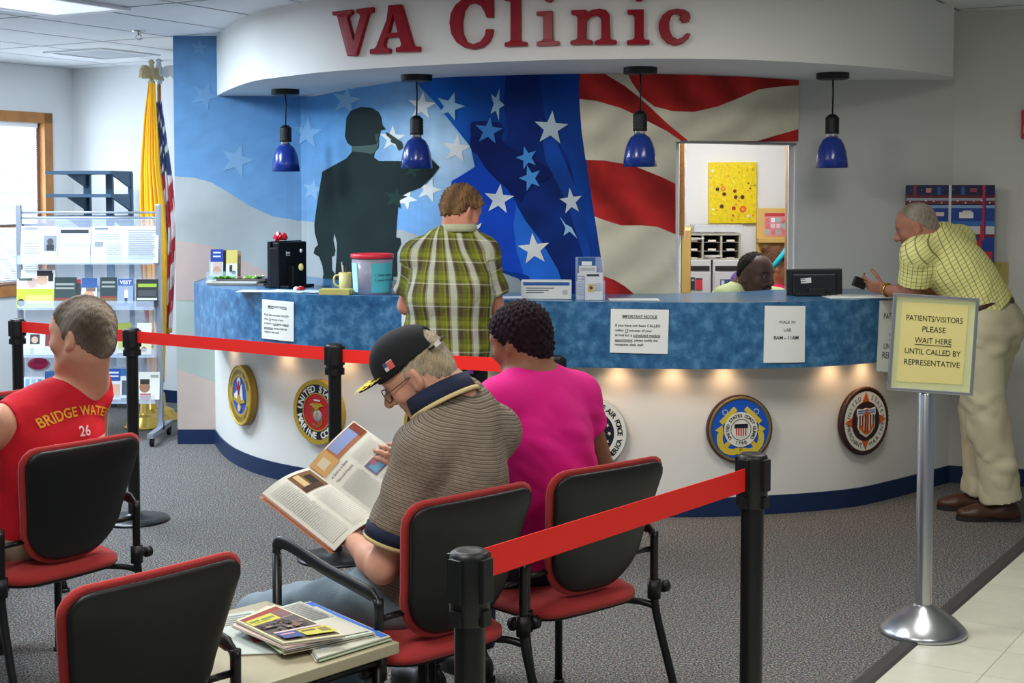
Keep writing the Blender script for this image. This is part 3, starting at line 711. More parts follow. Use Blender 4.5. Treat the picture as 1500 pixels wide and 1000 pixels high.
# marines
r, M, R = seal(472, 602, .185, 'gold rimmed marine corps seal with a red centre, behind the black stanchion')
b = MB(); disc(b, M, R, 0, T); ringp(b, M, R, R*.86, T, T+.008); rope(b, M, R*.97, .006, 100, T-.004); b.build('plaque', gold, r)
b = MB(); ringp(b, M, R*.87, R*.56, T-.01, T+.003); b.build('ring', snavy, r)
b = MB(); ringp(b, M, R*.60, R*.565, T, T+.006); b.build('inner_rim', gold, r)
b = MB(); disc(b, M, R*.575, T-.01, T+.002); b.build('field', sred, r)
b = MB(); ctext(b, M, 'UNITED STATES', .052, R*.73, 168, 12, T+.005, bold=.035); ctext(b, M, 'MARINE CORPS', .052, R*.73, 196, 344, T+.005, bold=.035, low=True); b.build('lettering', swhite, r)
b = MB(); z = T+.003; anchor(b, M, .062, 2, z, .6, (-.008, -.03))
b.lathe([(.0, .012), (.018, .010), (.03, .003), (.034, 0)], 20, 1, M @ Matrix.Translation((.004, -.02, z)))
b.prism([(.006, .0), (.02, -.004), (.014, -.02), (.004, -.03), (-.002, -.016)], z+.011, z+.014, M, 0)
b.prism([(-.055, .04), (-.03, .052), (-.008, .046), (0, .055), (.012, .05), (.032, .052), (.055, .036), (.03, .034), (.012, .018), (.012, .01), (-.012, .01), (-.012, .018), (-.032, .032)], z, z+.008, M, 0)
b.prism([(-.022, .064), (.026, .062), (.026, .07), (-.022, .072)], z, z+.004, M, 3); b.build('emblem', [gold, sgrey, goldd, swhite], r)
# navy (mostly hidden behind the man in the cap)
r, M, R = seal(641, 622, .185, 'gold rimmed round seal almost hidden behind the man in the black cap')
b = MB(); disc(b, M, R, 0, T); ringp(b, M, R, R*.9, T, T+.006); rope(b, M, R*.97, .006, 100, T-.004); b.build('plaque', gold, r)
b = MB(); ringp(b, M, R*.9, R*.64, T, T+.003); b.build('ring', snavy, r)
b = MB(); disc(b, M, R*.65, T, T+.002); b.build('field', sblue, r)
# air force
r, M, R = seal(868, 632, .185, 'white rimmed air force seal half hidden behind the woman in magenta')
b = MB(); disc(b, M, R, 0, T); b.build('plaque', sgrey, r)
b = MB(); ringp(b, M, R*.98, R*.64, T, T+.003); b.build('ring', swhite, r)
b = MB(); disc(b, M, R*.66, T, T+.002); b.build('field', snavy, r)
b = MB(); ctext(b, M, 'DEPARTMENT OF THE AIR FORCE', .036, R*.81, 170, 0, T+.005, bold=.03); ctext(b, M, 'UNITED STATES OF AMERICA', .036, R*.81, 192, 345, T+.005, bold=.03, low=True); b.build('lettering', snavy, r)
for k in range(13):
    b = MB(); a = 2*PI*k/13; b.prism([(x+R*.5*math.cos(a), y+R*.5*math.sin(a)) for x, y in star(0, 0, .012)], T+.002, T+.004, M); b.build('star', swhite, r)
# coast guard
r, M, R = seal(1081, 627, .178, 'blue coast guard seal with gold crossed anchors, behind the near black stanchion')
b = MB(); disc(b, M, R, 0, T-.006); b.build('plaque', sbrown, r)
b = MB(); rope(b, M, R*.92, .009, 110, T-.008); b.build('rope_rim', mat('rope_brown', (112, 98, 66), .7), r)
b = MB(); disc(b, M, R*.87, T-.02, T-.002); b.build('field', mat('seal_royal', (16, 84, 190), .4), r)
b = MB()
for q in (-1, 1):
    Rz = M @ Matrix.Rotation(q*.75, 4, 'Z')
    b.prism([(-.012, -.125), (.012, -.125), (.012, .1), (-.012, .1)], T-.004, T, Rz, 0)
    b.prism([(-.055, .086), (.055, .086), (.055, .112), (-.055, .112)], T-.004, T+.003, Rz, 0)
    arc = [(.085*math.cos(a), -.066+.085*math.sin(a)) for a in np.linspace(PI*1.1, PI*1.9, 12)]+[(.060*math.cos(a), -.052+.066*math.sin(a)) for a in np.linspace(PI*1.9, PI*1.1, 12)]
    b.prism(arc, T-.004, T+.001, Rz, 0); b.prism(circ(0, .125, .016, 16), T-.004, T, Rz, 1, holes=[circ(0, .125, .011, 16)])
    for s2 in (-1, 1): b.prism([(s2*.1, -.096), (s2*.055, -.08), (s2*.09, -.05)], T-.004, T+.002, Rz, 0)
b.build('crossed_anchors', [mat('anchor_gold', (212, 188, 60), .45), sgrey], r)
b = MB(); disc(b, M, R*.51, T-.01, T+.004); b.build('centre_disc', swhite, r)
b = MB(); ctext(b, M, 'UNITED STATES COAST GUARD', .024, R*.42, 215, -35, T+.006, bold=.025); ctext(b, M, '1790', .026, R*.40, 250, 290, T+.006, bold=.02, low=True); ringp(b, M, R*.315, R*.30, T+.004, T+.006); b.build('lettering', snavy, r)
b = MB(); z = T+.004; sh = [(-.036, .03), (.036, .03), (.038, .016), (.034, .006), (.034, -.02), (.022, -.036), (0, -.044), (-.022, -.036), (-.034, -.02), (-.034, .006), (-.038, .016)]
b.prism(sh, z, z+.002, M, 2); b.prism([(-.036, .03), (.036, .03), (.037, .008), (-.037, .008)], z+.002, z+.004, M, 0)
for k in range(5): x = -.028+.0125*k; b.prism([(x, .008), (x+.006, .008), (x+.006, -.034+abs(x)*.2), (x, -.034+abs(x)*.2)], z+.002, z+.004, M, 1)
b.build('shield', [snavy, sred, swhite], r)
# merchant marine
r, M, R = seal(1259, 615, .182, 'white and orange merchant marine seal with dark rope rim, rightmost on the counter')
b = MB(); disc(b, M, R*.96, 0, T); rope(b, M, R*.955, .011, 96, T-.006); b.build('plaque', sbrown, r)
b = MB(); disc(b, M, R*.88, T-.01, T+.003); b.build('ring', swhite, r)
b = MB()
for k in range(4):
    a = PI/2*k; Rz = M @ Matrix.Rotation(a, 4, 'Z'); b.prism([(-.034, .09), (.034, .09), (0, R*.87)], T+.003, T+.005, Rz)
b.build('compass_points', sorange, r)
b = MB(); disc(b, M, R*.585, T, T+.006); b.build('field', sbrown, r)
b = MB()
for t_, a0, a1, lo in (('UNITED', 172, 112, 0), ('STATES', 68, 8, 0), ('MERCHANT', 190, 254, 1), ('MARINE', 288, 350, 1)): ctext(b, M, t_, .034, R*.73, a0, a1, T+.005, low=bool(lo), bold=.0)
b.build('lettering', snavy, r)
b = MB(); z = T+.006; sh = [(-.07, .072), (-.03, .066), (0, .072), (.03, .066), (.07, .072), (.072, .04), (.062, .02), (.066, -.03), (.045, -.062), (0, -.088), (-.045, -.062), (-.066, -.03), (-.062, .02), (-.072, .04)]
b.prism(sh, z, z+.003, M, 0)
for y in (.044, .055): b.prism([(-.064, y), (.064, y), (.064, y+.005), (-.064, y+.005)], z+.003, z+.004, M, 3)
for k in range(6): x = -.055+.0205*k; yb = -.075+abs(x+.005)*.75; b.prism([(x, .034), (x+.01, .034), (x+.01, yb), (x, yb)], z+.003, z+.004, M, 1)
anchor(b, M, .07, 2, z+.005, 0, (0, -.002)); b.build('shield', [swhite, mat('seal_maroon', (112, 34, 30), .5), sorange, sblue], r)

# ================================================================ NOTICES on the apron
def notice(name, label, c4, lines, cat='notice', papermat=None, curl=.004, cv=None, off=.004):
    cv = cv or CA
    q = [cv.px(*p) for p in c4]                       # tl tr br bl
    def uv(u, v):                                     # u right 0..1, v down 0..1
        a = [q[0][i]*(1-u)+q[1][i]*u for i in (0, 1)]; c = [q[3][i]*(1-u)+q[2][i]*u for i in (0, 1)]
        return a[0]*(1-v)+c[0]*v, a[1]*(1-v)+c[1]*v
    P0 = cv.map(*uv(.5, .5), .003); root = thing(name, label, cat, P0, 0)
    b = MB(); n = 8; V = []; F = []
    for o_ in (off+.0015, off-.002):
        for j in range(n+1):
            for i in range(n+1):
                t, z = uv(i/n, j/n); V.append(cv.map(t, z, o_+curl*math.sin(PI*i/n)*(j/n)))
    N1 = (n+1)**2
    for j in range(n):
        for i in range(n):
            a = j*(n+1)+i; F.append((a, a+n+1, a+n+2, a+1)); a += N1; F.append((a, a+1, a+n+2, a+n+1))
    b.add(V, F, 0, True); b.build('sheet', papermat or paper, root)
    w_ = math.hypot(q[1][0]-q[0][0], q[1][1]-q[0][1]); h_ = abs(q[3][1]-q[0][1])
    b = MB()
    for (txt, v, u0, u1, bold, und) in lines:
        V, F = text_mesh(txt, 1, bold, 'LEFT'); x1 = max(k[0] for k in V); sz = (u1-u0)*w_/x1
        def fn(x, y): u = u0+x*sz/w_; vv = v-y*sz/h_; return cv.map(*uv(u, vv), off+.003+curl*math.sin(PI*u)*max(0, min(1, vv)))
        b.add([fn(k[0], k[1]) for k in V], F)
        for (a0, a1) in und:
            V = [cv.map(*uv(a0, v+.012), off+.003+curl*math.sin(PI*a0)*v), cv.map(*uv(a1, v+.012), off+.003+curl*math.sin(PI*a1)*v), cv.map(*uv(a1, v+.024), off+.003+curl*math.sin(PI*a1)*v), cv.map(*uv(a0, v+.024), off+.003+curl*math.sin(PI*a0)*v)]
            b.add(V, [(3, 2, 1, 0)])
    if lines: b.build('lettering', ink, root)
    return root
NOT = [('IMPORTANT NOTICE', .19, .2, .8, .02, [(.2, .8)]), ('If you have not been CALLED', .40, .08, .86, .01, []), ('within 10 minutes of your', .51, .08, .72, .01, [(.25, .31)]),
       ('arrival for a scheduled medical', .62, .08, .86, .01, [(.4, .86)]), ('appointment, please notify the', .73, .08, .82, .01, [(.08, .38)]), ('reception desk staff.', .835, .08, .58, .01, [])]
notice('notice', 'white IMPORTANT NOTICE sheet taped near the left end of the blue counter', [(385, 438), (431, 442), (431, 500), (384.5, 495)], NOT)
notice('notice', 'white IMPORTANT NOTICE sheet on the blue counter right of the woman in magenta', [(895, 452), (980, 453.5), (978, 518), (893.5, 516)], NOT)
nw = notice('notice', 'WALK IN LAB sheet in a clear sleeve on the blue counter apron', [(1120, 447.5), (1179, 448), (1178, 530), (1118, 531)], [('WALK IN', .31, .34, .74, 0, []), ('LAB', .45, .46, .64, 0, []), ('8AM - 11AM', .59, .22, .83, .015, [])])
notice('notice', 'white sheet on the counter apron half hidden by the man in the plaid shirt', [(589, 446), (645, 448), (645, 515), (589, 512)], [])
notice('notice', 'white sheet curling off the counter end behind the yellow wait sign', [(1288, 440), (1345, 438), (1340, 549), (1283, 543)], [('PATIENTS/VISITORS', .26, .08, .9, 0, []), ('PLEASE', .40, .3, .7, 0, []), ('WAIT HERE', .54, .22, .75, 0, [(.22, .75)]), ('UNTIL CALLED BY', .68, .1, .88, 0, []), ('REPRESENTATIVE', .81, .08, .9, 0, [])], curl=.012)

# ================================================================ STANCHIONS AND BELTS
def stanchion_pos(px, py): p = gz(px, py, 1.0); return Vector((p.x, p.y, 0))
SP = [(688, 804, 'black belt stanchion in the foreground between the chairs and the camera', 'A'), (1103, 663, 'black stanchion standing alone at the far end of the near red belt', 'B'), (490, 503, 'black stanchion in front of the marine corps seal', 'C'),
      (193, 480, 'black stanchion right behind the man in the red shirt', 'D'), (25, 466, 'black stanchion at the left edge of the picture', 'E'), (813, 520, 'black stanchion hidden behind the woman in magenta, only its top showing', 'F')]
ST_ = {}
st = thing('belt_stanchion', SP[0][2], 'stanchion', stanchion_pos(*SP[0][:2]), .9, 'black belt stanchions'); ST_['A'] = st
b = MB(); b.lathe([(.0, 0), (.178, 0), (.18, .006), (.176, .012), (.12, .018), (.05, .024), (.034, .04), (.0, .04)], 48); b.build('base', black_metal, st, True)
b = MB(); b.lathe([(.0305, .02), (.0305, .87)], 32); b.build('post', black_metal, st, True)
b = MB(); b.lathe([(.034, .855), (.0365, .86), (.0365, .874), (.0395, .88), (.0395, .985), (.037, .994), (.03, .9985), (.02, .9965), (.0, .9965)], 40); b.build('head', black_pl, st, True)
b = MB()
for a in range(4):
    Rz = Matrix.Rotation(a*PI/2, 4, 'Z'); b.box((.041, 0, .945), (.012, .03, .085), Rz, bev=.002); b.box((.04, 0, .872), (.010, .024, .03), Rz)
b.build('belt_slot', black_pl, st, True)
for px, py, lab, k in SP[1:]: ST_[k] = dup(st, stanchion_pos(px, py), {'B': .8, 'C': .1, 'D': .3, 'E': .3, 'F': .1}[k], lab)
belt_m = mat('red_belt', (236, 34, 22), .6, bump=.15, bscale=500); belt_d = belt_m
def belt(k0, k1, z0, z1, lab, sag=0, h=.06):
    a, c = ST_[k0].location.copy(), ST_[k1].location.copy(); d = (c-a).normalized(); a = a+d*.044; c = c-d*.044; n = Vector((-d.y, d.x, 0))
    b = MB(); V = []; N = 16
    for i in range(N+1):
        t = i/N; p = a.lerp(c, t); z = z0+(z1-z0)*t-sag*4*t*(1-t)
        V += [p+n*s_*.0012+Vector((0, 0, z+zz)) for s_, zz in ((-1, -h), (-1, 0), (1, 0), (1, -h))]
    F = []
    for i in range(N):
        for k in range(4): F.append((i*4+k, i*4+(k+1) % 4, (i+1)*4+(k+1) % 4, (i+1)*4+k))
    F += [(3, 2, 1, 0), (N*4, N*4+1, N*4+2, N*4+3)]
    b.add(V, F); tag(b.build('barrier_belt', belt_m), lab, 'barrier belt', 'red barrier belts')
belt('A', 'B', .992, .965, 'bright red belt between the foreground stanchion and the lone one')
belt('D', 'C', .985, .98, 'red belt between the stanchion behind the red shirt and the marine seal stanchion')
belt('E', 'D', .985, .985, 'red belt passing behind the head of the man in the red shirt')
belt('C', 'F', .975, .975, 'red belt passing behind the black cap and below the plaid shirt')

# ================================================================ WAIT HERE SIGN
p = gz(1352, 926); sg = thing('sign_stand', 'brushed steel floor stand with a yellow PATIENTS/VISITORS PLEASE WAIT HERE sign', 'sign', p)
b = MB(); b.lathe([(.0, 0), (.164, 0), (.166, .012), (.158, .024), (.125, .055), (.08, .085), (.045, .103), (.036, .112), (.0, .112)], 56, M=Matrix.Translation(p)); b.build('base', steel, sg)
b = MB(); b.lathe([(.031, .1), (.031, .925), (.028, .932), (.0, .934)], 40, M=Matrix.Translation(p)); b.build('pole', steel, sg)
b = MB(); b.lathe([(.008, .93), (.008, .965), (.0, .965)], 16, M=Matrix.Translation(p)); b.build('neck', steel, sg)
Cn = at(1366.5, 504, p.y-.02); nrm = Vector((-.12, -1, .04)).normalized(); Mf = face_mat(Cn, nrm) @ Matrix.Rotation(math.radians(-3.3), 4, 'Z')
W, H = .158, .185
b = MB(); fr = [(-W, -H), (W, -H), (W, H), (-W, H)]; fi = [(-W+.012, -H+.012), (W-.012, -H+.012), (W-.012, H-.012), (-W+.012, H-.012)]
b.prism(fr, -.012, .008, Mf, holes=[fi]); b.build('frame', steel, sg, bev=.002)
b = MB(); b.prism([(-W+.01, -H+.01), (W-.01, -H+.01), (W-.01, H-.01), (-W+.01, H-.01)], -.008, 0, Mf); b.build('panel', mat('sign_ivory', (218, 222, 170), .4), sg)
b = MB(); b.prism([(-.127, -.15), (.118, -.145), (.122, .157), (-.122, .152)], .0005, .0015, Mf); b.build('paper', mat('sign_yellow', (240, 226, 150), .6), sg)
b = MB()
for t_, y, x0, x1 in (('PATIENTS/VISITORS', .085, -.105, .103), ('PLEASE', .045, -.043, .043), ('WAIT HERE', .002, -.068, .068), ('UNTIL CALLED BY', -.041, -.103, .103), ('REPRESENTATIVE', -.083, -.103, .103)):
    b.text(t_, .03, Mf @ Matrix.Translation(((x0+x1)/2, y, .002)), width=x1-x0, bold=.004)
b.prism([(-.068, -.006), (.068, -.006), (.068, -.0035), (-.068, -.0035)], .002, .0025, Mf); b.build('lettering', ink, sg)

# ================================================================ CHAIRS
red_fab = mat('red_upholstery', (168, 44, 42), .85, bump=.3, bscale=420, var=.06, vscale=300, sheen=.15)
def rpoly(zt, zb, wt, wb, rt, rb, n=9):
    """rounded outline in x,z"""
    P = []
    for (x, z, r, a0) in ((wt-rt, zt-rt, rt, 0), (-(wt-rt), zt-rt, rt, PI/2), (-(wb-rb), zb+rb, rb, PI), (wb-rb, zb+rb, rb, 1.5*PI)):
        for k in range(n+1): a = a0+PI/2*k/n; P.append((x+r*math.cos(a), z+r*math.sin(a)))
    Q = []                                           # resample evenly
    L = [0]
    for i in range(len(P)): a, c = P[i], P[(i+1) % len(P)]; L.append(L[-1]+math.hypot(a[0]-c[0], a[1]-c[1]))
    N = 64; PX = np.interp(np.linspace(0, L[-1], N, endpoint=False), L, [p[0] for p in P]+[P[0][0]]); PZ = np.interp(np.linspace(0, L[-1], N, endpoint=False), L, [p[1] for p in P]+[P[0][1]])
    return list(zip(PX, PZ))
def slab(mb, out, base, front, back, rings=(0, .35, .65, .85, .95, 1), m=0):
    """closed soft slab: outline out (x,z), y = base(x,z)+front(r) / -back(r)"""
    cx = sum(p[0] for p in out)/len(out); cz = sum(p[1] for p in out)/len(out); n = len(out); V = []; F = []
    for side, fn in ((1, front), (-1, back)):
        o = len(V)
        for r in rings:
            for (x, z) in out: X, Zz = cx+(x-cx)*r, cz+(z-cz)*r; V.append((X, base(X, Zz)+side*fn(r), Zz))
        for i in range(len(rings)-1):
            for k in range(n):
                q = (o+i*n+k, o+i*n+(k+1) % n, o+(i+1)*n+(k+1) % n, o+(i+1)*n+k); F.append(q if side < 0 else q[::-1])
    a, c = (len(rings)-1)*n, (2*len(rings)-1)*n
    for k in range(n): F.append((a+k, c+k, c+(k+1) % n, a+(k+1) % n))
    mb.add(V, F, m, True)
# local frame: x right of the sitter, y forward, z up
ch = thing('waiting_chair', 'x', 'chair', (0, 0, 0), 0, 'red and black waiting room chairs')
lean = lambda x, z: -.205-(z-.47)*.24-.10*(z-.62)**2*(1 if z > .62 else 0)+.16*x*x
dome = lambda t, p=4: (lambda r: t*(1-r**p*.85))
b = MB(); slab(b, rpoly(.862, .475, .222, .185, .045, .15), lambda x, z: lean(x, z)-.006, lambda r: .004, lambda r: .020*(1-r**6*.8)); b.build('back_shell', black_pl, ch, True)
b = MB(); slab(b, rpoly(.876, .462, .236, .198, .055, .16), lambda x, z: lean(x, z)+.012, dome(.032), lambda r: .012*(1-r**8*.6)); b.build('back_cushion', red_fab, ch, True)
sb = lambda x, y: .415+.0*x+.10*(x*x)+.02*max(0, y-.1)*0-.15*max(0, y-.17)**2*4
b = MB(); o = []
sq = rpoly(.245, -.225, .245, .225, .07, .09)
t = MB(); slab(t, sq, lambda x, y: 0, dome(.048, 6), lambda r: .012); b.add([(v[0], v[2], v[1]+.425-.5*max(0, v[2]-.16)**2*6+.12*v[0]**2) for v in t.v], [f[::-1] for f in t.f], 0, True); b.build('seat_cushion', red_fab, ch, True)
b = MB(); t = MB(); slab(t, rpoly(.235, -.218, .235, .215, .07, .09), lambda x, y: 0, lambda r: .006, lambda r: .036*(1-r**4*.75)); b.add([(v[0], v[2], v[1]+.413-.5*max(0, v[2]-.16)**2*6+.12*v[0]**2) for v in t.v], [f[::-1] for f in t.f], 0, True); b.build('seat_pan', black_pl, ch, True)
for s_ in (-1, 1):
    b = MB(); b.tube(crom([(s_*.285, -.335, .008), (s_*.278, -.27, .2), (s_*.27, -.222, .36), (s_*.268, -.215, .45), (s_*.268, -.215, .615)], 5), .0135, 12); b.lathe([(.02, 0), (.02, .014), (.0, .014)], 12, M=Matrix.Translation((s_*.285, -.335, 0))); b.build('rear_leg', black_metal, ch, True)
    b = MB(); b.tube([(s_*.272, .245, .0), (s_*.272, .245, .655)], .0135, 12); b.lathe([(.02, 0), (.02, .014), (.0, .014)], 12, M=Matrix.Translation((s_*.272, .245, 0))); b.build('front_leg', black_metal, ch, True)
    b = MB(); b.tube(crom([(s_*.268, -.215, .585), (s_*.268, -.195, .618), (s_*.27, -.12, .633), (s_*.272, .02, .655), (s_*.274, .16, .687), (s_*.274, .225, .69), (s_*.272, .246, .668), (s_*.272, .246, .62)], 6), [.014]*7+[.019]*29+[.016]*7, 12, sy=.62); b.build('armrest', black_pl, ch, True)
    b = MB(); b.tube([(s_*.268, -.215, .40), (s_*.268, -.215, .46)], .0215, 14); b.tube([(s_*.255, -.215, .43), (s_*.315, -.215, .43)], .012, 12); b.lathe([(.0, 0), (.019, .001), (.019, .022), (.0, .024)], 14, M=Matrix.Translation((s_*.303, -.215, .43)) @ Matrix.Rotation(s_*PI/2, 4, 'Y')); b.build('connector', black_pl, ch, True)
    b = MB(); b.tube(crom([(s_*.268, -.215, .375), (s_*.24, -.17, .385), (s_*.17, -.1, .39)], 4), .011, 10); b.build('seat_bracket', black_metal, ch, True)
    b = MB(); b.tube([(s_*.272, .245, .385), (s_*.2, .16, .385)], .011, 10); b.build('seat_bracket', black_metal, ch, True)
    b = MB(); b.tube([(s_*.266, -.212, .56), (s_*.16, -.205, .56)], .009, 10); b.build('back_bracket', black_metal, ch, True)
CHR = [(( .0, 0), 0)]
def chair_at(tl, tr, first, lab, da=0):
    """place a chair from the two upper corners of its back"""
    a, c = gz(*tl, .87), gz(*tr, .87); d = (c-a); mid = (a+c)/2; ang = math.atan2(d.y, d.x)+da; f = Vector((-math.sin(ang), math.cos(ang), 0)); o = Vector((mid.x, mid.y, 0))+f*.305
    if first: ch.location = o; ch.rotation_euler = (0, 0, ang); ch['label'] = lab; MW[ch.name] = Matrix.Translation(o) @ Matrix.Rotation(ang, 4, 'Z'); return ch
    return dup(ch, o, ang, lab)
c3 = chair_at((603, 742), (785, 706), True, 'red and black armchair under the man in the black cap')
c4 = chair_at((816, 696), (976, 669), False, 'red and black armchair under the woman in the magenta shirt')
c2 = chair_at((92, 872), (366, 806), False, 'empty red and black armchair at the bottom left, beside the newspaper table')
c1 = chair_at((40, 662), (208, 634), False, 'red and black armchair under the man in the red sleeveless shirt')
c5 = chair_at((-85, 586), (66, 569), False, 'red and black chair mostly hidden behind the man in the red sleeveless shirt')

# ================================================================ TABLE AND NEWSPAPERS
ZTB = .52; cr_ = gz(585, 940, ZTB); rowd = -(Vector((math.cos(c3.rotation_euler.z+.06), math.sin(c3.rotation_euler.z+.06), 0))); fwd = Vector((rowd.y, -rowd.x, 0))
fwd = fwd if fwd.y > 0 else -fwd
ctr = cr_+rowd*.27+fwd*.28; Mt = basis(-rowd, fwd, Vector((0, 0, 1)), (ctr.x, ctr.y, 0))
tb = thing('side_table', 'low beige laminate table with black tube legs, holding the newspapers', 'table', (ctr.x, ctr.y, 0))
b = MB(); b.box((0, 0, ZTB-.015), (.54, .56, .03), Mt, bev=.003); b.build('tabletop', mat('beige_laminate', (172, 164, 136), .4, var=.03, vscale=30), tb)
for sx in (-1, 1):
    for sy in (-1, 1):
        b = MB(); b.tube([(sx*.245, sy*.22, 0), (sx*.245, sy*.22, ZTB-.03)], .0135, 12, 0, Mt); b.build('leg', black_metal, tb)
for P_ in (((-.245, -.22, .46), (.245, -.22, .46)), ((-.245, .22, .46), (.245, .22, .46)), ((-.245, -.22, .43), (-.245, .22, .43)), ((.245, -.22, .43), (.245, .22, .43))):
    b = MB(); b.tube(P_, .012, 10, 0, Mt); b.build('rail', black_metal, tb)
newsp = mat('newsprint', attr='Col', rough=.85)
NPG = (206, 202, 186)
def paperstack(quad, z, th, lab, blocks, leaves=3, cat='newspaper', name='newspaper', group='newspapers on the side table', edge_c=NPG):
    q = [gz(*p, z+th) for p in quad]
    Pq = lambda u, v, zz=0: (q[0]*(1-u)+q[1]*u)*(1-v)+(q[3]*(1-u)+q[2]*u)*v+Vector((0, 0, zz))
    b = MB()
    for k in range(leaves):
        e = .012*(leaves-1-k)*random.uniform(-1, 1); z0 = -th+th*k/leaves; z1 = -th+th*(k+.85)/leaves
        V = [Pq(u+e, v+e*.7, zz) for zz in (z0, z1) for u, v in ((0, 0), (1, 0), (1, 1), (0, 1))]
        b.add(V, [(3, 2, 1, 0), (4, 5, 6, 7), (0, 1, 5, 4), (1, 2, 6, 5), (2, 3, 7, 6), (3, 0, 4, 7)], col=lin(tuple(c*random.uniform(.9, 1.04) for c in edge_c)))
    z_ = .0004-th*.15/leaves
    for i, (u0, v0, u1, v1, c) in enumerate(blocks):
        b.add([Pq(u, v, z_+.0004+.00012*i) for u, v in ((u0, v0), (u1, v0), (u1, v1), (u0, v1))], [(0, 3, 2, 1)] if ((q[1]-q[0]).cross(q[3]-q[0])).z < 0 else [(0, 1, 2, 3)], col=lin(c))
    return tag(b.build(name, newsp), lab, cat, group)
def lines(u0, v0, u1, v1, n, c=(150, 148, 140), hl=None): return [(u0, v0+(v1-v0)*(k+.2)/n, u1-random.random()*.06*(u1-u0), v0+(v1-v0)*(k+.65)/n, c) for k in range(n)]
zt_ = ZTB
paperstack([(300, 905), (372, 893), (420, 955), (340, 958)], zt_, .006, 'loose newspaper with a red picture lying flat under the pile', [(.55, .35, .95, .75, (176, 70, 66))]+lines(.1, .05, .9, .3, 5))
paperstack([(418, 888), (455, 880), (572, 931), (466, 963)], zt_+.001, .014, 'newspaper with a blue masthead, lowest on the right of the pile', [(.02, .02, .98, .12, (60, 100, 190)), (.88, .1, .98, .98, (70, 112, 196)), (.1, .3, .85, .9, (196, 200, 204))]+lines(.1, .3, .85, .9, 10, (120, 130, 160)), 4)
paperstack([(350, 905), (440, 880), (548, 925), (415, 952)], zt_+.016, .012, 'grey text newspaper just under the colourful front page', [(.3, .03, .97, .5, (176, 176, 168))]+lines(.35, .05, .95, .5, 12, (130, 130, 126))+[(.03, .55, .97, .97, (196, 192, 178))], 4)
paperstack([(340, 915), (392, 886), (500, 930), (418, 948)], zt_+.029, .008, 'folded newspaper with plain edges in the middle of the pile', lines(.1, .1, .9, .9, 10), 3)
paperstack([(346, 908), (402, 885), (506, 929), (416, 941)], zt_+.038, .008, 'colourful tabloid newspaper on top of the pile, yellow headline', [(.04, .04, .96, .96, (150, 132, 120)), (.05, .05, .95, .13, (150, 66, 60)), (.06, .14, .66, .32, (206, 196, 78)), (.09, .19, .3, .24, (110, 132, 66)), (.33, .2, .62, .25, (120, 136, 70)), (.12, .26, .5, .28, (150, 150, 72)), (.68, .14, .95, .3, (128, 92, 92)), (.05, .33, .95, .70, (92, 82, 78))]+[(u_, v_, u_+.05+.08*random.random(), v_+.03+.07*random.random(), random.choice([(120, 104, 92), (70, 62, 60), (142, 124, 112), (104, 90, 96), (128, 96, 84), (84, 84, 92)])) for u_, v_ in [(random.uniform(.06, .82), random.uniform(.34, .6)) for _ in range(46)]]+[(.06, .71, .95, .75, (206, 186, 184)), (.06, .76, .4, .95, (74, 88, 140)), (.42, .77, .95, .95, (196, 190, 84)), (.46, .8, .7, .84, (110, 84, 60)), (.74, .8, .9, .9, (140, 120, 70)), (.1, .8, .34, .84, (200, 150, 150))], 3)

# ================================================================ LEFT CORNER: shelf, flags, literature rack
vcol = mat('printed_paper', attr='Col', rough=.55)
def quad_px(mb, rect, Y, off, c, tilt=0, z0=None, M=None):
    """a flat printed block facing the camera at depth Y"""
    x0, y0, x1, y1 = rect
    P = [at(x, y, Y) for x, y in ((x0, y1), (x1, y1), (x1, y0), (x0, y0))]
    zb = P[0].z if z0 is None else z0
    mb.add([(p.x, Y-off+(p.z-zb)*tilt, p.z) for p in P], [(0, 1, 2, 3)], col=lin(c))
def leaflet(name, rect, Y, blocks, lab, base=(206, 209, 213), cat='brochure', group=None, tilt=.12, th=.004, word=None):
    """thin printed card; blocks in card fractions u0,v0,u1,v1 (v down)"""
    x0, y0, x1, y1 = rect; A, B = at(x0, y1, Y), at(x1, y0, Y); w_, h_ = B.x-A.x, B.z-A.z
    M = Matrix.Translation((A.x, Y, A.z)) @ Matrix.Rotation(-math.atan(tilt), 4, 'X')
    b = MB(); b.box((w_/2, th/2, h_/2), (w_, th, h_), M, col=lin(base))
    for i, bl in enumerate(blocks):
        if len(bl) == 5: u0, v0, u1, v1, c = bl; V = [(u0*w_, 0, (1-v1)*h_), (u1*w_, 0, (1-v1)*h_), (u1*w_, 0, (1-v0)*h_), (u0*w_, 0, (1-v0)*h_)]
        else: u, v, ru, c = bl; V = [(u*w_+ru*w_*math.cos(a), 0, (1-v)*h_+ru*w_*math.sin(a)) for a in np.linspace(0, 2*PI, 14, endpoint=False)]
        b.add([(q[0], -.0006-.0003*i, q[2]) for q in V], [tuple(range(len(V)))], 0, False, M, lin(c))
    if word:
        t_, u0, u1, v, c = word; V, F = text_mesh(t_, 1, .02, 'LEFT'); k = (u1-u0)*w_/max(q[0] for q in V)
        b.add([(u0*w_+q[0]*k, -.0006-.0003*(len(blocks)+1), (1-v)*h_+q[1]*k) for q in V], F, 0, False, M, lin(c))
    return tag(b.build(name, vcol), lab, cat, group)
def rows(u0, v0, u1, v1, n, c): return [(u0, v0+(v1-v0)*k/n, u1-.1*random.random()*(u1-u0), v0+(v1-v0)*(k+.5)/n, c) for k in range(n)]

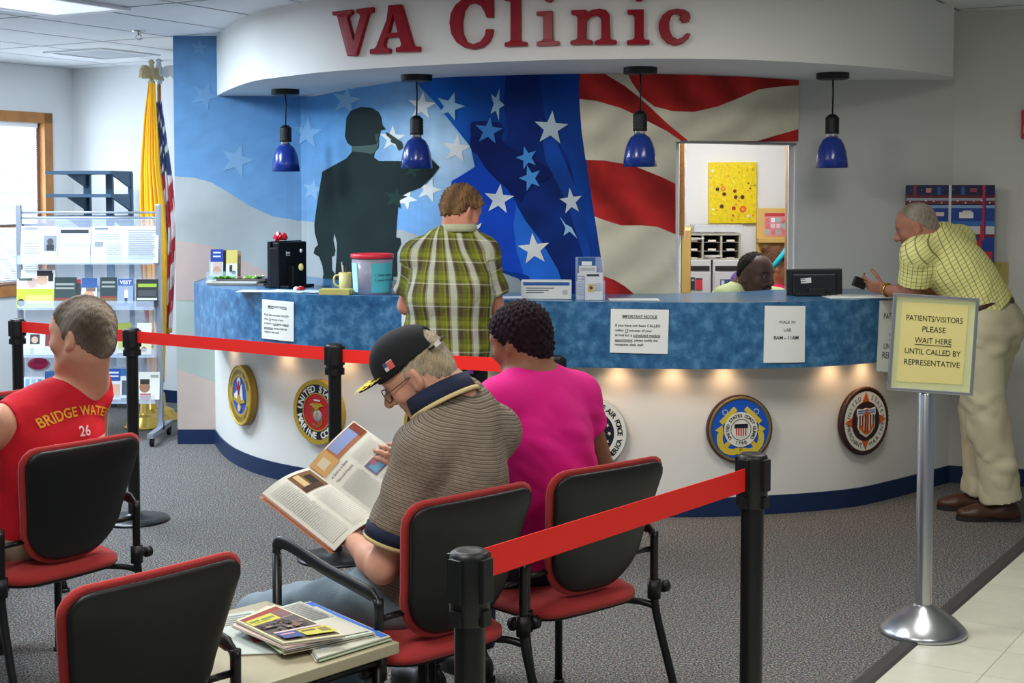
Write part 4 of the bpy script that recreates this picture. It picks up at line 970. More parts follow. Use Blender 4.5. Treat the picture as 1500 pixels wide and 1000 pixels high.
# blue grey shelf unit on the back wall
steelb = mat('blue_grey_steel', (70, 98, 124), .45, metal=.2)
Yb = 11.15; su = thing('shelf_unit', 'blue-grey steel shelf unit by the back wall, behind the literature rack', 'shelf', at(132, 640, Yb)*1)
su.location = Vector((at(132, 300, Yb).x, Yb, 0)); MW[su.name] = Matrix.Translation(su.location)
xa, xb = at(79, 300, Yb).x, at(184, 300, Yb).x; Ms = Matrix.Translation(((xa+xb)/2, Yb, 0)) @ Matrix.Rotation(math.radians(-14), 4, 'Z'); hw = (xb-xa)/2
zs_ = [at(130, y, Yb).z for y in (253, 286.5, 318)]+[.95, .62, .3]
for z in zs_:
    b = MB(); b.box((0, 0, z), (2*hw, .34, .026), Ms); b.build('shelf_board', steelb, su)
for x in (-hw*.38, hw*.32, hw*.97):
    b = MB(); b.box((x, .15, zs_[0]/2), (.055 if x < hw*.9 else .03, .03, zs_[0]), Ms); b.build('upright', steelb, su)
for z in zs_[:3]:
    for x in (-hw*.38, hw*.97):
        b = MB(); b.add([Ms @ Vector(v) for v in ((x-.008, .14, z-.012), (x-.008, -.15, z-.012), (x-.008, .14, z-.12), (x+.008, .14, z-.012), (x+.008, -.15, z-.012), (x+.008, .14, z-.12))], [(0, 1, 2), (5, 4, 3), (0, 3, 4, 1), (1, 4, 5, 2), (2, 5, 3, 0)]); b.build('shelf_bracket', steelb, su)

# flags on poles
brass = mat('brass', (196, 164, 82), .28, metal=.85); eagle_s = mat('eagle_silver', (178, 182, 186), .35, metal=.6)
def flag_stand(px_top, px_bot, Y, lab, eagle_m, yt, turn=0.0):
    f0 = at(px_bot, 600, Y); r = thing('flag_pole', lab, 'flag pole', Vector((f0.x, Y, 0)), 0, 'flag poles in the left corner')
    top = at(px_top, yt, Y)
    b = MB(); b.lathe([(.0, 0), (.15, 0), (.152, .012), (.135, .022), (.13, .04), (.10, .052), (.095, .075), (.06, .09), (.035, .105), (.03, .2), (.022, .205), (.0, .206)], 40, M=Matrix.Translation((f0.x, Y, 0))); b.build('base', brass, r)
    b = MB(); b.tube([(f0.x, Y, .2), (top.x, Y, top.z)], .014, 12); b.build('pole', mat('pole_oak', (150, 108, 58), .4), r)
    b = MB(); T = Matrix.Translation(top) @ Matrix.Rotation(turn, 4, 'Z'); b.lathe([(0, 0), (.02, .005), (.026, .03), (.014, .05), (.012, .06), (.0, .061)], 14, 0, T)
    b.lathe([(.0, .05), (.02, .06), (.03, .09), (.028, .12), (.018, .145), (.017, .16), (.022, .175), (.014, .19), (.0, .195)], 14, 0, T)
    b.prism([(.015, .185), (.04, .172), (.018, .17)], -.008, .008, T @ Matrix.Rotation(PI/2, 4, 'X'))
    for s_ in (-1, 1): b.prism([(s_*.01, .10), (s_*.045, .135), (s_*.10, .145), (s_*.135, .11), (s_*.15, .05), (s_*.12, .075), (s_*.105, .045), (s_*.085, .07), (s_*.06, .05), (s_*.03, .06)], -.012, .012, T @ Matrix.Rotation(PI/2, 4, 'X'))
    b.build('eagle', eagle_m, r); return r
flag_stand(222, 222, 10.5, 'flag pole with the tan eagle carrying the plain yellow flag', mat('eagle_tan', (176, 160, 120), .4, metal=.4), 126, 1.25)
flag_stand(233, 236, 10.6, 'flag pole with the silver spread eagle carrying the striped flag', eagle_s, 124)
def drape(name, rows_, Y, fold_n, amp, colf, lab, seed):
    """hanging cloth: rows of (y pixel, left px, right px)"""
    ys = [r[0] for r in rows_]; n, mrows = 90, 120; V = []; C = []
    for j in range(mrows+1):
        y = ys[0]+(ys[-1]-ys[0])*j/mrows; a = np.interp(y, ys, [r[1] for r in rows_]); c = np.interp(y, ys, [r[2] for r in rows_])
        for i in range(n+1):
            u = i/n; p = at(a+(c-a)*u, y, Y); ph = fold_n*2*PI*u+.8*math.sin(j*.05+seed); am = amp*min(1, .25+j/40)
            V.append((p.x+.25*am*math.cos(ph), Y+am*math.sin(ph)+.3*am*math.sin(2.3*ph+seed), p.z)); C.append(lin(colf(u, j/mrows)))
    F = [(j*(n+1)+i, (j+1)*(n+1)+i, (j+1)*(n+1)+i+1, j*(n+1)+i+1) for j in range(mrows) for i in range(n)]
    b = MB(); b.add(V, F, 0, True, None, C); o = b.build(name, mat('flag_cloth', attr='Col', rough=.75, sheen=.2)); s_ = o.modifiers.new('solid', 'SOLIDIFY'); s_.thickness = .003
    return tag(o, lab, 'flag', 'flags in the left corner')
def yc(u, v):
    c = (246, 186, 20)
    if .74 < v < .83 and u < .3-abs(v-.785)*3: c = (206, 40, 40)
    if .70 < v < .80 and .42 < u < .56: c = (120, 140, 176)
    if u < .03 or v > .985: c = (210, 150, 40)
    return c
drape('yellow_flag', [(122, 217, 227), (170, 211, 230), (250, 205, 235), (300, 203, 241), (360, 205, 244), (470, 212, 243), (560, 220, 240)], 10.42, 5.5, .035, yc, 'yellow flag with red mark hanging on the front pole', 1)
def uc(u, v):
    uu = u+.35*v
    if v < .32:
        k = ((u*3+v*9) % 1-.5)**2+((v*14+u*2) % 1-.5)**2
        return (232, 234, 238) if k < .07 else (30, 52, 110)
    if v > .975: return (214, 166, 50)
    return (190, 28, 48) if int((u*2.2+v*9)) % 2 else (232, 222, 226)
drape('striped_flag', [(148, 230, 236), (200, 233, 243), (260, 236, 252), (340, 238, 260), (420, 240, 255), (487, 241, 251)], 10.5, 3.5, .03, uc, 'red and white striped flag with starred blue corner hanging against the blue wall', 4)
drape('dark_flag', [(150, 229, 234), (240, 233, 241), (360, 238, 247), (490, 240, 248)], 10.56, 2.5, .02, lambda u, v: (30, 32, 44), 'dark navy flag hanging between the yellow flag and the striped flag', 2)
fp = flag_stand(213, 212, 10.25, 'brass flag base nearest the rack with a short pole', brass, 470)
for c in list(fp.children):
    if c.name.startswith('eagle'): bpy.data.objects.remove(c)

# literature rack
RY = gz(240, 640).y-.12; rk = thing('literature_rack', 'tall silver and clear acrylic brochure rack on casters, left of the counter', 'rack', Vector((at(131, 500, RY).x, RY, 0)))
alum = mat('aluminium', (176, 186, 200), .35, metal=.7); acr = mat('clear_acrylic', (205, 220, 240), .08, alpha=.3, spec=.5)
xl, xr_ = at(29, 400, RY).x, at(233, 400, RY).x; zt2 = at(230, 299, RY).z
for x in (xl, xr_):
    b = MB(); b.box((x, RY, (zt2+.1)/2), (.032, .045, zt2-.1), bev=.006); b.build('upright', alum, rk)
    b = MB(); b.add([(x-.02, RY+.26, .1), (x+.02, RY+.26, .1), (x+.02, RY-.30, .09), (x-.02, RY-.30, .09), (x-.02, RY+.26, .065), (x+.02, RY+.26, .065), (x+.02, RY-.30, .06), (x-.02, RY-.30, .06)], [(0, 1, 2, 3), (7, 6, 5, 4), (0, 4, 5, 1), (1, 5, 6, 2), (2, 6, 7, 3), (3, 7, 4, 0)]); b.box((x, RY, .1), (.04, .05, .05)); b.build('foot', alum, rk)
    for dy in (-.25, .22):
        b = MB(); b.lathe([(0, -.012), (.026, -.012), (.03, -.006), (.03, .006), (.026, .012), (0, .012)], 20, M=Matrix.Translation((x, RY+dy, .03)) @ Matrix.Rotation(PI/2, 4, 'Y')); b.box((x, RY+dy+.006, .05), (.03, .02, .03)); b.build('caster', black_pl, rk)
tiers = [(317, 386), (386, 452), (452, 521), (521, 588)]
for y in (311, 319):
    b = MB(); z = at(131, y, RY).z; b.tube([(xl, RY, z), (xr_, RY, z)], .007, 10); b.build('cross_bar', alum, rk)
for (ya, yb) in tiers:
    z1, z0 = at(131, ya, RY).z, at(131, yb, RY).z; d = .05
    b = MB(); V = [(xl+.02, RY+.045, z1), (xr_-.02, RY+.045, z1), (xr_-.02, RY-.01, z0), (xl+.02, RY-.01, z0)]; b.add(V+[(v[0], v[1]+.004, v[2]) for v in V], [(0, 3, 2, 1), (4, 5, 6, 7), (0, 1, 5, 4), (2, 3, 7, 6)]); b.build('back_panel', acr, rk)
    b = MB(); b.box(((xl+xr_)/2, RY-.055, z0), (xr_-xl-.03, .075, .005)); b.box(((xl+xr_)/2, RY-.093, z0+.03), (xr_-xl-.03, .004, .06)); b.build('pocket', acr, rk)
LY = RY-.045
G_ = 'printed sheets and brochures in the acrylic rack'
leaflet('flyer', (30, 331, 83, 385), LY, [(.08, .03, .45, .1, (120, 130, 140)), (.62, .25, .97, .68, (120, 126, 134)), (.8, .42, .09, (60, 62, 66)), (.7, .5, .9, .66, (40, 42, 46))]+rows(.08, .3, .55, .85, 8, (170, 176, 182)), 'white flyer with a small grey portrait, top left of the rack', group=G_, cat='flyer')
leaflet('flyer', (85, 333, 131, 385), LY, [(.06, .06, .94, .16, (40, 44, 52))]+rows(.15, .45, .9, .55, 2, (160, 166, 174))+rows(.1, .7, .5, .95, 4, (170, 176, 182)), 'white flyer with a dark title bar in the top row of the rack', group=G_, cat='flyer')
leaflet('flyer', (133, 331, 181, 385), LY, [(.1, .04, .5, .1, (110, 120, 130)), (.1, .42, .36, .56, (130, 136, 142))]+rows(.1, .2, .9, .38, 3, (168, 174, 182))+rows(.42, .45, .92, .95, 9, (180, 184, 190)), 'white flyer with a small grey emblem, third in the top row of the rack', group=G_, cat='flyer')
leaflet('flyer', (182, 331, 231, 385), LY, rows(.1, .1, .9, .92, 14, (150, 158, 168)), 'white flyer packed with text lines, top right of the rack', group=G_, cat='flyer')
leaflet('magazine', (24, 395, 79, 451), LY, [(0, .5, 1, 1, (176, 184, 60)), (0, 0, 1, .5, (222, 224, 222)), (.4, .34, .14, (196, 170, 160)), (.66, .26, .15, (206, 170, 146)), (.52, .02, .92, .16, (40, 34, 38)), (.82, .08, .95, .3, (40, 34, 38)), (.05, .22, .4, .28, (70, 90, 80)), (.12, .86, .1, (60, 50, 46)), (.25, .66, .95, .9, (196, 198, 110))], 'white and lime magazine cover with a smiling woman, left end of the second rack row', group=G_, cat='magazine')
leaflet('brochure', (79, 406, 111, 449), LY, [(0, 0, 1, .7, (52, 66, 66)), (.06, .2, .9, .27, (150, 156, 150)), (.06, .34, .9, .4, (150, 156, 150)), (0, .76, 1, 1, (110, 84, 56)), (0, .7, 1, .76, (140, 60, 50))], 'dark green and brown brochure left of the man\'s head, second rack row', base=(52, 66, 66), group=G_)
leaflet('brochure', (97, 409, 117, 446), LY+.006, [(0, 0, 1, .16, (170, 44, 50)), (0, .16, 1, 1, (48, 60, 62))], 'dark brochure with a red top edge in the second rack row', base=(60, 66, 66), group=G_)
leaflet('brochure', (119, 407, 141, 446), LY, [(0, 0, 1, .36, (56, 90, 150)), (.5, .68, .36, (196, 150, 120)), (.3, .36, .9, .5, (120, 100, 90))], 'blue topped brochure with a face, above the man\'s head', base=(205, 205, 205), group=G_)
leaflet('brochure', (146, 406, 170, 447), LY, [(0, 0, 1, .68, (48, 62, 64)), (.1, .14, .9, .22, (150, 156, 150)), (.1, .3, .9, .36, (150, 156, 150)), (0, .68, 1, .74, (140, 60, 50)), (0, .74, 1, 1, (116, 90, 60))], 'dark green and brown brochure right of the man\'s head, second rack row', base=(52, 66, 66), group=G_)
leaflet('brochure', (172, 408, 194, 448), LY, [(0, 0, 1, 1, (72, 96, 160)), (0, .26, 1, .9, (136, 156, 184)), (.56, .36, .1, (190, 160, 140)), (.44, .42, .68, .7, (228, 228, 226)), (.46, .7, .64, .92, (60, 60, 70))], 'blue VEST brochure with a standing man, second rack row', group=G_, word=('VEST', .14, .88, .2, (236, 238, 242)))
leaflet('brochure', (199, 409, 231, 449), LY, [(0, 0, 1, 1, (40, 44, 46)), (.08, .16, .92, .28, (150, 180, 60)), (.1, .4, .9, .62, (70, 74, 76))]+[(.1+.14*k, .8, .055, (10, 10, 12)) for k in range(7)]+[(.05, .68, .95, .76, (200, 202, 200))], 'black brochure with a green title and a row of people, right end of second row', group=G_)
leaflet('brochure', (34, 488, 65, 520), LY, [(.3, .05, .75, .5, (70, 60, 66)), (.52, .3, .16, (200, 170, 150)), (.1, .55, .9, .95, (214, 220, 226)), (.3, .66, .5, .95, (150, 170, 190))], 'white brochure with a portrait behind the red belt, left of the man\'s face', group=G_)
leaflet('brochure', (66, 487, 78, 520), LY, [(0, 0, 1, .6, (120, 60, 66))], 'narrow red and white brochure right beside the man\'s forehead', group=G_)
leaflet('brochure', (157, 490, 171, 519), LY, [(0, .2, 1, 1, (188, 176, 214))], 'lavender brochure between the man\'s head and the stanchion', group=G_)
leaflet('brochure', (171, 473, 191, 517), LY, [(0, 0, 1, .3, (150, 160, 70)), (.1, .36, .9, .9, (176, 178, 110))], 'olive green brochure in front of the stanchion, third rack row', base=(200, 204, 150), group=G_)
leaflet('brochure', (200, 473, 221, 519), LY, [(0, 0, 1, .3, (226, 226, 220)), (.1, .4, .9, .6, (90, 60, 60)), (0, .65, 1, 1, (206, 200, 160)), (.5, .84, .2, (150, 110, 96))], 'cream brochure with small photos, right of the stanchion in the third row', group=G_)
leaflet('brochure', (33, 552, 64, 586), LY, [(.12, .1, .3, .9, (120, 170, 200)), (.4, .1, .58, .9, (150, 190, 210)), (.7, .1, .88, .9, (90, 140, 180))], 'white brochure with blue columns low on the rack by the man\'s chin', group=G_)
leaflet('brochure', (65, 544, 86, 584), LY, [(0, 0, 1, .35, (40, 90, 140)), (.1, .5, .9, .9, (190, 196, 200))], 'blue topped brochure low on the rack under the man\'s chin', group=G_)
leaflet('brochure', (153, 540, 176, 585), LY, [(0, 0, 1, .4, (36, 76, 150)), (.15, .1, .85, .16, (206, 214, 230)), (.15, .22, .85, .27, (206, 214, 230)), (.1, .5, .95, .9, (206, 164, 140))], 'blue topped brochure with a pink photo, lowest rack row', group=G_)
leaflet('brochure', (176, 540, 187, 583), LY, [(0, 0, 1, .25, (46, 100, 160)), (.2, .4, .8, .9, (70, 84, 96))], 'narrow white and blue brochure left of the stanchion, lowest rack row', group=G_)
leaflet('brochure', (200, 545, 233, 585), LY, [(0, 0, 1, 1, (222, 222, 212)), (.35, .55, .24, (150, 110, 84)), (.14, .26, .56, .44, (50, 40, 36)), (.15, .78, .62, 1, (170, 90, 80)), (.6, .1, .95, .2, (150, 160, 150))], 'cream brochure with a large portrait, bottom right of the rack', group=G_)
b = MB(); q = Imp(); A = at(40, 534, RY+.05); B_ = at(74, 533, RY+.05); q.ell((A+B_)/2, ((B_.x-A.x)/2, .03, .048)); Vn, Qn = q.mesh(.008)
tag(link('pouch', np_mesh('pouch', Vn, Qn, mat('magenta_cloth', (176, 36, 78), .7))), 'magenta pouch lying on the lower rack shelf behind the man\'s face', 'pouch')

# ceiling fittings
r = thing('ceiling_light', 'recessed fluorescent ceiling light with a ribbed lens, top left', 'ceiling light', (LAMPS[0][0], LAMPS[0][1], CEIL-.02), math.radians(-30), 'recessed ceiling fittings')
b = MB(); b.prism([(-.305, -.61), (.305, -.61), (.305, .61), (-.305, .61)], 0, .015, holes=[[(-.275, -.58), (.275, -.58), (.275, .58), (-.275, .58)]]); b.build('frame', mat('fitting_white', (225, 228, 230), .5), r, True)
b = MB(); b.box((0, 0, .012), (.55, 1.16, .006)); b.build('diffuser', mat('lens', (235, 240, 245), .4, emit=(232, 242, 255), estr=.55, bump=.3, bscale=120), r, True)
pv = gz(150, 78, CEIL); r = thing('ceiling_vent', 'white perforated air vent in the ceiling above the flags', 'vent', (pv.x, pv.y, CEIL-.012), math.radians(-30), 'recessed ceiling fittings')
b = MB(); b.prism([(-.3, -.3), (.3, -.3), (.3, .3), (-.3, .3)], 0, .012, holes=[[(-.26, -.26), (.26, -.26), (.26, .26), (-.26, .26)]]); b.build('frame', mat('fitting_white'), r, True)
b = MB(); b.box((0, 0, .009), (.52, .52, .004)); b.build('perforated_plate', mat('vent_plate', (186, 190, 196), .5, bump=1, bscale=90), r, True)
pv = gz(203, 45, CEIL); r = thing('sprinkler', 'small chrome fire sprinkler head in the ceiling', 'sprinkler', (pv.x, pv.y, CEIL))
chrome = mat('chrome', (200, 204, 208), .15, metal=1)
b = MB(); b.lathe([(.045, 0), (.045, -.005), (.03, -.009), (.0, -.01)], 20); b.build('escutcheon', chrome, r, True)
b = MB(); b.lathe([(.012, -.008), (.012, -.028), (.007, -.03), (.0, -.03)], 12); b.tube([(.012, 0, -.028), (.02, 0, -.042), (.006, 0, -.055)], .003, 6); b.tube([(-.012, 0, -.028), (-.02, 0, -.042), (-.006, 0, -.055)], .003, 6); b.lathe([(.022, -.056), (.024, -.058), (.0, -.06)], 16); b.build('nozzle', chrome, r, True)

# right wall: canvas, switch, alarm
wn = Vector((-.16, -1, 0)).normalized(); Pc = at(1391.5, 345, 8.13); Mc = face_mat(Pc, wn)
def on(pxx, pyy, M=Mc):
    o = M.translation; n = Vector((M[0][2], M[1][2], M[2][2])); d = px_dir(pxx, pyy); e = Vector((0, 0, EYE)); k = (o-e).dot(n)/d.dot(n); return M.inverted() @ (e+d*k)
cv_ = thing('canvas_painting', 'blue and red abstract painting on the grey wall behind the man in yellow', 'painting', Pc)
a, c = on(1328, 271), on(1455, 418)
b = MB(); b.box(((a.x+c.x)/2, (a.y+c.y)/2, -.02), (c.x-a.x, a.y-c.y, .04), Mc); b.build('canvas', mat('canvas_navy', (14, 28, 66), .5), cv_)
def rectM(mb, M, x0, y0, x1, y1, z, c): mb.add([(x0, y1, z), (x1, y1, z), (x1, y0, z), (x0, y0, z)], [(0, 1, 2, 3)], 0, False, M, lin(c))
b = MB(); F_ = lambda u, v: (a.x+(c.x-a.x)*u, a.y+(c.y-a.y)*v)
for i, (u0, v0, u1, v1, col_) in enumerate([(0, 0, 1, .10, (14, 26, 66)), (.0, .10, 1, .13, (96, 20, 30)), (0, .13, 1, .155, (150, 158, 166)), (0, .155, 1, .19, (110, 36, 50)), (0, .2, 1, .23, (130, 160, 196)), (0, .23, 1, .40, (26, 62, 140)), (0, .40, 1, .49, (190, 196, 200)), (0, .36, 1, .41, (46, 104, 170)), (0, .49, 1, .52, (110, 24, 40)), (0, .52, 1, 1, (22, 56, 140)), (.08, .0, .11, .11, (150, 30, 40)), (.35, .02, .39, .1, (40, 80, 160)), (.62, .02, .66, .1, (40, 80, 160)), (.48, 0, .51, .4, (196, 198, 200)), (.86, 0, .9, .4, (190, 34, 40)), (.84, .4, .885, .55, (190, 34, 40)), (.885, .0, .9, .5, (40, 50, 130)), (.8, .55, .86, .72, (180, 36, 50)), (.84, .66, .98, .76, (180, 36, 50)), (.6, .27, .76, .33, (222, 220, 210)), (.64, .255, .74, .29, (214, 206, 196)), (.3, .27, .43, .31, (214, 190, 186)), (.22, .03, .28, .075, (200, 130, 130)), (.72, .03, .8, .07, (150, 50, 80))]):
    x0, y0 = F_(u0, v0); x1, y1 = F_(u1, v1); rectM(b, Mc, x0, y0, x1, y1, .0005+.0003*i, col_)
for k in range(11):
    x0, y0 = F_(.04+.09*k, .165+.012*math.sin(k*2)); b.prism([(x0+p[0], y0+p[1]) for p in circ(0, 0, .004, 8)], .008, .0085, Mc, 0, col=lin((236, 236, 230)))
for k in range(8):
    x0, y0 = F_(.05+.12*k, .05+.01*math.sin(k*3)); b.prism([(x0+p[0], y0+p[1]) for p in circ(0, 0, .004, 8)], .008, .0085, Mc, 0, col=lin((50, 130, 110)))
b.build('painted_shapes', mat('canvas_paint', attr='Col', rough=.4), cv_)
tS = WG.px(1464.5, 400); Psw = WG.map(*tS, .001); nW = WG.nrm(tS[0]); Mw = face_mat(Psw, (nW[0], nW[1], 0)); sw = thing('light_switch', 'beige double light switch plate on the wall behind the man in yellow', 'light switch', Psw)
b = MB(); b.box((0, 0, .003), (.094, .13, .007), Mw, bev=.002); b.build('plate', mat('switch_beige', (184, 168, 92), .4), sw)
b = MB(); b.box((-.0, .012, .01), (.012, .026, .012), Mw, bev=.002); b.build('toggle', mat('switch_beige'), sw)
for y in (-.045, .045):
    b = MB(); b.lathe([(0, .0085), (.004, .0085), (.004, .006)], 10, 0, Mw @ Matrix.Translation((0, y, 0))); b.build('screw', goldd, sw)
tA = WG.px(1506, 182); Pa = WG.map(*tA, .001); Ma = face_mat(Pa, (nW[0], nW[1], 0)); fa = thing('fire_alarm', 'red fire alarm box at the right edge of the wall', 'alarm', Pa)
b = MB(); b.box((0, 0, .02), (.075, .16, .04), Ma, bev=.004); b.build('housing', mat('alarm_red', (176, 24, 30), .4), fa)
b = MB(); b.box((.0, -.03, .042), (.05, .05, .008), Ma, bev=.002); b.build('strobe', swhite, fa)

# ================================================================ BACK OFFICE seen through the reception window
OY = 10.3; off_wall = mat('office_white', (238, 239, 240), .7)
Lj = CM.map(t_o0, 0); Rj = CM.map(t_o1, 0)
b = MB(); OW = Curve([(at(1002, 300, OY).x, OY), (3.6, OY)]); OW.strip(b, -.1, OW.L, 0, CEIL, 0, -.1, step=2); struct(b, 'wall_office', off_wall)
OL = Curve([(Lj.x+.02, Lj.y+.12), (at(1002, 300, OY).x, OY)]); b = MB(); n_ = OL.nrm(1)
OLw = Curve([(at(1002, 300, OY).x, OY), (Lj.x+.03, Lj.y+.11)])
b.prism([(Lj.x-.02, Lj.y+.11), (Lj.x+.035, Lj.y+.11), (at(1002, 300, OY).x, OY), (at(1002, 300, OY).x-.08, OY)], 0, CEIL); struct(b, 'wall_office_left', off_wall)
b = MB(); rx = at(1154, 300, 9.1).x; b.prism([(Rj.x-.004, Rj.y+.016), (Rj.x+.1, Rj.y+.05), (rx+.08, 9.1), (rx, 9.1)], 0, CEIL); struct(b, 'wall_office_right', off_wall)
b = MB(); b.box((rx, 9.12, 1.0), (.022, .03, 2.0)); struct(b, 'trim_2', mat('door_edge_brown', (150, 122, 104), .5))
b = MB(); CM.strip(b, t_o0, t_o1, zo-.004, zo+.008, .009, -.11, step=.03); struct(b, 'trim_3', mat('rail_grey', (120, 122, 128), .4))
Mo = face_mat((0, OY-.002, 0), (0, -1, 0))
art = thing('painting', 'yellow flower painting on the white office wall', 'painting', at(1072, 282, OY))
A, B_ = at(1037, 327, OY), at(1108, 237.5, OY); Mo = face_mat(((A.x+B_.x)/2, OY-.03, (A.z+B_.z)/2), (0, -1, 0)) @ Matrix.Rotation(.008, 4, 'Z'); aw, ah = (B_.x-A.x), (B_.z-A.z)
b = MB(); b.box((0, 0, -.014), (aw, ah, .026), Mo, bev=.003); b.build('canvas', mat('yellow_paint', (240, 214, 20), .5, var=.12, vscale=40), art)
b = MB()
for k in range(150):
    x, y = random.uniform(-.47, .47)*aw, random.uniform(-.47, .47)*ah; b.prism(circ(x, y, random.uniform(.003, .009), 8), 0, .0012+.0002*(k % 5), Mo, 0, col=lin(random.choice([(250, 224, 40), (232, 196, 16), (246, 236, 90), (226, 206, 40), (220, 150, 40), (210, 200, 30), (236, 226, 150)])))
for (u, v, rr, c) in ((.18, .44, .013, (70, 30, 20)), (.3, .43, .016, (236, 130, 60)), (.32, .52, .013, (80, 30, 22)), (.54, .47, .012, (120, 40, 30)), (.56, .57, .013, (80, 30, 24)), (.7, .57, .014, (70, 28, 24)), (.27, .72, .014, (80, 34, 24)), (.52, .75, .014, (176, 40, 30)), (.71, .77, .024, (240, 110, 50)), (.5, .87, .008, (190, 70, 60)), (.82, .88, .012, (236, 214, 190)), (.08, .14, .012, (244, 240, 200)), (.09, .77, .009, (246, 244, 220)), (.86, .43, .007, (140, 60, 30))):
    x, y = (u-.5)*aw, (.5-v)*ah; b.prism([(x+rr*(1+.12*math.sin(7*t))*math.cos(t), y+rr*(1+.12*math.sin(7*t))*math.sin(t)) for t in np.linspace(0, 2*PI, 20, endpoint=False)], 0, .004, Mo, 0, col=lin(c)); b.prism(circ(x, y, rr*.4, 8), .004, .005, Mo, 0, col=lin(tuple(min(255, q*1.5) for q in c)))
b.build('painted_flowers', mat('flower_paint', attr='Col', rough=.5), art)
# cabinets and sorter
cabm = mat('cabinet_white', (206, 210, 216), .45); dark = mat('slot_dark', (34, 36, 42), .6)
CY = OY-.45
for x0, x1, lab in ((1004, 1042, 'white office cabinet with a dark slot, left one under the sorter'), (1043.5, 1100, 'white office cabinet with a dark slot, right one behind the seated clerk')):
    A, B_ = at(x0, 440, CY), at(x1, 381, CY); zt3 = B_.z; r = thing('cabinet', lab, 'cabinet', Vector(((A.x+B_.x)/2, CY, 0)), 0, 'white office cabinets'); cx_ = (A.x+B_.x)/2; w_ = B_.x-A.x-.004
    b = MB(); b.box((cx_, CY+.2, zt3/2), (w_, .4, zt3), bev=.004); b.build('body', cabm, r)
    b = MB(); z = at(1000, 393, CY).z; b.box((cx_, CY-.002, z), (w_*.88, .01, .035)); b.build('slot', dark, r)
    b = MB(); z0, z1 = .2, at(1000, 398, CY).z; b.box((cx_, CY-.006, (z0+z1)/2), (w_*.94, .014, z1-z0), bev=.003); b.build('door', cabm, r)
leaflet('brochure', (1006, 407, 1011, 424), CY-.02, [(0, 0, 1, 1, (90, 120, 170)), (.2, .2, .7, .8, (214, 220, 230))], 'blue and white leaflet on the left cabinet door', tilt=.0, group='leaflets on the cabinet doors')
leaflet('brochure', (1011.5, 406, 1018, 424), CY-.02, [(0, 0, 1, 1, (50, 60, 72)), (.2, .15, .8, .3, (180, 190, 200))], 'dark grey leaflet on the left cabinet door', tilt=.0, group='leaflets on the cabinet doors')
leaflet('brochure', (1018.5, 407, 1029, 424), CY-.02, [(0, 0, 1, 1, (206, 60, 72)), (0, 0, 1, .15, (70, 70, 80))], 'red leaflet on the left cabinet door', tilt=.0, group='leaflets on the cabinet doors')
leaflet('brochure', (1055, 409, 1070, 424), CY-.02, [(0, 0, 1, 1, (60, 84, 130)), (.1, .1, .4, .9, (214, 224, 236))], 'blue leaflet on the right cabinet door beside the clerk', tilt=.0, group='leaflets on the cabinet doors')
SY = CY+.02; A, B_ = at(1002, 380.5, SY), at(1084, 342, SY); zc0, zc1 = zt3, B_.z; sorter = thing('paper_sorter', 'grey desktop mail sorter with nine slots on the white cabinets', 'sorter', Vector(((A.x+B_.x)/2, SY, zc0)))
sm = mat('sorter_grey', (172, 170, 160), .5); wI = (B_.x-A.x); cx_ = (A.x+B_.x)/2; hI = zc1-zc0
b = MB(); b.box((cx_, SY+.36, zc0+hI/2), (wI, .02, hI)); b.build('back', mat('sorter_inside', (126, 130, 136), .6), sorter)
for k in range(4): b = MB(); b.box((A.x+wI*k/3, SY+.18, zc0+hI/2), (.014, .36, hI)); b.build('divider', sm, sorter)
for k in (0, 3): b = MB(); b.box((cx_, SY+.18, zc0+.006+(hI-.012)*k/3), (wI+.014, .37, .012)); b.build('panel', sm, sorter)
for k in (1, 2): b = MB(); b.box((cx_, SY+.19, zc0+hI*k/3), (wI, .34, .005)); b.build('shelf_board', mat('sorter_inside'), sorter)
for i in range(3):
    for k in range(3):
        b = MB(); b.box((A.x+wI*(i+.5)/3, SY+.004, zc0+hI*k/3+.012), (.055, .006, .014)); b.build('label_holder', swhite, sorter)
for (i, k, lab) in ((0, 2, 'loose white papers in the top left sorter slot'), (1, 0, 'white papers bulging from the bottom middle sorter slot')):
    b = MB()
    for q_ in range(5): b.box((0, 0, q_*.003), (.12, .22, .0022), Matrix.Translation((A.x+wI*(i+.5)/3, SY+.10, zc0+hI*k/3+.02)) @ Matrix.Rotation(random.uniform(-.15, .15), 4, 'Z') @ Matrix.Rotation(random.uniform(-.05, .05), 4, 'Y'))
    tag(b.build('paper_sheets', paper), lab, 'papers')
b = MB(); b.box((cx_+.05, SY+.15, zc1+.035), (.34, .24, .05), bev=.004); tag(b.build('letter_tray', mat('clear_tray', (214, 222, 230), .1, alpha=.45)), 'clear letter tray on top of the grey sorter', 'tray')
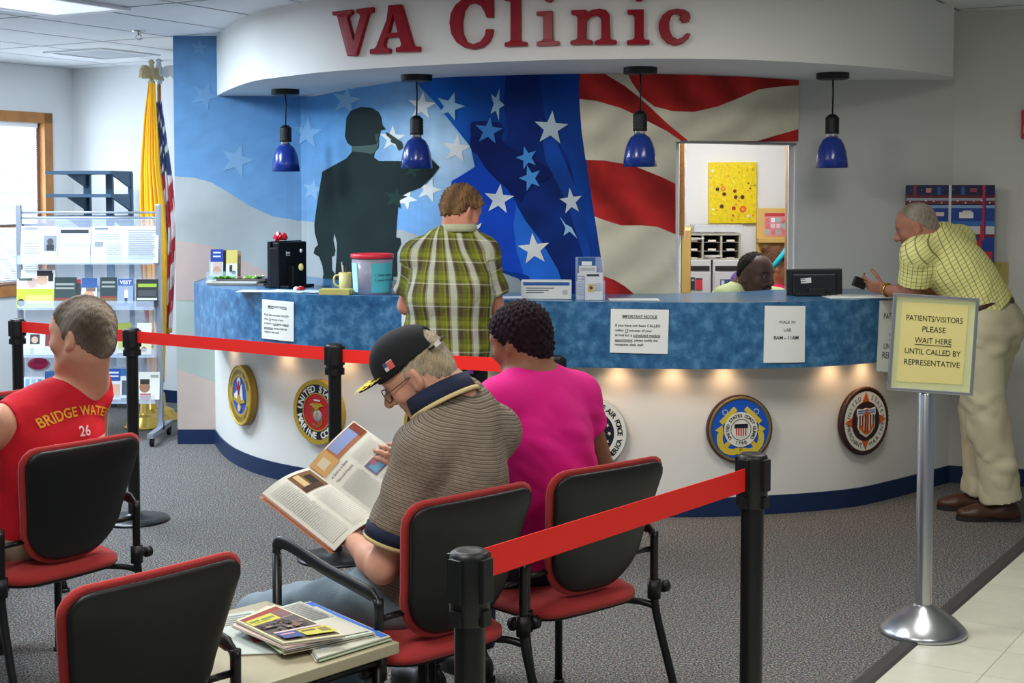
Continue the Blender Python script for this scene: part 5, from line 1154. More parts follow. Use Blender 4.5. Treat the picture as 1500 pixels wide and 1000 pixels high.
# cork board and tan panels
tan = mat('tan_panel', (214, 180, 106), .6); cork = mat('cork', (196, 136, 70), .8, var=.2, vscale=60)
def on_left(yp0, yp1, x0, x1):
    pass
Lw0, Lw1 = Vector((Lj.x+.035, Lj.y+.11, 0)), Vector((at(1002, 300, OY).x, OY, 0)); dl = (Lw1-Lw0).normalized(); nl = Vector((dl.y, -dl.x, 0)); Ml = basis(dl, Vector((0, 0, 1)), nl, (Lw0.x, Lw0.y, 0))
cb = thing('cork_board', 'cork board with pinned pages on the office side wall, edge on', 'board', Lw0+dl*.5+Vector((0, 0, 1.75)))
b = MB(); b.box((.62, 1.76, .012), (.78, .62, .024), Ml); b.build('board', cork, cb)
for k, (x, y, w_, h_) in enumerate(((.45, 1.95, .2, .16), (.42, 1.80, .18, .12), (.46, 1.68, .2, .12), (.42, 1.52, .22, .2), (.8, 1.92, .2, .2))):
    b = MB(); b.box((x, y, .026+.001*k), (w_, h_, .002), Ml); b.box((x, y+.02, .0275+.001*k), (w_*.5, h_*.4, .001), Ml, 1); b.build('pinned_page', [paper, sgrey], cb)
b = MB(); b.box((1.55, .73, .03), (1.2, 1.46, .05), Ml); tag(b.build('partition', tan), 'tan partition panel against the office side wall, left in the reception window', 'partition')
A, B_ = at(1107, 440, OY-.25), at(1175, 304.5, OY-.25); b = MB(); b.box(((A.x+B_.x)/2, OY-.25, B_.z/2), (B_.x-A.x, .05, B_.z), bev=.004); zr = at(1120, 352, OY-.3).z; b.box(((A.x+B_.x)/2, OY-.3, zr), (B_.x-A.x, .06, .03)); tag(b.build('partition', tan), 'tan partition with a red calendar, behind the woman with the blue headband', 'partition')
leaflet('wall_calendar', (1120, 312, 1153, 346), OY-.278, [(0, 0, 1, .14, (196, 60, 76))]+[(.04+.24*i, .2+.26*j, .22+.24*i, .4+.26*j, random.choice([(240, 240, 240), (236, 200, 206), (150, 190, 190), (226, 120, 130), (240, 240, 240)])) for i in range(4) for j in range(3)], 'red and white wall calendar pinned to the tan partition', base=(220, 150, 160), cat='calendar', tilt=0)
# office chairs
for (x0, x1, y0, Y, lab, c) in ((1006, 1041, 429, 8.7, 'maroon office chair back just above the counter left of the clerk', (112, 36, 40)), (1069, 1084, 394, 9.35, 'purple office chair behind the head of the clerk', (92, 74, 150))):
    A, B_ = at(x0, y0, Y), at(x1, y0, Y); r = thing('office_chair', lab, 'chair', Vector(((A.x+B_.x)/2, Y, 0))); w_ = max((B_.x-A.x)/2, .17); cx_ = A.x+w_
    b = MB(); t = MB(); slab(t, rpoly(A.z, A.z-.45, w_, w_*.9, .09, .1), lambda x, z: 0, dome(.03), dome(.03)); b.add([(v[0]+cx_, Y+v[1], v[2]) for v in t.v], t.f, 0, True); m_ = mat('office_chair_%d' % c[0], c, .8); b.build('backrest', m_, r)
    b = MB(); t = MB(); slab(t, rpoly(.24, -.24, .24, .24, .08, .08), lambda x, z: 0, dome(.035), dome(.03)); b.add([(v[0]+cx_, Y+.28+v[2], .48+v[1]) for v in t.v], [f[::-1] for f in t.f], 0, True); b.build('seat', m_, r)
    b = MB(); b.tube([(cx_, Y+.02, .75), (cx_, Y+.03, .44), (cx_, Y+.25, .42)], .02, 8); b.tube([(cx_, Y+.28, .08), (cx_, Y+.28, .46)], .03, 10); b.build('stem', black_metal, r)
    for k in range(5): a_ = 2*PI*k/5; b = MB(); b.tube([(cx_, Y+.28, .1), (cx_+.27*math.cos(a_), Y+.28+.27*math.sin(a_), .06)], .018, 8); b.lathe([(0, 0), (.025, .005), (.025, .05), (0, .055)], 10, 0, Matrix.Translation((cx_+.27*math.cos(a_), Y+.28+.27*math.sin(a_), 0))); b.build('leg', black_metal, r)

# ================================================================ ON THE COUNTER
TZ = ZT
def slabpx(name, px, py, size, rz, lab, cat, m, group=None, bev=.002, z=None, dz=0):
    p = gz(px, py, TZ if z is None else z); b = MB(); b.box((0, 0, size[2]/2+dz), size, Matrix.Translation(p) @ Matrix.Rotation(rz, 4, 'Z'), bev=bev); return tag(b.build(name, m), lab, cat, group)
YL = gz(330, 417, TZ).y+.08
hs = thing('brochure_holder', 'clear brochure holder at the left end of the counter', 'holder', Vector((at(330, 400, YL).x, YL, TZ)))
A, B_ = at(306, 412, YL), at(351, 366, YL); b = MB(); b.box(((A.x+B_.x)/2, YL+.012, TZ+.075), (B_.x-A.x, .003, .15)); b.box(((A.x+B_.x)/2, YL-.03, TZ+.004), (B_.x-A.x, .08, .005)); b.box(((A.x+B_.x)/2, YL-.068, TZ+.04), (B_.x-A.x, .003, .08)); b.build('pocket', acr, hs)
leaflet('brochure', (308, 365, 326, 411), YL-.02, [(0, 0, 1, .4, (28, 60, 150)), (.2, .08, .8, .13, (200, 210, 230)), (.2, .2, .8, .25, (200, 210, 230)), (.2, .42, .9, .8, (206, 180, 170)), (.5, .66, .3, (190, 150, 130)), (0, .86, 1, 1, (120, 140, 190))], 'white leaflet with a dark blue top in the holder at the counter end', group='leaflets in the counter holder')
leaflet('brochure', (326, 366, 338, 408), YL-.005, [(0, 0, 1, 1, (40, 46, 60))], 'dark leaflet between two lighter ones in the counter holder', base=(40, 46, 60), group='leaflets in the counter holder')
leaflet('brochure', (331, 366, 347, 410), YL-.03, [(0, 0, 1, .45, (214, 196, 110)), (0, .45, 1, 1, (222, 226, 230)), (.55, .6, .3, (226, 220, 190)), (.3, .5, .55, .75, (50, 56, 70)), (.5, .7, .85, .8, (50, 56, 70))], 'yellow and white leaflet in the holder at the counter end', group='leaflets in the counter holder')
leaflet('brochure', (346, 367, 352, 408), YL, [(0, 0, 1, 1, (150, 130, 110))], 'brown edged leaflet rightmost in the counter holder', base=(150, 130, 110), group='leaflets in the counter holder')
Pm = gz(352, 417, TZ); Pm.y += .02
for k, (c, lab, dx, rz) in enumerate((((120, 116, 108), 'thick grey magazine at the bottom of the pile on the counter end', 0, .12), ((206, 204, 196), 'white edged magazine in the pile on the counter end', -.02, .05), ((96, 92, 86), 'dark magazine on top of the pile on the counter end', .02, .2))):
    b = MB(); b.box((0, 0, .006+.013*k), (.36-.03*k, .20-.02*k, .012), Matrix.Translation(Pm+Vector((dx, 0, 0))) @ Matrix.Rotation(rz-.3, 4, 'Z'), bev=.001); tag(b.build('magazine', mat('mag_%d' % c[0], c, .5)), lab, 'magazine', 'magazine pile on the counter end')
b = MB()
for k in range(16):
    p = Pm+Vector((random.uniform(-.16, .15), random.uniform(-.05, .05), .040)); c = random.choice([(120, 190, 60), (220, 140, 90), (230, 226, 210), (70, 70, 76), (200, 170, 120), (120, 190, 60)])
    if p.x < Pm.x-.02: c = random.choice([(126, 196, 64), (230, 226, 210), (96, 160, 60)])
    V = [(p.x+.03*math.cos(a_+k), p.y+.022*math.sin(a_+k), p.z+.008*math.sin(3*a_)+.003*k/4) for a_ in np.linspace(0, 2*PI, 10, endpoint=False)]; b.add(V+[(v[0], v[1], v[2]-.0015) for v in V], [tuple(range(10)), tuple(range(10, 20))[::-1]]+[(i, i+10, (i+1) % 10+10, (i+1) % 10) for i in range(10)], col=lin(c))
o_ = tag(b.build('sample_packets', vcol), 'heap of small green and tan packets on the magazine pile', 'packets'); o_['kind'] = 'stuff'
# left monitor (seen from behind at an angle)
Ym = gz(420, 424, TZ).y+.22; mn = thing('monitor', 'black computer monitor seen from behind with a red bow, left part of the counter', 'monitor', Vector((at(428, 400, Ym).x, Ym, TZ)))
Pm2 = at(424, 388, Ym); Mm = face_mat(Pm2, Vector((.86, -.51, 0))) @ Matrix.Rotation(-.0, 4, 'Z')
scr = mat('monitor_black', (22, 26, 32), .4, bump=.05, bscale=300)
zt4, zb4 = at(424, 352, Ym).z, at(424, 420, Ym).z; hh = zt4-zb4
b = MB(); b.box((0, 0, 0), (.26, hh, .05), Mm, bev=.008); b.box((0, .0, -.035), (.29, hh+.01, .024), Mm, bev=.004)
for k in range(14): b.box((.02, hh*.30-.017*k, .027), (.16, .006, .004), Mm)
b.build('housing', scr, mn)
b = MB(); b.box((-.02, -hh*.25, .05), (.07, hh*.5, .05), Mm, bev=.006); b.build('stand', black_pl, mn)
b = MB(); Mz = Mm.copy(); Mz.translation = Vector((Mm.translation.x, Mm.translation.y, TZ)); b.box((0, .008, .0), (.24, .016, .18), Mz, bev=.004); b.build('foot', black_pl, mn)
b = MB(); b.box((-.045, hh*.26, .0272), (.035, .028, .001), Mm); b.build('sticker', paper, mn)
b = MB(); c4_ = at(404, 392, Ym-.04); b.box((c4_.x, c4_.y, (at(404, 361, Ym).z+TZ)/2), (.05, .16, at(404, 361, Ym).z-TZ), bev=.012); tag(b.build('phone_base', scr), 'upright black box standing left of the monitor with the bow', 'device')
bw = at(411, 350, Ym-.02); b = MB()
for k in range(26):
    a_, e_ = random.uniform(0, 2*PI), random.uniform(-.2, 1.2); d_ = Vector((math.cos(a_)*math.cos(e_), math.sin(a_)*math.cos(e_), math.sin(e_))); s_ = d_.cross(Vector((0, 0, 1))).normalized() if abs(d_.z) < .99 else Vector((1, 0, 0))
    L_ = .045; P_ = [Vector((0, 0, 0)), d_*L_*.6+s_*.01, d_*L_, d_*L_*.6-s_*.01]; n_ = d_.cross(s_)*.006
    b.add([bw+p+n_ for p in P_]+[bw+p-n_ for p in P_], [(0, 1, 2, 3), (7, 6, 5, 4), (0, 4, 5, 1), (1, 5, 6, 2), (2, 6, 7, 3), (3, 7, 4, 0)])
tag(b.build('gift_bow', mat('bow_red', (206, 20, 48), .25, coat=.5)), 'shiny red gift bow on top of the left monitor', 'bow')
for (px, py, rr, c, lab) in ((441, 391, .022, (206, 200, 120), 'yellow round tag stuck to the side of the left monitor'), (441, 367, .012, (196, 206, 190), 'small pale tag near the top of the left monitor side')):
    q = Imp(); P_ = at(px, py, Ym-.11); q.ell(P_, (rr*.7, .006, rr)); Vn, Qn = q.mesh(.003); tag(link('tag', np_mesh('tag', Vn, Qn, mat('tag_%d' % c[0], c, .5))), lab, 'tag')
P_ = gz(438, 426, TZ); b = MB()
for k in range(5): a_ = 2*PI*k/5; b.lathe([(0, 0), (.014, .004), (.017, .014), (.01, .024), (0, .026)], 12, k % 2, Matrix.Translation(P_+Vector((.018*math.cos(a_), .018*math.sin(a_), .0))))
tag(b.build('candy', [mat('candy_red', (190, 30, 50), .3), swhite]), 'red and white wrapped candies at the foot of the left monitor', 'candy')
P_ = gz(415, 427, TZ)
for k, (dx, dy, rz, c, lab) in enumerate(((-.12, .03, .2, (222, 226, 228), 'white sheet lying on the counter left of the notice, under the magazines'), (.03, .02, -.2, (214, 220, 224), 'white sheet lying on the counter in front of the left monitor'), (.13, .0, -.3, (190, 210, 222), 'pale blue sheet lying on the counter right of the left monitor'))):
    b = MB(); b.box((0, 0, .001+.0012*k), (.28, .16, .0015), Matrix.Translation(P_+Vector((dx, dy, 0))) @ Matrix.Rotation(rz-.3, 4, 'Z')); tag(b.build('paper_sheet', mat('sheet_%d' % c[0], c, .7)), lab, 'paper', 'loose sheets on the counter')
# tan box, mug, bucket, jar
slabpx('box', 492, 431, (.17, .09, .03), -.12, 'low yellow box under the cream mug on the counter', 'box', mat('box_yellow', (206, 194, 110), .6))
Pg = gz(506, 424, TZ); mg = thing('mug', 'cream mug with pens on the counter left of the clear bucket', 'mug', Pg)
cream = mat('cream_ceramic', (222, 208, 136), .3)
b = MB(); b.lathe([(.0, 0), (.034, 0), (.036, .01), (.038, .1), (.034, .1), (.032, .012), (.0, .01)], 28, 0, Matrix.Translation(Pg)); b.build('cup', cream, mg)
b = MB(); b.tube([Pg+Vector(v) for v in crom([(-.036, 0, .085), (-.06, 0, .078), (-.066, 0, .05), (-.055, 0, .025), (-.036, 0, .02)], 5)], .006, 8); b.build('handle', cream, mg)
for (dx, dy, h_, c, lab) in ((-.02, .0, .16, (150, 152, 156), 'tall silver pen in the cream mug'), (.004, .008, .135, (60, 70, 60), 'dark pen in the cream mug'), (-.012, -.012, .14, (190, 150, 80), 'tan pencil in the cream mug')):
    b = MB(); b.tube([Pg+Vector((dx*.4, dy*.4, .015)), Pg+Vector((dx, dy, h_))], [.004, .0042], 8); tag(b.build('pen', mat('pen_%d' % c[0], c, .4)), lab, 'pen', 'pens in the cream mug')
Pb = gz(544, 431, TZ); Pb.y += .06; bk_ = thing('bucket', 'clear plastic bucket with a red lid and turquoise paper label on the counter', 'bucket', Pb)
hb = (at(544, 371, Pb.y).z-Pb.z); rt_, rb_ = 31/2083*Pb.y, 27/2083*Pb.y
b = MB(); b.lathe([(.0, 0), (rb_, 0), (rt_*.97, hb-.03), (rt_*.955, hb-.03), (rb_*.985, .003), (.0, .003)], 48, 0, Matrix.Translation(Pb)); b.build('tub', mat('frosted_plastic', (206, 204, 222), .25, alpha=.5), bk_)
b = MB(); b.lathe([(.0, hb-.006), (rt_*.9, hb-.006), (rt_*.96, hb), (rt_*1.02, hb-.004), (rt_*1.02, hb-.024), (rt_*.97, hb-.026)], 48, 0, Matrix.Translation(Pb)); b.build('lid', mat('lid_red', (232, 56, 72), .35), bk_)
tq = mat('turquoise_paper', (90, 200, 208), .7)
def wrap(a0, a1, z0, z1, m, nm, lift=.002):
    b = MB(); n = 20; V = []
    for i in range(n+1):
        a_ = math.radians(a0+(a1-a0)*i/n)
        for z in (z0, z1): r_ = rb_+(rt_*.97-rb_)*z/(hb-.03)+lift; V.append(Pb+Vector((r_*math.sin(a_), -r_*math.cos(a_), z)))
    V2 = [v+(Vector((Pb.x, Pb.y, v.z))-v).normalized()*.001 for v in V]; N = len(V)
    b.add(V+V2, [(2*i, 2*i+2, 2*i+3, 2*i+1) for i in range(n)]+[(N+2*i+1, N+2*i+3, N+2*i+2, N+2*i) for i in range(n)], 0, True); b.build(nm, m, bk_)
wrap(2, 78, .012, hb-.05, tq, 'paper_label'); wrap(-80, -42, .012, hb-.05, mat('pale_turquoise', (176, 224, 232), .7), 'paper_label')
b = MB()
for (t_, z, w_) in (('1. WAIT SURVEY', .46, .105), ('2. HAND WRITTEN', .34, .11)):
    V, F = text_mesh(t_, 1, .01, 'LEFT'); k = w_/max(v[0] for v in V)
    b.add([Pb+Vector(((rb_+.014)*math.sin(.22+v[0]*k/rb_), -(rb_+.014)*math.cos(.22+v[0]*k/rb_), hb*z+v[1]*k)) for v in V], F)
b.build('lettering', ink, bk_)
Pj = gz(582, 431, TZ); jr = thing('jar', 'small jar with red contents beside the bucket, left of the plaid shirt', 'jar', Pj)
b = MB(); b.lathe([(.0, 0), (.028, 0), (.03, .01), (.03, .07), (.02, .082)], 24, 0, Matrix.Translation(Pj)); b.build('glass', acr, jr)
b = MB(); b.lathe([(.0, .004), (.026, .004), (.026, .058), (.0, .06)], 20, 0, Matrix.Translation(Pj)); b.build('contents', mat('jar_red', (200, 60, 60), .6), jr)
b = MB(); b.lathe([(.022, .08), (.022, .096), (.0, .097)], 20, 0, Matrix.Translation(Pj)); b.build('lid', mat('jar_lid', (176, 182, 190), .3), jr)
# glove box, literature stand, papers
A, B_ = at(763, 440, 7.6), at(838, 411, 7.6); Pq = gz(801, 438, TZ); Mq = Matrix.Translation(Pq+Vector((0, .06, 0))) @ Matrix.Rotation(-.04, 4, 'Z'); sxx = 74/2083*Pq.y; szz = 27/2083*Pq.y
gb = thing('tissue_box', 'long white and blue carton on the counter behind the woman in magenta', 'box', Pq); b = MB(); b.box((0, 0, szz/2), (sxx, .11, szz), Mq, bev=.002); b.build('carton', mat('carton_white', (222, 224, 218), .5), gb)
b = MB(); rectM(b, Mq @ basis((1, 0, 0), (0, 0, 1), (0, -1, 0), (0, -.0555, 0)), -sxx*.46, szz*.92, sxx*.46, szz*.74, .0005, (40, 90, 160))
for k in range(3): rectM(b, Mq @ basis((1, 0, 0), (0, 0, 1), (0, -1, 0), (0, -.0555, 0)), -sxx*.4, szz*(.62-.12*k), sxx*(.15-.1*k), szz*(.57-.12*k), .0005, (90, 96, 104))
rectM(b, Mq @ basis((1, 0, 0), (0, 0, 1), (0, -1, 0), (0, -.0555, 0)), sxx*.32, szz*.5, sxx*.42, szz*.25, .0005, (180, 184, 186)); b.build('print', vcol, gb)
Pl = gz(865, 439, TZ); YS = Pl.y+.02; ls = thing('brochure_stand', 'clear tiered brochure stand on the counter at the edge of the blue mural', 'holder', Pl)
b = MB(); b.box((Pl.x, YS+.06, TZ+.11), (.15, .003, .22)); b.box((Pl.x, YS-.02, TZ+.05), (.15, .003, .10)); b.box((Pl.x, YS+.02, TZ+.003), (.15, .09, .005)); b.build('pocket', acr, ls)
leaflet('brochure', (847, 377, 872, 400), YS+.05, [(0, 0, 1, 1, (24, 84, 150)), (.2, .25, .8, .5, (220, 228, 236)), (.2, .62, .8, .72, (120, 160, 200))], 'blue card at the top of the brochure stand', tilt=.05, group='leaflets in the brochure stand')
leaflet('brochure', (848, 389, 874, 420), YS+.035, [(.1, .1, .9, .25, (170, 176, 180))], 'white leaflet in the middle of the brochure stand', tilt=.05, group='leaflets in the brochure stand')
leaflet('brochure', (846, 400, 856, 438), YS, rows(.1, .1, .9, .9, 8, (150, 160, 190)), 'narrow white and lilac leaflet in the brochure stand', tilt=.05, group='leaflets in the brochure stand')
leaflet('brochure', (857, 399, 883, 439), YS-.03, [(.1, .06, .8, .14, (50, 54, 60)), (.16, .42, .52, .72, (196, 170, 110)), (.34, .56, .1, (90, 60, 40))]+rows(.55, .4, .95, .7, 5, (160, 168, 180)), 'white leaflet with a small tan picture, front of the brochure stand', tilt=.05, group='leaflets in the brochure stand')
for (px, py, rz, lab) in ((930, 440, .0, 'white sheet lying on the counter above the right notice'), (742, 437, .3, 'white form on the counter in front of the man in the plaid shirt')):
    p = gz(px, py, TZ); b = MB(); b.box((0, 0, .001), (.26, .15, .0018), Matrix.Translation(p+Vector((0, .06, 0))) @ Matrix.Rotation(rz, 4, 'Z')); tag(b.build('paper_sheet', paper), lab, 'paper', 'loose sheets on the counter')
p = gz(1262, 437, TZ); b = MB()
for k in range(3): b.box((0, 0, .001+.002*k), (.34, .2, .0018), Matrix.Translation(p+Vector((.02*k, .10, 0))) @ Matrix.Rotation(.05-.12*k, 4, 'Z'))
tag(b.build('newspaper', newsp if False else paper), 'white papers under the forearms of the man in yellow', 'papers')
# right monitor seen from behind
Yr = gz(1193, 436, TZ).y+.2; mr = thing('monitor', 'black computer monitor seen from behind, right of the clerk', 'monitor', Vector((at(1193, 420, Yr).x, Yr, TZ)))
A, B_ = at(1152, 433, Yr), at(1233, 393.5, Yr); w_, h_ = B_.x-A.x, B_.z-A.z; Mm = face_mat(((A.x+B_.x)/2, Yr, (A.z+B_.z)/2), (-.06, -1, 0.02)) @ Matrix.Rotation(.012, 4, 'Z')
b = MB(); b.box((0, 0, 0), (w_, h_, .03), Mm, bev=.006); b.box((-.0, -.01, .02), (w_*.8, h_*.8, .03), Mm, bev=.01)
for k in range(7): b.box((-w_*.28, .03-.012*k, .0365), (w_*.2, .004, .002), Mm)
b.build('housing', scr, mr)
b = MB(); b.box((w_*.02, -h_*.36, .05), (.09, h_*.3, .04), Mm, bev=.004); b.build('stand', black_pl, mr)
b = MB(); b.box((-w_*.16, h_*.1, .0365), (.056, .028, .001), Mm @ Matrix.Rotation(.08, 4, 'Z')); b.build('sticker', paper, mr)
b = MB(); b.box(((A.x+B_.x)/2, Yr, TZ+.008), (.22, .16, .014), bev=.003); b.build('foot', black_pl, mr)

# ================================================================ PEOPLE
from mathutils.bvhtree import BVHTree
def frame(f, up=(0, 0, 1)):
    f = np.array(f, float); f /= np.linalg.norm(f); x = np.cross(f, up); x /= np.linalg.norm(x); z = np.cross(x, f); return np.stack([x, f, z], 1)
A3 = lambda v: np.array(tuple(v), float)
lerp = lambda a, b, t: A3(a)+(A3(b)-A3(a))*t
class Head:
    def __init__(s, pos, fwd, sc=1.0, roll=0.0):
        s.p = A3(pos); s.R = frame(fwd); s.s = sc
        if roll:
            c, k = math.cos(roll), math.sin(roll); s.R = s.R @ np.array([[c, 0, k], [0, 1, 0], [-k, 0, c]])
    def W(s, x, y, z): return s.p+s.R @ (np.array((x, y, z))*s.s)
    def D(s, x, y, z): return s.R @ np.array((x, y, z), float)
    def loc(s, V): return ((V-s.p) @ s.R)/s.s
    def mat4(s):
        M = Matrix.Identity(4)
        for i in range(3):
            for j in range(3): M[i][j] = s.R[i, j]*s.s
            M[i][3] = s.p[i]
        return M
    def skin(s, q, neck_to=None, nr=.056, jaw=1.0, nose=1.0, wide=1.0):
        k = s.s; E = lambda c, r, kk=.02, op=1, R=None: q.ell(s.W(*c), tuple(v*k for v in r), s.R if R is None else s.R @ R, kk*k, (), op)
        C = lambda a, b, ra, rb, kk=.012, op=1: q.cap(s.W(*a), s.W(*b), ra*k, rb*k, kk*k, (), op)
        E((0, -.012, .03), (.075*wide, .096, .088)); E((0, .028, -.045), (.058*wide, .06, .075), .035); E((0, .03, .03), (.066*wide, .062, .07), .03)
        E((0, .064, -.097*jaw), (.026, .022, .02), .03)
        for x in (-1, 1):
            C((x*.052, -.0, -.055), (x*.02, .062, -.098*jaw), .018, .016, .03); E((x*.045, .058, -.026), (.022, .02, .02), .03)
            C((x*.012, .088, .026), (x*.048, .07, .026), .0085, .009, .016); E((x*.032, .098, .004), (.015, .016, .011), .014, -1); E((x*.031, .0765, .004), (.0135, .0125, .0115), .006)
            E((x*.0125*nose, .096, -.034), (.0095, .011, .0085), .008)
            Ro = np.array([[math.cos(.35*x), -math.sin(.35*x), 0], [math.sin(.35*x), math.cos(.35*x), 0], [0, 0, 1]])
            E((x*.0775*wide, -.012, -.006), (.009, .021, .033), .006, 1, Ro); E((x*.087*wide, -.006, -.002), (.006, .011, .018), .005, -1, Ro); E((x*.074*wide, -.002, -.03), (.008, .011, .012), .008)
        C((0, .088, .018), (0, .107*nose, -.026), .0085, .0125*nose, .012); E((0, .106*nose, -.03), (.0115, .011, .010), .01)
        C((-.02, .083, -.063), (.02, .083, -.063), .0065, .0065, .008); C((-.016, .0815, -.072), (.016, .0815, -.072), .0075, .0075, .008); C((0, .092, -.05), (0, .09, -.057), .008, .008, .01)
        if neck_to is not None:
            n = A3(neck_to); q.cap(s.W(0, -.028, -.05), n, nr*k, nr*1.06*k, .03); q.cap(s.W(0, -.03, -.02), lerp(s.W(0, -.03, -.05), n, .8), .05*k, .058*k, .04)
    def tint(s, V, col, lips=(170, 95, 90)):
        L = s.loc(V); d = ((L[:, 0]/.026)**2+((L[:, 2]+.0675)/.0105)**2); m = (d < 1) & (L[:, 1] > .075); col[m] = .5*col[m]+.5*np.array(lin(lips))
    def eyes(s, root, iris=(60, 40, 30)):
        for x in (-1, 1):
            b = MB(); M = s.mat4() @ Matrix.Translation((x*.031, .0775, .004)) @ Matrix.Rotation(-PI/2, 4, 'X')
            b.lathe([(0, .0124), (.0022, .0122)], 14, 2, M, caps=False); b.lathe([(.0022, .0122), (.0052, .0113)], 14, 1, M, caps=False); b.lathe([(.0052, .0113), (.009, .0085), (.012, .003), (.0124, 0)], 14, 0, M, caps=False)
            b.build('eye', [mat('eye_white', (128, 118, 110), .4, spec=.2), mat('iris_%d' % iris[0], iris, .2), mat('pupil', (8, 8, 8), .1)], root)
    def hair(s, root, col, th=.006, line=((.08, .072), (-.085, -.062)), rough=.004, extra=(), h=.005, bump=1.0, bs=90, seed=0, wide=1.0, curl=0, cuts=(), name='hair', grey=None):
        (y0, z0), (y1, z1) = line; n = np.array((0, (z0-z1), -(y0-y1))); n = n/np.linalg.norm(n)
        cut = [(s.W(0, y0, z0), s.D(*n))]+[(s.W(*p), s.D(*d)) for p, d in cuts]; q = Imp(); k = s.s
        q.ell(s.W(0, -.012, .03), tuple(v*k for v in ((.075*wide+th), .096+th, .088+th)), s.R, .012, cut)
        q.ell(s.W(0, .03, .03), tuple(v*k for v in ((.066*wide+th*.8), .062+th*.5, .07+th)), s.R, .012, cut)
        q.ell(s.W(0, -.055, -.02), tuple(v*k for v in (.058*wide+th*.4, .05+th*.7, .06)), s.R, .02, cut)
        for e in extra: q.ell(s.W(*e[0]), tuple(v*k for v in e[1]), s.R, .012, ())
        V, Q = q.mesh(h, 1); N = vnormals(V, Q); L = s.loc(V)
        f = np.sin(L[:, 0]*260+np.sin(L[:, 1]*90+seed)*2)*np.sin(L[:, 1]*75+L[:, 2]*110+seed)+.6*np.sin(L[:, 1]*330+L[:, 2]*200+L[:, 0]*140)
        if curl: f = np.sin(L[:, 0]*curl+seed)*np.sin(L[:, 1]*curl*1.1+1)*np.sin(L[:, 2]*curl*.93+2)*2+.5*np.sin(L[:, 0]*curl*2.1)*np.sin(L[:, 2]*curl*2.3+L[:, 1]*curl*1.7)
        V = V+N*(rough*f)[:, None]
        c = np.tile(np.array(lin(col)), (len(V), 1)); c *= (1+.16*np.sin(L[:, 0]*400+L[:, 1]*260+L[:, 2]*150+seed*3))[:, None]
        if grey is not None: g = np.clip(.5+.5*np.sin(L[:, 1]*50+L[:, 0]*70+1), 0, 1)[:, None]*.7; c = c*(1-g)+np.array(lin(grey))*g
        return link(name, np_mesh(name, V, Q, mat('hair_strands', attr='Col', rough=.75, bump=bump, bscale=bs, stretch=(3, 1, .6), spec=.2), c), root)

def hand(q, wr, d, n, side=1, curl=.5, s=1.0, spread=.0, h_=1):
    """palm, five bent fingers and a thumb from the side of the palm; n = way the palm faces"""
    wr = A3(wr); d = A3(d)/np.linalg.norm(d); n = A3(n); n = n-d*n.dot(d); n /= np.linalg.norm(n); l = np.cross(d, n)*side
    R = np.stack([l, n, d], 1); q.ell(wr+d*.045*s, (.040*s, .015*s, .052*s), R, .015); q.ell(wr+d*.03*s+l*.022*s+n*.008*s, (.018*s, .014*s, .03*s), R, .012)
    for i, (ox, ln) in enumerate(((.030, .9), (.010, 1.0), (-.010, .94), (-.029, .74))):
        p = wr+d*(.088-.004*abs(i-1))*s+l*ox*s; a = curl*(.55+.12*i); r = .0088*s
        for seg, L_ in enumerate((.042, .027, .021)):
            dd = d*math.cos(a)+n*math.sin(a)+l*spread*(1.5-i)*.1; e = p+dd*L_*ln*s; q.cap(p, e, r, r*.92, .004); p = e; r *= .92; a += curl*(.85 if seg == 0 else .6)
    p = wr+d*.028*s+l*.034*s+n*.006*s
    for L_, (cd_, cl, cn) in ((.038, (.62, .70, .25)), (.03, (.85, .35, .35+.3*curl)), (.024, (.9, .05, .3+.5*curl))):
        dd = d*cd_+l*cl+n*cn; dd /= np.linalg.norm(dd); e = p+dd*L_*s; q.cap(p, e, .0105*s, .0092*s, .006); p = e

TW = np.array([.0, .2, .42, .65, .85, 1.0])
def torso(q, J, off, cuts=(), acut=()):
    S0, S1 = (A3(J['sL'])+A3(J['sR']))/2, (A3(J['hL'])+A3(J['hR']))/2; Xs, Xh = A3(J['sR'])-A3(J['sL']), A3(J['hR'])-A3(J['hL']); Xs /= np.linalg.norm(Xs); Xh /= np.linalg.norm(Xh)
    m = J.get('b', 1.0); w_ = np.array(J.get('w', [.125, .162, .162, .155, .168, .165]))*m; d_ = np.array(J.get('d', [.085, .115, .122, .122, .122, .115]))*m; ax = S0-S1; Ln = np.linalg.norm(ax); ax /= Ln
    F = np.cross(ax, Xs); hun = J.get('hunch', .0)
    for i, t in enumerate(TW):
        c = lerp(S0, S1, t*.98+.02)-F*hun*math.sin(PI*min(1, t*1.15)); X = Xs*(1-t)+Xh*t; X /= np.linalg.norm(X); Fi = np.cross(ax, X); Fi /= np.linalg.norm(Fi); c = c+Fi*J.get('fs', [0]*6)[i]
        q.ell(c, (w_[i]+off, d_[i]+off, Ln*.24+off*.5), np.stack([X, Fi, np.cross(X, Fi)], 1), .07, cuts)
    nb = A3(J['nb'])
    for k in ('sL', 'sR'):
        s = A3(J[k]); c2 = list(cuts)+([acut[0 if k == 'sL' else 1]] if len(acut) else []); q.cap(lerp(nb, S0, .5), s, .055+off, .058*m+off, .05, c2); q.cap(lerp(nb, S0, -.25), lerp(nb, s, .75), .034+off, .045+off, .05, c2)
    return S0, S1, Xs, F, ax, Ln
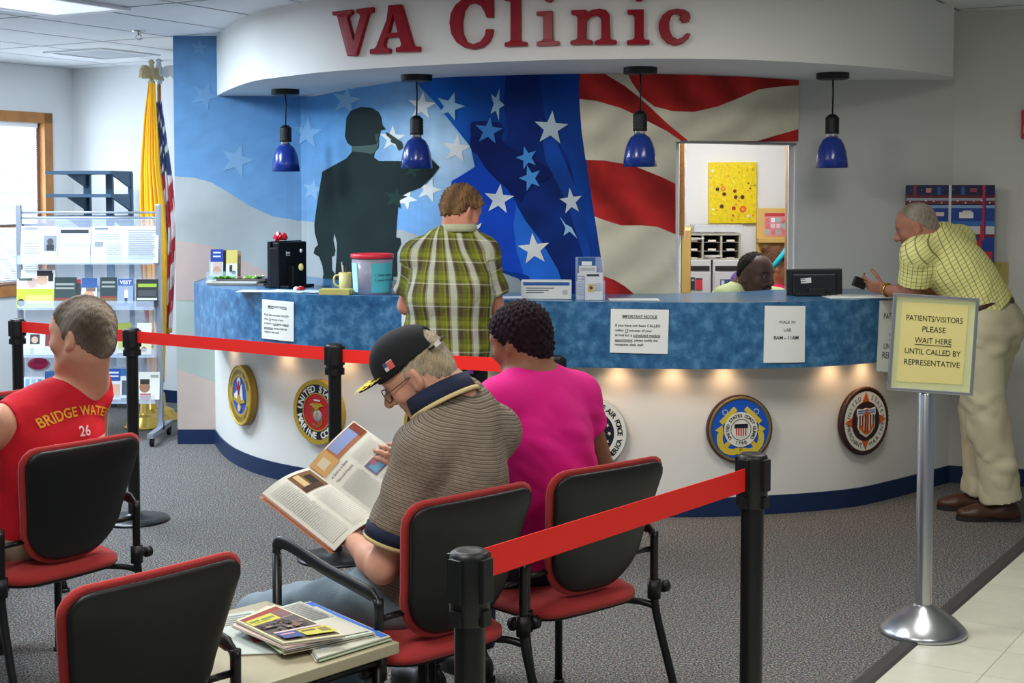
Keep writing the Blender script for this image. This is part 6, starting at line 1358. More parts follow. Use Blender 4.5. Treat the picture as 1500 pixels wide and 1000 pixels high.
def cloth_uv(V, J, geo, sl):
    S0, S1, X, F, ax, Ln = geo; r = V-S1; x, f, z = r @ X, r @ F, r @ ax; o = np.stack([np.arctan2(x, -f)*.17, z, np.zeros(len(V))], 1)
    for k, t in (('L', sl), ('R', sl)):
        a, b = A3(J['s'+k]), A3(J['e'+k]); d = b-a; L2 = d.dot(d); tt = ((V-a) @ d)/L2; dist = np.linalg.norm(V-a-np.clip(tt, 0, 1)[:, None]*d, axis=1)
        m = (tt > .12) & (dist < .105) & (tt < 1.2)
        n1 = np.cross(d, F); n1 /= np.linalg.norm(n1); n2 = np.cross(d, n1); n2 /= np.linalg.norm(n2); q = V-a
        o[m] = np.stack([np.arctan2(q @ n1, q @ n2)*.065, tt*math.sqrt(L2), np.ones(len(V))], 1)[m]
    return o
def folds_disp(V, N, amp, seed=0, ax=(0, 0, 1), f=1.0):
    a = A3(ax); z = V @ a; r = np.random.RandomState(seed); o = np.zeros(len(V))
    for i in range(6):
        d = r.normal(size=3); d = d-.55*a*d.dot(a); d /= np.linalg.norm(d); fr = f*(22+14*i); o += np.sin(fr*(V @ d)+1.6*np.sin(fr*.31*z+i)+2*i)/(1+.55*i)
    m = np.maximum(0, o/1.6); return V+N*(amp*(m-.45))[:, None]
def shirt(root, J, m, off=.012, sleeve=.6, hem=None, nm='shirt', h=.007, amp=.004, seed=1, sr=.064, neck=None, flare=.0, f=1.0, cuff_r=None, colf=None):
    q = Imp(); S0, S1 = (A3(J['sL'])+A3(J['sR']))/2, (A3(J['hL'])+A3(J['hR']))/2; ax = S0-S1; ax /= np.linalg.norm(ax)
    hem_p = S1+ax*(hem if hem is not None else -.10); cuts = [(hem_p, -ax)]
    nb = A3(J['nb']); nd = J.get('neckdir', None)
    acut = [(A3(J[k])+(A3(J[k])-nb)/np.linalg.norm(A3(J[k])-nb)*-.004, A3(J[k])-nb) for k in ('sL', 'sR')] if sleeve <= 0 else []
    geo = torso(q, J, off, cuts, acut)
    if flare:
        X, F = geo[2], geo[3]; q.ell(S1+ax*.0, ((J.get('w', [.165]*6)[5]*J.get('b', 1)+off+flare), J.get('d', [.115]*6)[5]*J.get('b', 1)+off+flare, .22), np.stack([X, F, np.cross(X, F)], 1), .06, cuts)
    if sleeve > 0:
        for k in 'LR':
            a, b = A3(J['s'+k]), A3(J['e'+k]); e = lerp(a, b, sleeve); q.cap(a, lerp(a, b, sleeve+.15), sr*J.get('b', 1), cuff_r or sr*.98*J.get('b', 1), .045, [(e, b-a)])
    if neck is not None: q.cap(nb+ax*neck, nb+ax*(neck+.10)+geo[3]*.03, .060, .080, .008, (), -1)
    V, Q = q.mesh(h, 2); N = vnormals(V, Q); uv = cloth_uv(V, J, geo, sleeve)
    V2 = folds_disp(V, N, amp, seed, ax, f); col = colf(V, uv, geo) if colf else None
    o = link(nm, np_mesh(nm, V2, Q, m, col, uv), root); return o, V2, Q, geo
def trousers(root, J, m, nm='trousers', h=.008, amp=.004, seed=3, rt=.092, rk=.07, ra=.062, hem=.94, top=.10, knee=None):
    q = Imp(); hL, hR = A3(J['hL']), A3(J['hR']); mid = (hL+hR)/2; S0 = (A3(J['sL'])+A3(J['sR']))/2; ax = S0-mid; ax /= np.linalg.norm(ax); X = hR-hL; X /= np.linalg.norm(X); F = np.cross(ax, X); b = J.get('b', 1)
    q.ell(mid, (.168*b+.012, .12*b+.012, .15), np.stack([X, F, np.cross(X, F)], 1), .05, [(mid+ax*top, ax)])
    for k in 'LR':
        h_, kn, an = A3(J['h'+k]), A3(J['k'+k]), A3(J['a'+k]); q.cap(h_, kn, rt*b, rk*b, .05)
        e = lerp(kn, an, hem); q.cap(kn, lerp(kn, an, hem+.15), rk*b, ra*b, .03, [(e, an-kn)])
    V, Q = q.mesh(h, 2); N = vnormals(V, Q); V = folds_disp(V, N, amp, seed, (0, 0, 1), .8); return link(nm, np_mesh(nm, V, Q, m), root)
def limb_skin(q, J, arms=True, legs=True, b=1.0):
    if arms:
        for k in 'LR':
            s, e, w_ = A3(J['s'+k]), A3(J['e'+k]), A3(J['w'+k]); q.cap(s, e, .05*b, .041*b, .03); q.cap(e, lerp(e, w_, .35), .041*b, .043*b, .02); q.cap(lerp(e, w_, .3), w_, .043*b, .027*b, .02)
    if legs:
        for k in 'LR':
            h_, kn, an = A3(J['h'+k]), A3(J['k'+k]), A3(J['a'+k]); q.cap(h_, kn, .08*b, .055*b, .04); q.cap(kn, lerp(kn, an, .35), .052*b, .055*b, .02); q.cap(lerp(kn, an, .3), an, .055*b, .036*b, .02)
def shoe(root, an, d, m, sole, s=1.0, nm='shoe'):
    an = A3(an); d = A3(d); d[2] = 0; d /= np.linalg.norm(d); x = np.cross(d, (0, 0, 1)); R = np.stack([x, d, np.array((0, 0, 1.))], 1); g = np.array((an[0], an[1], 0)); q = Imp(); cut = [((0, 0, .018), (0, 0, -1))]
    q.cap(g+d*-.03*s+(0, 0, .045), g+d*.12*s+(0, 0, .04), .042*s, .042*s, .03, cut); q.ell(g+d*.15*s+(0, 0, .035), (.046*s, .07*s, .034*s), R, .03, cut); q.cap(g+(0, 0, .05), g-d*.005+(0, 0, .105), .045*s, .04*s, .03, [((0, 0, .108), (0, 0, 1))]+cut); q.ell(g-d*.045*s+(0, 0, .045), (.038*s, .032*s, .05*s), R, .02, cut)
    V, Q = q.mesh(.006, 1); o = link(nm, np_mesh(nm, V, Q, m), root)
    P = [(.034, -.075), (.036, -.02), (.032, .05), (.046, .13), (.042, .18), (.022, .215), (0, .222)]; P = crom([Vector((a, b_, 0)) for a, b_ in P], 4); pl = [(p.x*s, p.y*s) for p in P]+[(-p.x*s, p.y*s) for p in P[::-1][1:]]
    b = MB(); b.prism(pl, .0, .022, basis(x, d, (0, 0, 1), g)); b.build('sole', sole, o); return o
def skin_mat(): return mat('skin', attr='Col', rough=.5, spec=.35, bump=.06, bscale=260, var=.05, vscale=35)
def body(J, hd, col, label, h=.0065, b=1.0, extra=None, legs=True, arms=True, lips=(165, 92, 86), colf=None, **kw):
    q = Imp(); hd.skin(q, J['nb'], **kw); torso(q, J, -.006); limb_skin(q, J, arms, legs, b)
    if extra: extra(q)
    V, Q = q.mesh(h, 1); c = np.tile(np.array(lin(col)), (len(V), 1)); hd.tint(V, c, lips)
    if colf: colf(V, c)
    o = link('person', np_mesh('person', V, Q, skin_mat(), c)); return tag(o, label, 'person')
def fabric(name, col, **k):
    k.setdefault('rough', .85); k.setdefault('bump', .18); k.setdefault('bscale', 350); k.setdefault('var', .04); return mat(name, col, **k)
def ramp_stops(N, L, src, per, stops, off=0):
    m = N.new('ShaderNodeMath'); m.operation = 'MULTIPLY_ADD'; m.inputs[1].default_value = 1/per; m.inputs[2].default_value = 100+off; L.new(src, m.inputs[0])
    f = N.new('ShaderNodeMath'); f.operation = 'FRACT'; L.new(m.outputs[0], f.inputs[0]); r = N.new('ShaderNodeValToRGB'); r.color_ramp.interpolation = 'CONSTANT'; e = r.color_ramp.elements
    e[0].position = 0; e[0].color = (*lin(stops[0][1]), 1); e[1].position = stops[1][0]; e[1].color = (*lin(stops[1][1]), 1)
    for p, c in stops[2:]: x = e.new(p); x.color = (*lin(c), 1)
    L.new(f.outputs[0], r.inputs['Fac']); return r.outputs['Color']
def weave(name, us, vs, pu, pv, mode='MIX', fac=.5, rough=.85):
    m = bpy.data.materials.new(name); m.use_nodes = True; N, L = m.node_tree.nodes, m.node_tree.links; p = N['Principled BSDF']
    a = N.new('ShaderNodeAttribute'); a.attribute_name = 'cloth'; sx = N.new('ShaderNodeSeparateXYZ'); L.new(a.outputs['Vector'], sx.inputs[0])
    cu = ramp_stops(N, L, sx.outputs[0], pu, us); cv = ramp_stops(N, L, sx.outputs[1], pv, vs)
    mx = N.new('ShaderNodeMix'); mx.data_type = 'RGBA'; mx.blend_type = mode; mx.inputs['Factor'].default_value = fac; L.new(cu, mx.inputs['A']); L.new(cv, mx.inputs['B']); L.new(mx.outputs['Result'], p.inputs['Base Color'])
    p.inputs['Roughness'].default_value = rough; p.inputs['Specular IOR Level'].default_value = .2
    tc = N.new('ShaderNodeTexCoord'); n = N.new('ShaderNodeTexNoise'); n.inputs['Scale'].default_value = 28; n.inputs['Detail'].default_value = 3; L.new(tc.outputs['Object'], n.inputs['Vector']); bp = N.new('ShaderNodeBump'); bp.inputs['Strength'].default_value = .35; bp.inputs['Distance'].default_value = .02; L.new(n.outputs['Fac'], bp.inputs['Height']); L.new(bp.outputs['Normal'], p.inputs['Normal']); return m
def decal(name, V, F, M, VQ, m, parent, off=.003, col=None):
    """print flat shapes on a garment: project along -z of M onto the mesh"""
    bv = BVHTree.FromPolygons([tuple(v) for v in VQ[0]], [tuple(f) for f in VQ[1]]); d = -Vector((M[0][2], M[1][2], M[2][2])).normalized(); W = []
    for v in V:
        p = M @ Vector((v[0], v[1], 0)); hit = bv.ray_cast(p, d, 1.0); q = hit[0] if hit[0] is not None else bv.find_nearest(p+d*.45)[0]; W.append(q-d*off)
    b = MB(); b.add(W, F, col=col); return b.build(name, m, parent)
def gridrect(x0, y0, x1, y1, n=10, mm=6):
    return [(x0+(x1-x0)*i/n, y0+(y1-y0)*j/mm) for j in range(mm+1) for i in range(n+1)], [(j*(n+1)+i, j*(n+1)+i+1, (j+1)*(n+1)+i+1, (j+1)*(n+1)+i) for j in range(mm) for i in range(n)]
def CL(c, x, y, z):
    a = c.rotation_euler.z; return np.array((c.location.x+x*math.cos(a)-y*math.sin(a), c.location.y+x*math.sin(a)+y*math.cos(a), z))
denim = fabric('blue_denim', (122, 138, 148), bump=.3); ndenim = fabric('navy_denim', (28, 34, 56)); rubber = mat('sole_rubber', (28, 26, 25), .7)

# ---- man in the red sleeveless shirt
c = c1
hd = Head(at(120, 491, 4.78), (-.95, .32, -.02), 1.09)
J = dict(nb=at(125, 566, 4.86), sL=CL(c, -.165, -.10, .94), sR=CL(c, .18, -.10, .975), hL=CL(c, -.09, -.03, .55), hR=CL(c, .09, -.03, .55), eL=CL(c, -.30, .02, .76), eR=CL(c, .29, .04, .76), wL=CL(c, -.16, .24, .66), wR=CL(c, .14, .26, .66),
         kL=CL(c, -.13, .42, .52), kR=CL(c, .13, .42, .52), aL=CL(c, -.12, .42, .09), aR=CL(c, .12, .44, .09), b=1.06, hunch=.03)
fw = CL(c, 0, 1, 0)-CL(c, 0, 0, 0); rw = CL(c, 1, 0, 0)-CL(c, 0, 0, 0)
def hx(q): hand(q, J['wL'], fw+rw*.4-np.array((0, 0, .3)), (0, 0, -1), 1, .5); hand(q, J['wR'], fw-rw*.4-np.array((0, 0, .3)), (0, 0, -1), -1, .5)
P1 = body(J, hd, (206, 152, 124), 'man in a red sleeveless shirt, seated at the left with his back turned', extra=hx, b=1.08); hd.eyes(P1)
hd.hair(P1, (84, 70, 58), .008, ((.078, .08), (-.088, -.075)), .0014, extra=(((.066, .012, .012), (.012, .012, .026)), ((-.066, .012, .012), (.012, .012, .026))), seed=2, grey=(150, 138, 124))
red_t = fabric('red_jersey', (196, 14, 34))
o, V, Q, geo = shirt(P1, J, red_t, .011, 0, -.12, h=.007, amp=.008, seed=5, neck=.085, f=.8)
Fb = -geo[3]; Mb = face_mat(Vector(lerp(geo[0], geo[1], .2)+Fb*.5+geo[4]*.115), Vector(Fb), Vector(geo[4])); ylw = mat('print_yellow', (220, 160, 40), .7)
Vt, Ft = text_mesh('BRIDGE WATER', 1, .02, 'CENTER'); mxx = max(v[0] for v in Vt); k = .15/mxx
decal('lettering', [((.35+v[1]*k)*math.sin(v[0]*k/.35)+.03, (.35+v[1]*k)*math.cos(v[0]*k/.35)-.375) for v in Vt], Ft, Mb, (V, Q), ylw, o)
Vt, Ft = text_mesh('26', .045, .02, 'CENTER'); decal('number', [(v[0]+.035, v[1]-.085) for v in Vt], Ft, Mb, (V, Q), mat('print_white', (226, 190, 190), .7), o)
Vg, Fg = gridrect(-.085, -.135, .155, -.1, 14, 4); decal('name_strip', [(x, y+(.0)) for x, y in Vg], Fg, Mb, (V, Q), mat('print_pale', (222, 172, 172), .7), o, .0035)
sc_ = MB()
for i in range(9): x0 = -.04+.018*i; sc_.tube([(x0, -.127, 0), (x0+.006, -.106-.004*(i % 2), 0), (x0+.012, -.125, 0)], .0012, 4)
decal('scribble', [(v[0], v[1]) for v in sc_.v], sc_.f, Mb, (V, Q), mat('print_dark', (70, 40, 50), .7), o, .005)
trousers(P1, J, fabric('khaki_shorts', (150, 136, 112)), 'shorts', hem=.25)
wsock = fabric('white_sock', (216, 214, 210)); bshoe = mat('black_leather', (20, 20, 22), .5)
for k in 'LR':
    b = MB(); an = Vector(J['a'+k]); b.tube([an+Vector((0, 0, -.01)), an+Vector((0, 0, .07)), an+Vector((0, 0, .13))], [.044, .045, .05], 16); b.build('sock', wsock, P1); shoe(P1, J['a'+k], fw+rw*(.15 if k == 'R' else -.15), bshoe, rubber)

# ---- older man in the black cap reading
c = c3; fw = CL(c, 0, 1, 0)-CL(c, 0, 0, 0); rw = CL(c, 1, 0, 0)-CL(c, 0, 0, 0)
hd = Head(at(611, 546, 4.02), (-.80, .2, -.56), 1.02, -.17)
S0 = A3(at(672, 618, 4.0))
J = dict(nb=A3(at(664, 584, 4.02)), sL=A3(at(618, 662, 3.85)), sR=S0+rw*.145+np.array((0, 0, -.045)), hL=CL(c, -.09, -.02, .55), hR=CL(c, .09, -.02, .55), eL=A3(at(560, 832, 3.84)), eR=A3(at(640, 760, 4.38)), wL=A3(at(517, 792, 4.10)), wR=A3(at(617, 690, 4.31)),
         kL=A3(at(377, 902, 4.36)), kR=A3(at(446, 884, 4.56)), aL=A3(at(470, 1040, 4.42)), aR=A3(at(530, 1020, 4.6)), b=.98, hunch=.06, fs=[0, 0, .0, .0, .0, 0], w=[.12, .155, .158, .15, .155, .155], d=[.085, .112, .118, .12, .12, .11])
def hx(q):
    hand(q, J['wL'], A3(at(497, 772, 4.2))-J['wL'], (-.3, -.5, .8), 1, .25, 1.0); hand(q, J['wR'], A3(at(576, 664, 4.25))-J['wR'], (-.2, .9, -.3), 1, .6, 1.0)
P2 = body(J, hd, (204, 150, 126), 'older man in a black cap and striped polo shirt, seated and reading a magazine', .0055, 1.0, extra=hx, nose=1.12); hd.eyes(P2)
hd.hair(P2, (172, 154, 124), .004, ((.075, .055), (-.095, -.075)), .0018, seed=4, grey=(186, 176, 158))
stripe = weave('striped_polo', [(0, (126, 112, 98)), (.5, (120, 106, 92))], [(0, (96, 85, 76)), (.36, (140, 128, 113)), (.62, (106, 95, 85)), (.82, (158, 146, 130))], .05, .0095, fac=.85)
o2, V2, Q2, geo2 = shirt(P2, J, stripe, .016, .66, -.17, h=.0065, amp=.010, seed=8, neck=.06, flare=.0, sr=.070, cuff_r=.074, f=.75)
navyc = fabric('navy_collar', (24, 34, 62)); creamc = fabric('cream_trim', (206, 186, 132))
# collar ring round the neck and cuff bands
nd = hd.W(0, -.03, -.09)-A3(J['nb']); nd /= np.linalg.norm(nd); Rn = frame(np.cross(nd, (0.3, 1, 0.1)), nd); X_, Y_ = Rn[:, 0], Rn[:, 1]
def ring3(cn, axn, r, rr, zz, m, nm, par, tilt=.0, squash=1.0, open_=0):
    axn = axn/np.linalg.norm(axn); u = np.cross(axn, (0, 0, 1.0)) if abs(axn[2]) < .9 else np.cross(axn, (1., 0, 0)); u /= np.linalg.norm(u); v = np.cross(axn, u); n = 40; V = []; F = []
    for i in range(n):
        a = 2*PI*i/n; d = u*math.cos(a)+v*math.sin(a)*squash
        for k2, (r_, z_) in enumerate(((r, 0), (r+rr, zz*.1), (r+rr*.7, zz), (r-.004, zz*.95))): V.append(cn+d*r_+axn*z_)
    for i in range(n):
        for k2 in range(4): F.append((i*4+k2, ((i+1) % n)*4+k2, ((i+1) % n)*4+(k2+1) % 4, i*4+(k2+1) % 4))
    b = MB(); b.add(V, F, 0, True); return b.build(nm, m, par)
cn = A3(at(652, 590, 4.0)); na = np.array((-.46, .22, .86)); ring3(cn, na, .100, .009, .05, navyc, 'collar', o2, squash=.9); ring3(cn-na*.008, na, .108, .010, .012, creamc, 'collar_trim', o2, squash=.9)
ad = A3(J['eL'])-A3(J['sL']); ce = lerp(J['sL'], J['eL'], .655); ring3(ce, ad, .076, .006, .034, navyc, 'cuff', o2); ring3(ce+ad/np.linalg.norm(ad)*.034, ad, .074, .007, .012, creamc, 'cuff_trim', o2)
trousers(P2, J, denim, h=.0075, amp=.007)
shoe(P2, (J['aL'][0], J['aL'][1], .1), fw, bshoe, rubber); shoe(P2, (J['aR'][0], J['aR'][1], .1), fw, bshoe, rubber)
# cap
blk_c = fabric('black_twill', (17, 18, 21), bump=.25)
q = Imp(); k = hd.s; cut = [(hd.W(0, .088, .038), hd.D(0, .18, -1.0)), (hd.W(0, -.11, .052), hd.D(0, -.0, -1.0))]
q.ell(hd.W(0, -.008, .036), (.086*k, .108*k, .10*k), hd.R, .02, [(hd.W(0, .09, .040), hd.D(0, -.04, -1.0))]); q.ell(hd.W(0, .03, .06), (.075*k, .072*k, .074*k), hd.R, .03, [(hd.W(0, .09, .040), hd.D(0, -.04, -1.0))])
q.ell(hd.W(0, -.105, .058), (.042*k, .05*k, .034*k), hd.R, .008, (), -1)
V, Q = q.mesh(.0045, 2); cap_o = link('cap', np_mesh('cap', V, Q, blk_c), P2); VC = (V, Q)
b = MB(); n = 16; V = []; F = []
for j in range(9):
    for i in range(n+1):
        a = math.radians(-72+144*i/n); r0 = .083; u = j/8; x = (r0*math.sin(a)); y = (.095*math.cos(a))+u*.075*max(0, math.cos(a))**.6; z = .046+.010*u-.3*(x*x)-.006*u*u
        V.append(hd.W(x*(1-.06*u), y, z))
N0 = len(V); V += [v-hd.D(0, 0, 1)*.004 for v in V]
for j in range(8):
    for i in range(n): a_ = j*(n+1)+i; F += [(a_, a_+1, a_+n+2, a_+n+1), (N0+a_, N0+a_+n+1, N0+a_+n+2, N0+a_+1)]
for i in range(n): a_ = 8*(n+1)+i; F.append((a_, a_+1, N0+a_+1, N0+a_)); F.append((i, N0+i, N0+i+1, i+1))
for j in range(8):
    for e in (0, n): a_ = j*(n+1)+e; F.append((a_, a_+n+1, N0+a_+n+1, N0+a_))
b.add(V, F, 0, True); b.build('brim', blk_c, cap_o)
gl = mat('gold_braid', (226, 204, 30), .6, bump=.8, bscale=120); b = MB()
for i in range(14):
    a = math.radians(-58+8.9*i); u = .72+.14*math.sin(i*2.1); x = .083*math.sin(a)*(1-.06*u); y = .095*math.cos(a)+u*.075*max(0, math.cos(a))**.6; z = .046+.010*u-.3*x*x-.006*u*u+.003
    p = hd.W(x, y, z); t = hd.D(math.cos(a+.5*(-1)**i), -math.sin(a+.5*(-1)**i), 0)*.020; w_ = hd.D(math.sin(a), math.cos(a), 0)*.012; n_ = hd.D(0, 0, 1)*.002
    b.add([p-t, p-w_+n_, p+t, p+w_+n_], [(0, 1, 2, 3)]); b.add([p-t*.6+w_*1.6, p+n_*1.2, p+t*.6+w_*1.6, p+w_*2.4], [(0, 1, 2, 3)])
V = []; F = []
for j in range(5):
    for i in range(11):
        a = math.radians(-62+80*i/10); u = .42+.5*j/4; x = .083*math.sin(a)*(1-.06*u); y = .095*math.cos(a)+u*.075*max(0, math.cos(a))**.6; V.append(hd.W(x, y, .046+.010*u-.3*x*x-.006*u*u+.002+.004*abs(math.sin(i*2.4+j*1.7))))
for j in range(4):
    for i in range(10): F.append((j*11+i, j*11+i+1, (j+1)*11+i+1, (j+1)*11+i))
b.add(V, F, 0, True); b.build('gold_leaves', gl, cap_o)
sgn = -1
def side_dec(nm, y0, z0, y1, z1, m, col=None, off=.003):
    M = Matrix.Identity(4); o = hd.W(sgn*.2, 0, 0); X = hd.D(0, -sgn*-1, 0); Y = hd.D(0, 0, 1); Z = hd.D(sgn, 0, 0)
    M = basis(X, Y, Z, o); V, F = gridrect(y0*-sgn*-1, z0, y1*-sgn*-1, z1, 4, 3); return decal(nm, [(v[0]*1.0, v[1]) for v in V], F, M, VC, m, cap_o, off)
fl = side_dec('flag_patch', .010, .058, .042, .082, mat('patch_white', (216, 206, 204), .8)); side_dec('flag_stripes', .010, .058, .030, .080, mat('patch_red', (206, 90, 84), .8), off=.0038); side_dec('flag_corner', .029, .070, .042, .082, mat('patch_blue', (60, 74, 130), .8), off=.0042)
b = MB(); b.tube([hd.W(.088*math.sin(a), -.012-.105*math.cos(a), .040) for a in np.linspace(-.75, .75, 12)], .009, 8, sy=.35, up=tuple(hd.D(0, 0, 1))); b.build('strap', blk_c, cap_o)
b = MB(); b.box((0, 0, 0), (.03, .012, .003), basis(hd.D(-.35, -.93, 0)*0+hd.D(.94, -.34, 0), hd.D(0, 0, 1), hd.D(-.34, -.94, 0), hd.W(-.045, -.112, .040))); b.build('strap_label', mat('patch_white'), cap_o)
# glasses
gm = mat('wire_frame', (120, 104, 70), .3, metal=.8); b = MB()
for x in (-1, 1): b.tube([hd.W(x*.033+.026*math.cos(a), .104-.006*abs(math.cos(a)), -.004+.021*math.sin(a)) for a in np.linspace(0, 2*PI, 24, endpoint=False)], .0016, 6, closed=True); b.tube([hd.W(x*.060, .098, .004), hd.W(x*.076, .06, .006), hd.W(x*.081, .0, .01), hd.W(x*.08, -.02, -.002)], .0016, 6)
b.tube([hd.W(-.008, .104, .002), hd.W(0, .107, .006), hd.W(.008, .104, .002)], .0016, 6); go = b.build('glasses', gm, P2)
for x in (-1, 1):
    b = MB(); b.add([hd.W(x*.033+.025*math.cos(a), .1035-.006*abs(math.cos(a)), -.004+.020*math.sin(a)) for a in np.linspace(0, 2*PI, 24, endpoint=False)], [tuple(range(24))]); b.build('lens', mat('lens_glass', (235, 240, 240), .02, alpha=.18), go)
# the magazine
mg = thing('magazine', 'open magazine with photos held by the older man in the black cap', 'magazine', at(500, 720, 4.2))
TL, BL, STp, SB = at(384, 722, 4.20), at(490, 806, 4.06), at(451, 685, 4.27), at(551, 759, 4.15); RT = at(518, 616, 4.36); RB = SB+(RT-STp)
def page(a, b_, c_, d, nm, blocks, bulge, lab=None):
    """a b top edge, d c bottom edge"""
    nrm = (b_-a).cross(d-a).normalized(); nrm = nrm if nrm.y < 0 else -nrm
    S_ = lambda u, v, o=0: (a*(1-u)+b_*u)*(1-v)+(d*(1-u)+c_*u)*v+nrm*(o+bulge*math.sin(PI*u)*.9)
    mb_ = MB(); n = 12
    for oo, cc in ((.0, (226, 224, 212)), (-.004, (214, 210, 196))):
        V = [S_(i/n, j/n, oo) for j in range(n+1) for i in range(n+1)]; mb_.add(V, [(j*(n+1)+i, (j+1)*(n+1)+i, (j+1)*(n+1)+i+1, j*(n+1)+i+1) for j in range(n) for i in range(n)], 0, True, None, lin(cc))
    pr = MB()
    for i, (u0, v0, u1, v1, cc) in enumerate(blocks):
        m_ = max(2, int((u1-u0)*10)); V = [S_(u0+(u1-u0)*x/m_, v, .0012+.0003*i) for v in (v0, v1) for x in range(m_+1)]; pr.add(V, [(x, x+1, m_+2+x, m_+1+x) for x in range(m_)], col=lin(cc))
    o = mb_.build(nm, newsp, mg); pr.build('print', newsp, o); return S_, o
txt = lambda u0, v0, u1, v1, n: [(u0, v0+(v1-v0)*k_/n, u1-.03*random.random(), v0+(v1-v0)*(k_+.42)/n, (198, 197, 190)) for k_ in range(n)]
page(TL, STp, SB, BL, 'left_page', [(.5, .04, .98, .32, (120, 84, 50)), (.58, .06, .7, .3, (206, 180, 130)), (.75, .1, .9, .26, (40, 30, 26)), (.52, .24, .9, .31, (70, 46, 34))]+txt(.06, .08, .46, .95, 34)+txt(.54, .36, .95, .95, 24), .022)
S_, rp = page(STp, RT, RB, SB, 'right_page', [(.02, .02, .98, .22, (176, 110, 74)), (.40, .03, .86, .17, (140, 156, 206)), (.03, .0, .36, .24, (206, 160, 100)), (.1, .06, .26, .18, (214, 200, 170)), (.86, .02, .98, .2, (130, 60, 40)), (.5, .5, .78, .68, (120, 110, 140)), (.53, .54, .75, .66, (110, 160, 190)), (.6, .5, .7, .58, (170, 110, 130))]+txt(.06, .46, .46, .95, 22)+txt(.5, .3, .94, .47, 10)+txt(.5, .72, .94, .95, 12), .012)
b = MB()
for t_, v in (('as Good as or Better', .32), ('Than Local Hospitals', .40)): b.text(t_, .05, fn=lambda x, y, v=v: S_(.08+x*.8, v-y*.9, .004), align='LEFT', bold=.01)
b.build('lettering', mat('print_grey', (110, 80, 80), .8), rp)
b = MB(); e = (TL-STp).normalized()*.004; b.add([TL+e, BL+e, SB+Vector((0, .006, -.006)), STp+Vector((0, .006, -.006))], [(0, 1, 2, 3)]); b.add([BL+Vector((0, 0.001, -.007)), BL+e*3+Vector((0, .001, -.004)), TL+e*3+Vector((0, .001, -.006)), TL+Vector((0, .001, -.009))], [(0, 1, 2, 3)]); b.build('cover', mat('cover_tan', (176, 104, 70), .5), mg)

# ---- woman in the magenta shirt
c = c4; fw = CL(c, 0, 1, 0)-CL(c, 0, 0, 0); rw = CL(c, 1, 0, 0)-CL(c, 0, 0, 0)
hd = Head(at(762, 500, 4.5), (-.74, .58, -.3), .98)
S0 = A3(at(790, 582, 4.46))
J = dict(nb=A3(at(776, 552, 4.5)), sL=S0-rw*.165, sR=S0+rw*.165+np.array((0, 0, -.01)), hL=CL(c, -.12, .03, .55), hR=CL(c, .06, .03, .55), eL=S0-rw*.24+fw*.06-np.array((0, 0, .28)), eR=A3(at(884, 690, 4.66)), wL=CL(c, -.12, .27, .66), wR=CL(c, .10, .27, .66),
         kL=CL(c, -.15, .46, .53), kR=CL(c, .08, .46, .53), aL=CL(c, -.14, .44, .09), aR=CL(c, .08, .46, .09), b=1.04, hunch=.03, w=[.12, .16, .168, .162, .172, .175], d=[.085, .115, .125, .13, .13, .12])
def hx(q): hand(q, J['wL'], fw+rw*.5-np.array((0, 0, .3)), (0, 0, -1), 1, .5, .93); hand(q, J['wR'], fw-rw*.5-np.array((0, 0, .3)), (0, 0, -1), -1, .5, .93)
P3 = body(J, hd, (132, 86, 62), 'woman in a magenta shirt with short dark purple hair, seated with her back turned', .0065, .98, extra=hx, lips=(120, 60, 60)); hd.eyes(P3)
hd.hair(P3, (30, 14, 24), .015, ((.070, .066), (-.085, -.07)), .0032, extra=(((.062, .0, .02), (.02, .03, .03)), ((-.062, .0, .02), (.02, .03, .03)), ((0, -.07, -.045), (.05, .035, .04))), curl=210, bs=90)
shirt(P3, J, fabric('magenta_jersey', (214, 12, 128)), .013, .42, -.15, h=.0065, amp=.010, seed=13, neck=.045, sr=.066, f=.8)
trousers(P3, J, ndenim)
for k in 'LR': shoe(P3, J['a'+k], fw, bshoe, rubber, .9)

# ---- man in the plaid shirt at the counter
YP = 7.02
hd = Head(at(676, 309, YP+.02), (.66, .6, -.42), 1.0)
J = dict(nb=at(670, 338, YP), sL=at(611, 376, YP-.02), sR=at(708, 371, YP+.04), hL=at(628, 508, YP-.04), hR=at(684, 508, YP), eL=at(595, 448, YP+.07), eR=at(728, 455, YP+.06), wL=at(618, 436, YP+.30), wR=at(694, 437, YP+.34),
         kL=at(636, 640, YP-.02), kR=at(690, 640, YP+.02), aL=at(634, 758, YP-.06), aR=at(694, 757, YP), b=1.12, hunch=.05, w=[.125, .165, .172, .172, .17, .165])
def hx(q): hand(q, J['wL'], (.3, .9, -.05), (0, 0, -1), 1, .4); hand(q, J['wR'], (-.5, .8, -.05), (0, 0, -1), -1, .4)
P4 = body(J, hd, (196, 132, 108), 'man in a green plaid shirt standing at the counter with his back turned', .0075, 1.02, extra=hx); hd.eyes(P4)
hd.hair(P4, (98, 74, 50), .014, ((.078, .078), (-.09, -.068)), .007, seed=7, grey=(146, 112, 76), h=.006)
G1, G2, G3, G4 = (98, 104, 32), (74, 62, 44), (204, 206, 194), (130, 138, 44)
plaid = weave('green_plaid', [(0, G3), (.26, (120, 112, 96)), (.32, G2), (.5, G1), (.72, G4), (.8, G2), (.92, (150, 146, 126))], [(0, G4), (.2, G1), (.4, G2), (.58, (58, 50, 34)), (.64, G2), (.8, (176, 176, 150)), (.86, G1)], .094, .11, fac=.45)
shirt(P4, J, plaid, .02, .72, -.10, h=.0075, amp=.012, seed=21, neck=.04, flare=.03, sr=.072, f=.62, cuff_r=.078)
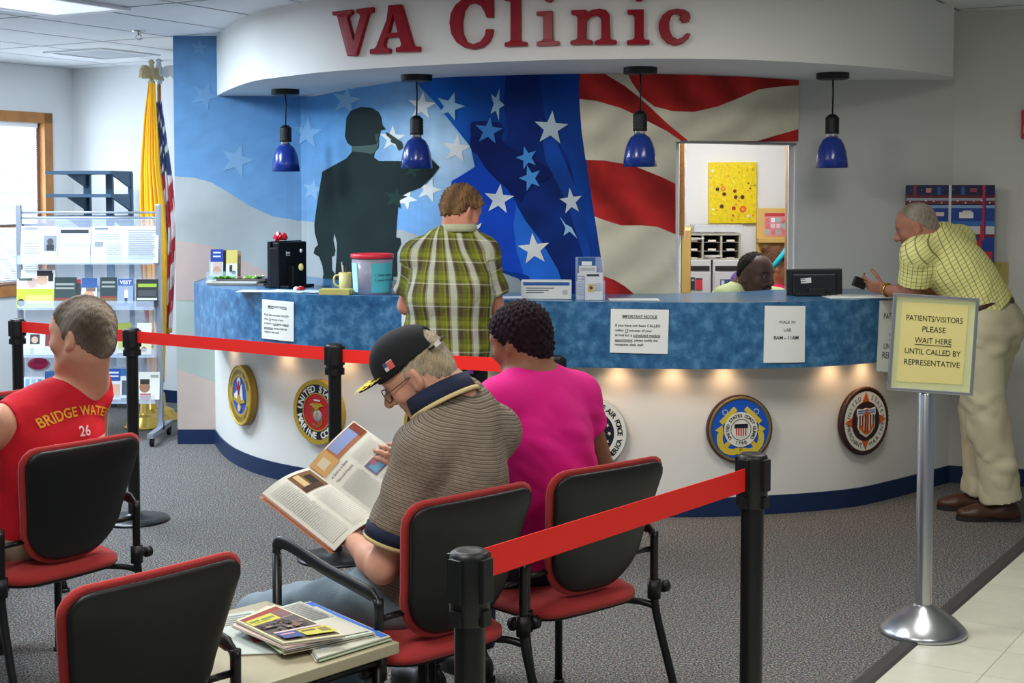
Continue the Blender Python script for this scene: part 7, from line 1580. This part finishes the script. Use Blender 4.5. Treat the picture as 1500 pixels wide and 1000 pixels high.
nd = hd.W(0, -.03, -.08)-A3(J['nb']); ring3(A3(J['nb'])-nd/np.linalg.norm(nd)*.012, nd*.4+(A3(J['nb'])-A3(J['hL']))*np.array((0, 1, 1)), .084, .008, .040, fabric('pale_collar', (164, 166, 136)), 'collar', P4)
trousers(P4, J, fabric('black_trousers', (20, 20, 24)), top=.06)
for k in 'LR': shoe(P4, J['a'+k], (.1, 1, 0), bshoe, rubber)
b = MB(); p = Vector(J['hR'])+Vector((.02, -.155, -.02)); b.tube([p+Vector((0, 0, .08)), p], .003, 6); b.box((p.x, p.y-.002, p.z-.05), (.03, .004, .09), bev=.002); b.box((p.x-.05, p.y+.01, p.z+.03), (.035, .02, .06), bev=.004); b.build('key_badge', mat('badge_purple', (96, 50, 120), .4), P4)

# ---- older man in the yellow shirt leaning on the counter
hd = Head(at(1342, 332, 7.34), (-.86, .36, -.34), 1.0)
J = dict(nb=at(1370, 350, 7.34), sL=at(1343, 372, 7.24), sR=at(1405, 352, 7.5), hL=at(1437, 474, 7.26), hR=at(1466, 470, 7.46), eL=at(1336, 431, 7.32), eR=at(1404, 430, 7.6), wL=at(1297, 424, 7.46), wR=at(1352, 428, 7.5),
         kL=at(1446, 606, 7.26), kR=at(1434, 604, 7.46), aL=at(1470, 742, 7.28), aR=at(1440, 727, 7.52), b=1.06, hunch=.03, w=[.125, .165, .165, .158, .165, .158])
def hx(q): hand(q, J['wL'], A3(at(1272, 418, 7.5))-A3(J['wL']), (-.1, .6, .4), -1, .75); hand(q, J['wR'], (-.9, -.25, 0), (.1, -.3, -.9), 1, 1.4)
P5 = body(J, hd, (160, 108, 86), 'older man in a yellow checked shirt and khaki trousers leaning on the counter end', .007, 1.0, extra=hx, nose=1.08); hd.eyes(P5)
hd.hair(P5, (128, 116, 100), .005, ((.050, .092), (-.09, -.06)), .002, seed=9, grey=(168, 158, 146), h=.0055)
check = weave('yellow_check', [(0, (140, 138, 96)), (.13, (230, 227, 146))], [(0, (140, 138, 96)), (.13, (230, 227, 146))], .0205, .0205, mode='DARKEN', fac=1)
o5, V5, Q5, g5 = shirt(P5, J, check, .018, .74, .078, h=.0065, amp=.010, seed=31, neck=.035, sr=.075, f=.65, cuff_r=.085, flare=.0)
nd = hd.W(0, -.03, -.08)-A3(J['nb']); ring3(A3(J['nb'])-nd/np.linalg.norm(nd)*.01, nd, .068, .008, .038, fabric('yellow_collar', (208, 204, 124)), 'collar', o5)
khaki = fabric('khaki_twill', (190, 182, 152)); trousers(P5, J, khaki, h=.007, amp=.014, seed=5, rt=.115, rk=.094, ra=.100, hem=.93, top=.085)
mid = (A3(J['hL'])+A3(J['hR']))/2; S0 = (A3(J['sL'])+A3(J['sR']))/2; ax = S0-mid; ax /= np.linalg.norm(ax); X = A3(J['hR'])-A3(J['hL']); X /= np.linalg.norm(X); F_3 = np.cross(ax, X)
b = MB(); b.tube([Vector(mid+ax*.068+X*.200*math.cos(a)+F_3*.150*math.sin(a)) for a in np.linspace(0, 2*PI, 40, endpoint=False)], .019, 8, closed=True, sy=1.0, up=tuple(ax)); bt = MB()
for v in b.v: d = (A3(v)-mid) @ ax-.068; bt.v.append(tuple(v))
b.build('belt', mat('belt_brown', (64, 36, 26), .5), P5)
for a in (-2.2, -1.2, -.3, .9, 2.0): b = MB(); p = mid+ax*.068+X*.218*math.cos(a)+F_3*.168*math.sin(a); b.box((0, 0, 0), (.014, .006, .055), basis(X*-math.sin(a)+F_3*math.cos(a), X*math.cos(a)+F_3*math.sin(a), ax, p)); b.build('belt_loop', khaki, P5)
bro = mat('brown_leather', (66, 40, 28), .4, bump=.1, bscale=80)
for k, d in (('L', (-1, .08, 0)), ('R', (-1, .15, 0))): shoe(P5, J['a'+k], d, bro, rubber, 1.08)
wd = A3(J['wL'])-A3(J['eL']); ring3(A3(J['wL'])-wd*.10, wd, .032, .006, .012, mat('watch_gold', (214, 176, 70), .25, metal=.9), 'watch', P5)
pw = at(1259, 414, 7.52); b = MB(); b.box((0, 0, 0), (.075, .022, .055), Matrix.Translation(pw) @ Matrix.Rotation(.35, 4, 'Y') @ Matrix.Rotation(.3, 4, 'Z'), bev=.006); tag(b.build('wallet', bshoe), 'black wallet in the left hand of the man in yellow', 'wallet')
pw = at(1305, 416, 7.62); b = MB(); b.box((0, 0, 0), (.06, .06, .05), Matrix.Translation((pw.x, pw.y, ZT+.027+.006)), bev=.012); tag(b.build('black_case', bshoe), 'small black case on the counter behind the wrist of the man in yellow', 'case')

# ---- clerk behind the reception window
hd = Head(at(1107, 403, 8.42), (.64, -.76, -.08), 1.13)
nbk = at(1088, 424, 8.47)
J = dict(nb=nbk, sL=at(1136, 441, 8.62), sR=at(1060, 440, 8.38), hL=at(1130, 575, 8.6), hR=at(1085, 575, 8.5), eL=at(1142, 505, 8.5), eR=at(1062, 520, 8.36), wL=at(1135, 520, 8.34), wR=at(1100, 520, 8.3), kL=at(1136, 575, 8.44), kR=at(1100, 575, 8.36), aL=at(1136, 690, 8.44), aR=at(1100, 690, 8.38), b=1.1)
def hx(q): hand(q, J['wL'], (.5, -.6, 0), (0, 0, -1), 1, .4); hand(q, J['wR'], (.7, -.4, 0), (0, 0, -1), -1, .4)
P6 = body(J, hd, (68, 47, 40), 'clerk with short black hair in a pale green shirt, seated behind the reception window', .006, 1.0, extra=hx, lips=(84, 48, 46), nose=1.05); hd.eyes(P6, (24, 16, 12))
hd.hair(P6, (16, 13, 13), .004, ((.045, .098), (-.09, -.045)), .002, curl=220, bs=200, h=.0055)
b = MB(); b.tube([hd.W(-.03, .082, -.06), hd.W(-.015, .093, -.052), hd.W(0, .098, -.049), hd.W(.015, .093, -.052), hd.W(.03, .082, -.06)], .006, 8); b.build('moustache', mat('hair_black', (14, 12, 12), .7), P6)
for x in (-1, 1): b = MB(); b.tube([hd.W(x*.014, .096, .022), hd.W(x*.034, .092, .029), hd.W(x*.05, .078, .024)], .005, 6); b.build('eyebrow', mat('hair_black'), P6)
oS, _, _, _ = shirt(P6, J, fabric('pale_green_cotton', (176, 188, 140)), .014, .7, -.1, h=.008, amp=.005, seed=41, neck=.03, sr=.07)
nd = hd.W(0, -.03, -.08)-A3(J['nb']); ring3(A3(J['nb'])-nd/np.linalg.norm(nd)*.02, nd, .076, .010, .045, fabric('pale_green_collar', (166, 180, 130)), 'collar', oS)
trousers(P6, J, ndenim); 
for k in 'LR': shoe(P6, J['a'+k], (.6, -.8, 0), bshoe, rubber)

# ---- woman with the blue headband in the office
hd = Head(at(1141, 389, 9.35), (.92, -.12, -.06), 1.0)
J = dict(nb=at(1138, 421, 9.4), sL=at(1160, 440, 9.55), sR=at(1140, 442, 9.25), hL=at(1150, 560, 9.5), hR=at(1142, 560, 9.3), eL=at(1170, 500, 9.55), eR=at(1150, 505, 9.2), wL=at(1195, 510, 9.45), wR=at(1180, 510, 9.25), kL=at(1215, 565, 9.5), kR=at(1210, 565, 9.3), aL=at(1215, 650, 9.5), aR=at(1210, 650, 9.3), b=.95)
def hx(q): hand(q, J['wL'], (1, 0, 0), (0, 0, -1), 1, .4, .9); hand(q, J['wR'], (1, 0, 0), (0, 0, -1), -1, .4, .9)
P7 = body(J, hd, (196, 140, 112), 'woman with a turquoise headband and pink top in the back office', .008, .9, extra=hx); hd.eyes(P7)
hd.hair(P7, (92, 62, 44), .010, ((.07, .07), (-.09, -.03)), .004, extra=(((0, -.075, .085), (.045, .04, .04)), ((.015, -.095, .10), (.03, .03, .03))), h=.006)
b = MB(); b.tube([hd.W(.088*math.cos(a), -.004+.012*math.sin(a)+.03*math.sin(a)+.02, .03+.099*math.sin(a)) for a in np.linspace(-.5, PI+.5, 30)], .022, 10, sy=.25); 
V = []; n = 36
b = MB()
for i in range(n):
    a = 2*PI*i/n; y_, z_ = math.cos(a), math.sin(a)
for u in (0, 1):
    for i in range(n):
        a = -.45+(PI+.9)*i/(n-1); c_ = np.array((.089*math.cos(a), .028+.022*math.sin(a)-.05*(1-math.sin(a))*.9+.042*u-.02, .028+.098*math.sin(a))); V.append(hd.W(*c_))
W2 = [v+(v-hd.W(0, 0, .02))*.06 for v in V]
b.add(V+W2, [(i, i+1, n+i+1, n+i) for i in range(n-1)]+[(2*n+i, 3*n+i, 3*n+i+1, 2*n+i+1) for i in range(n-1)]+[(i, 2*n+i, 2*n+i+1, i+1) for i in range(n-1)]+[(n+i, n+i+1, 3*n+i+1, 3*n+i) for i in range(n-1)], 0, True); b.build('headband', fabric('turquoise_band', (30, 170, 190)), P7)
shirt(P7, J, fabric('pink_jersey', (216, 30, 92)), .013, .5, -.1, h=.009, amp=.004, seed=51, neck=.03, sr=.06); trousers(P7, J, ndenim)
for k in 'LR': shoe(P7, J['a'+k], (1, 0, 0), bshoe, rubber, .9)
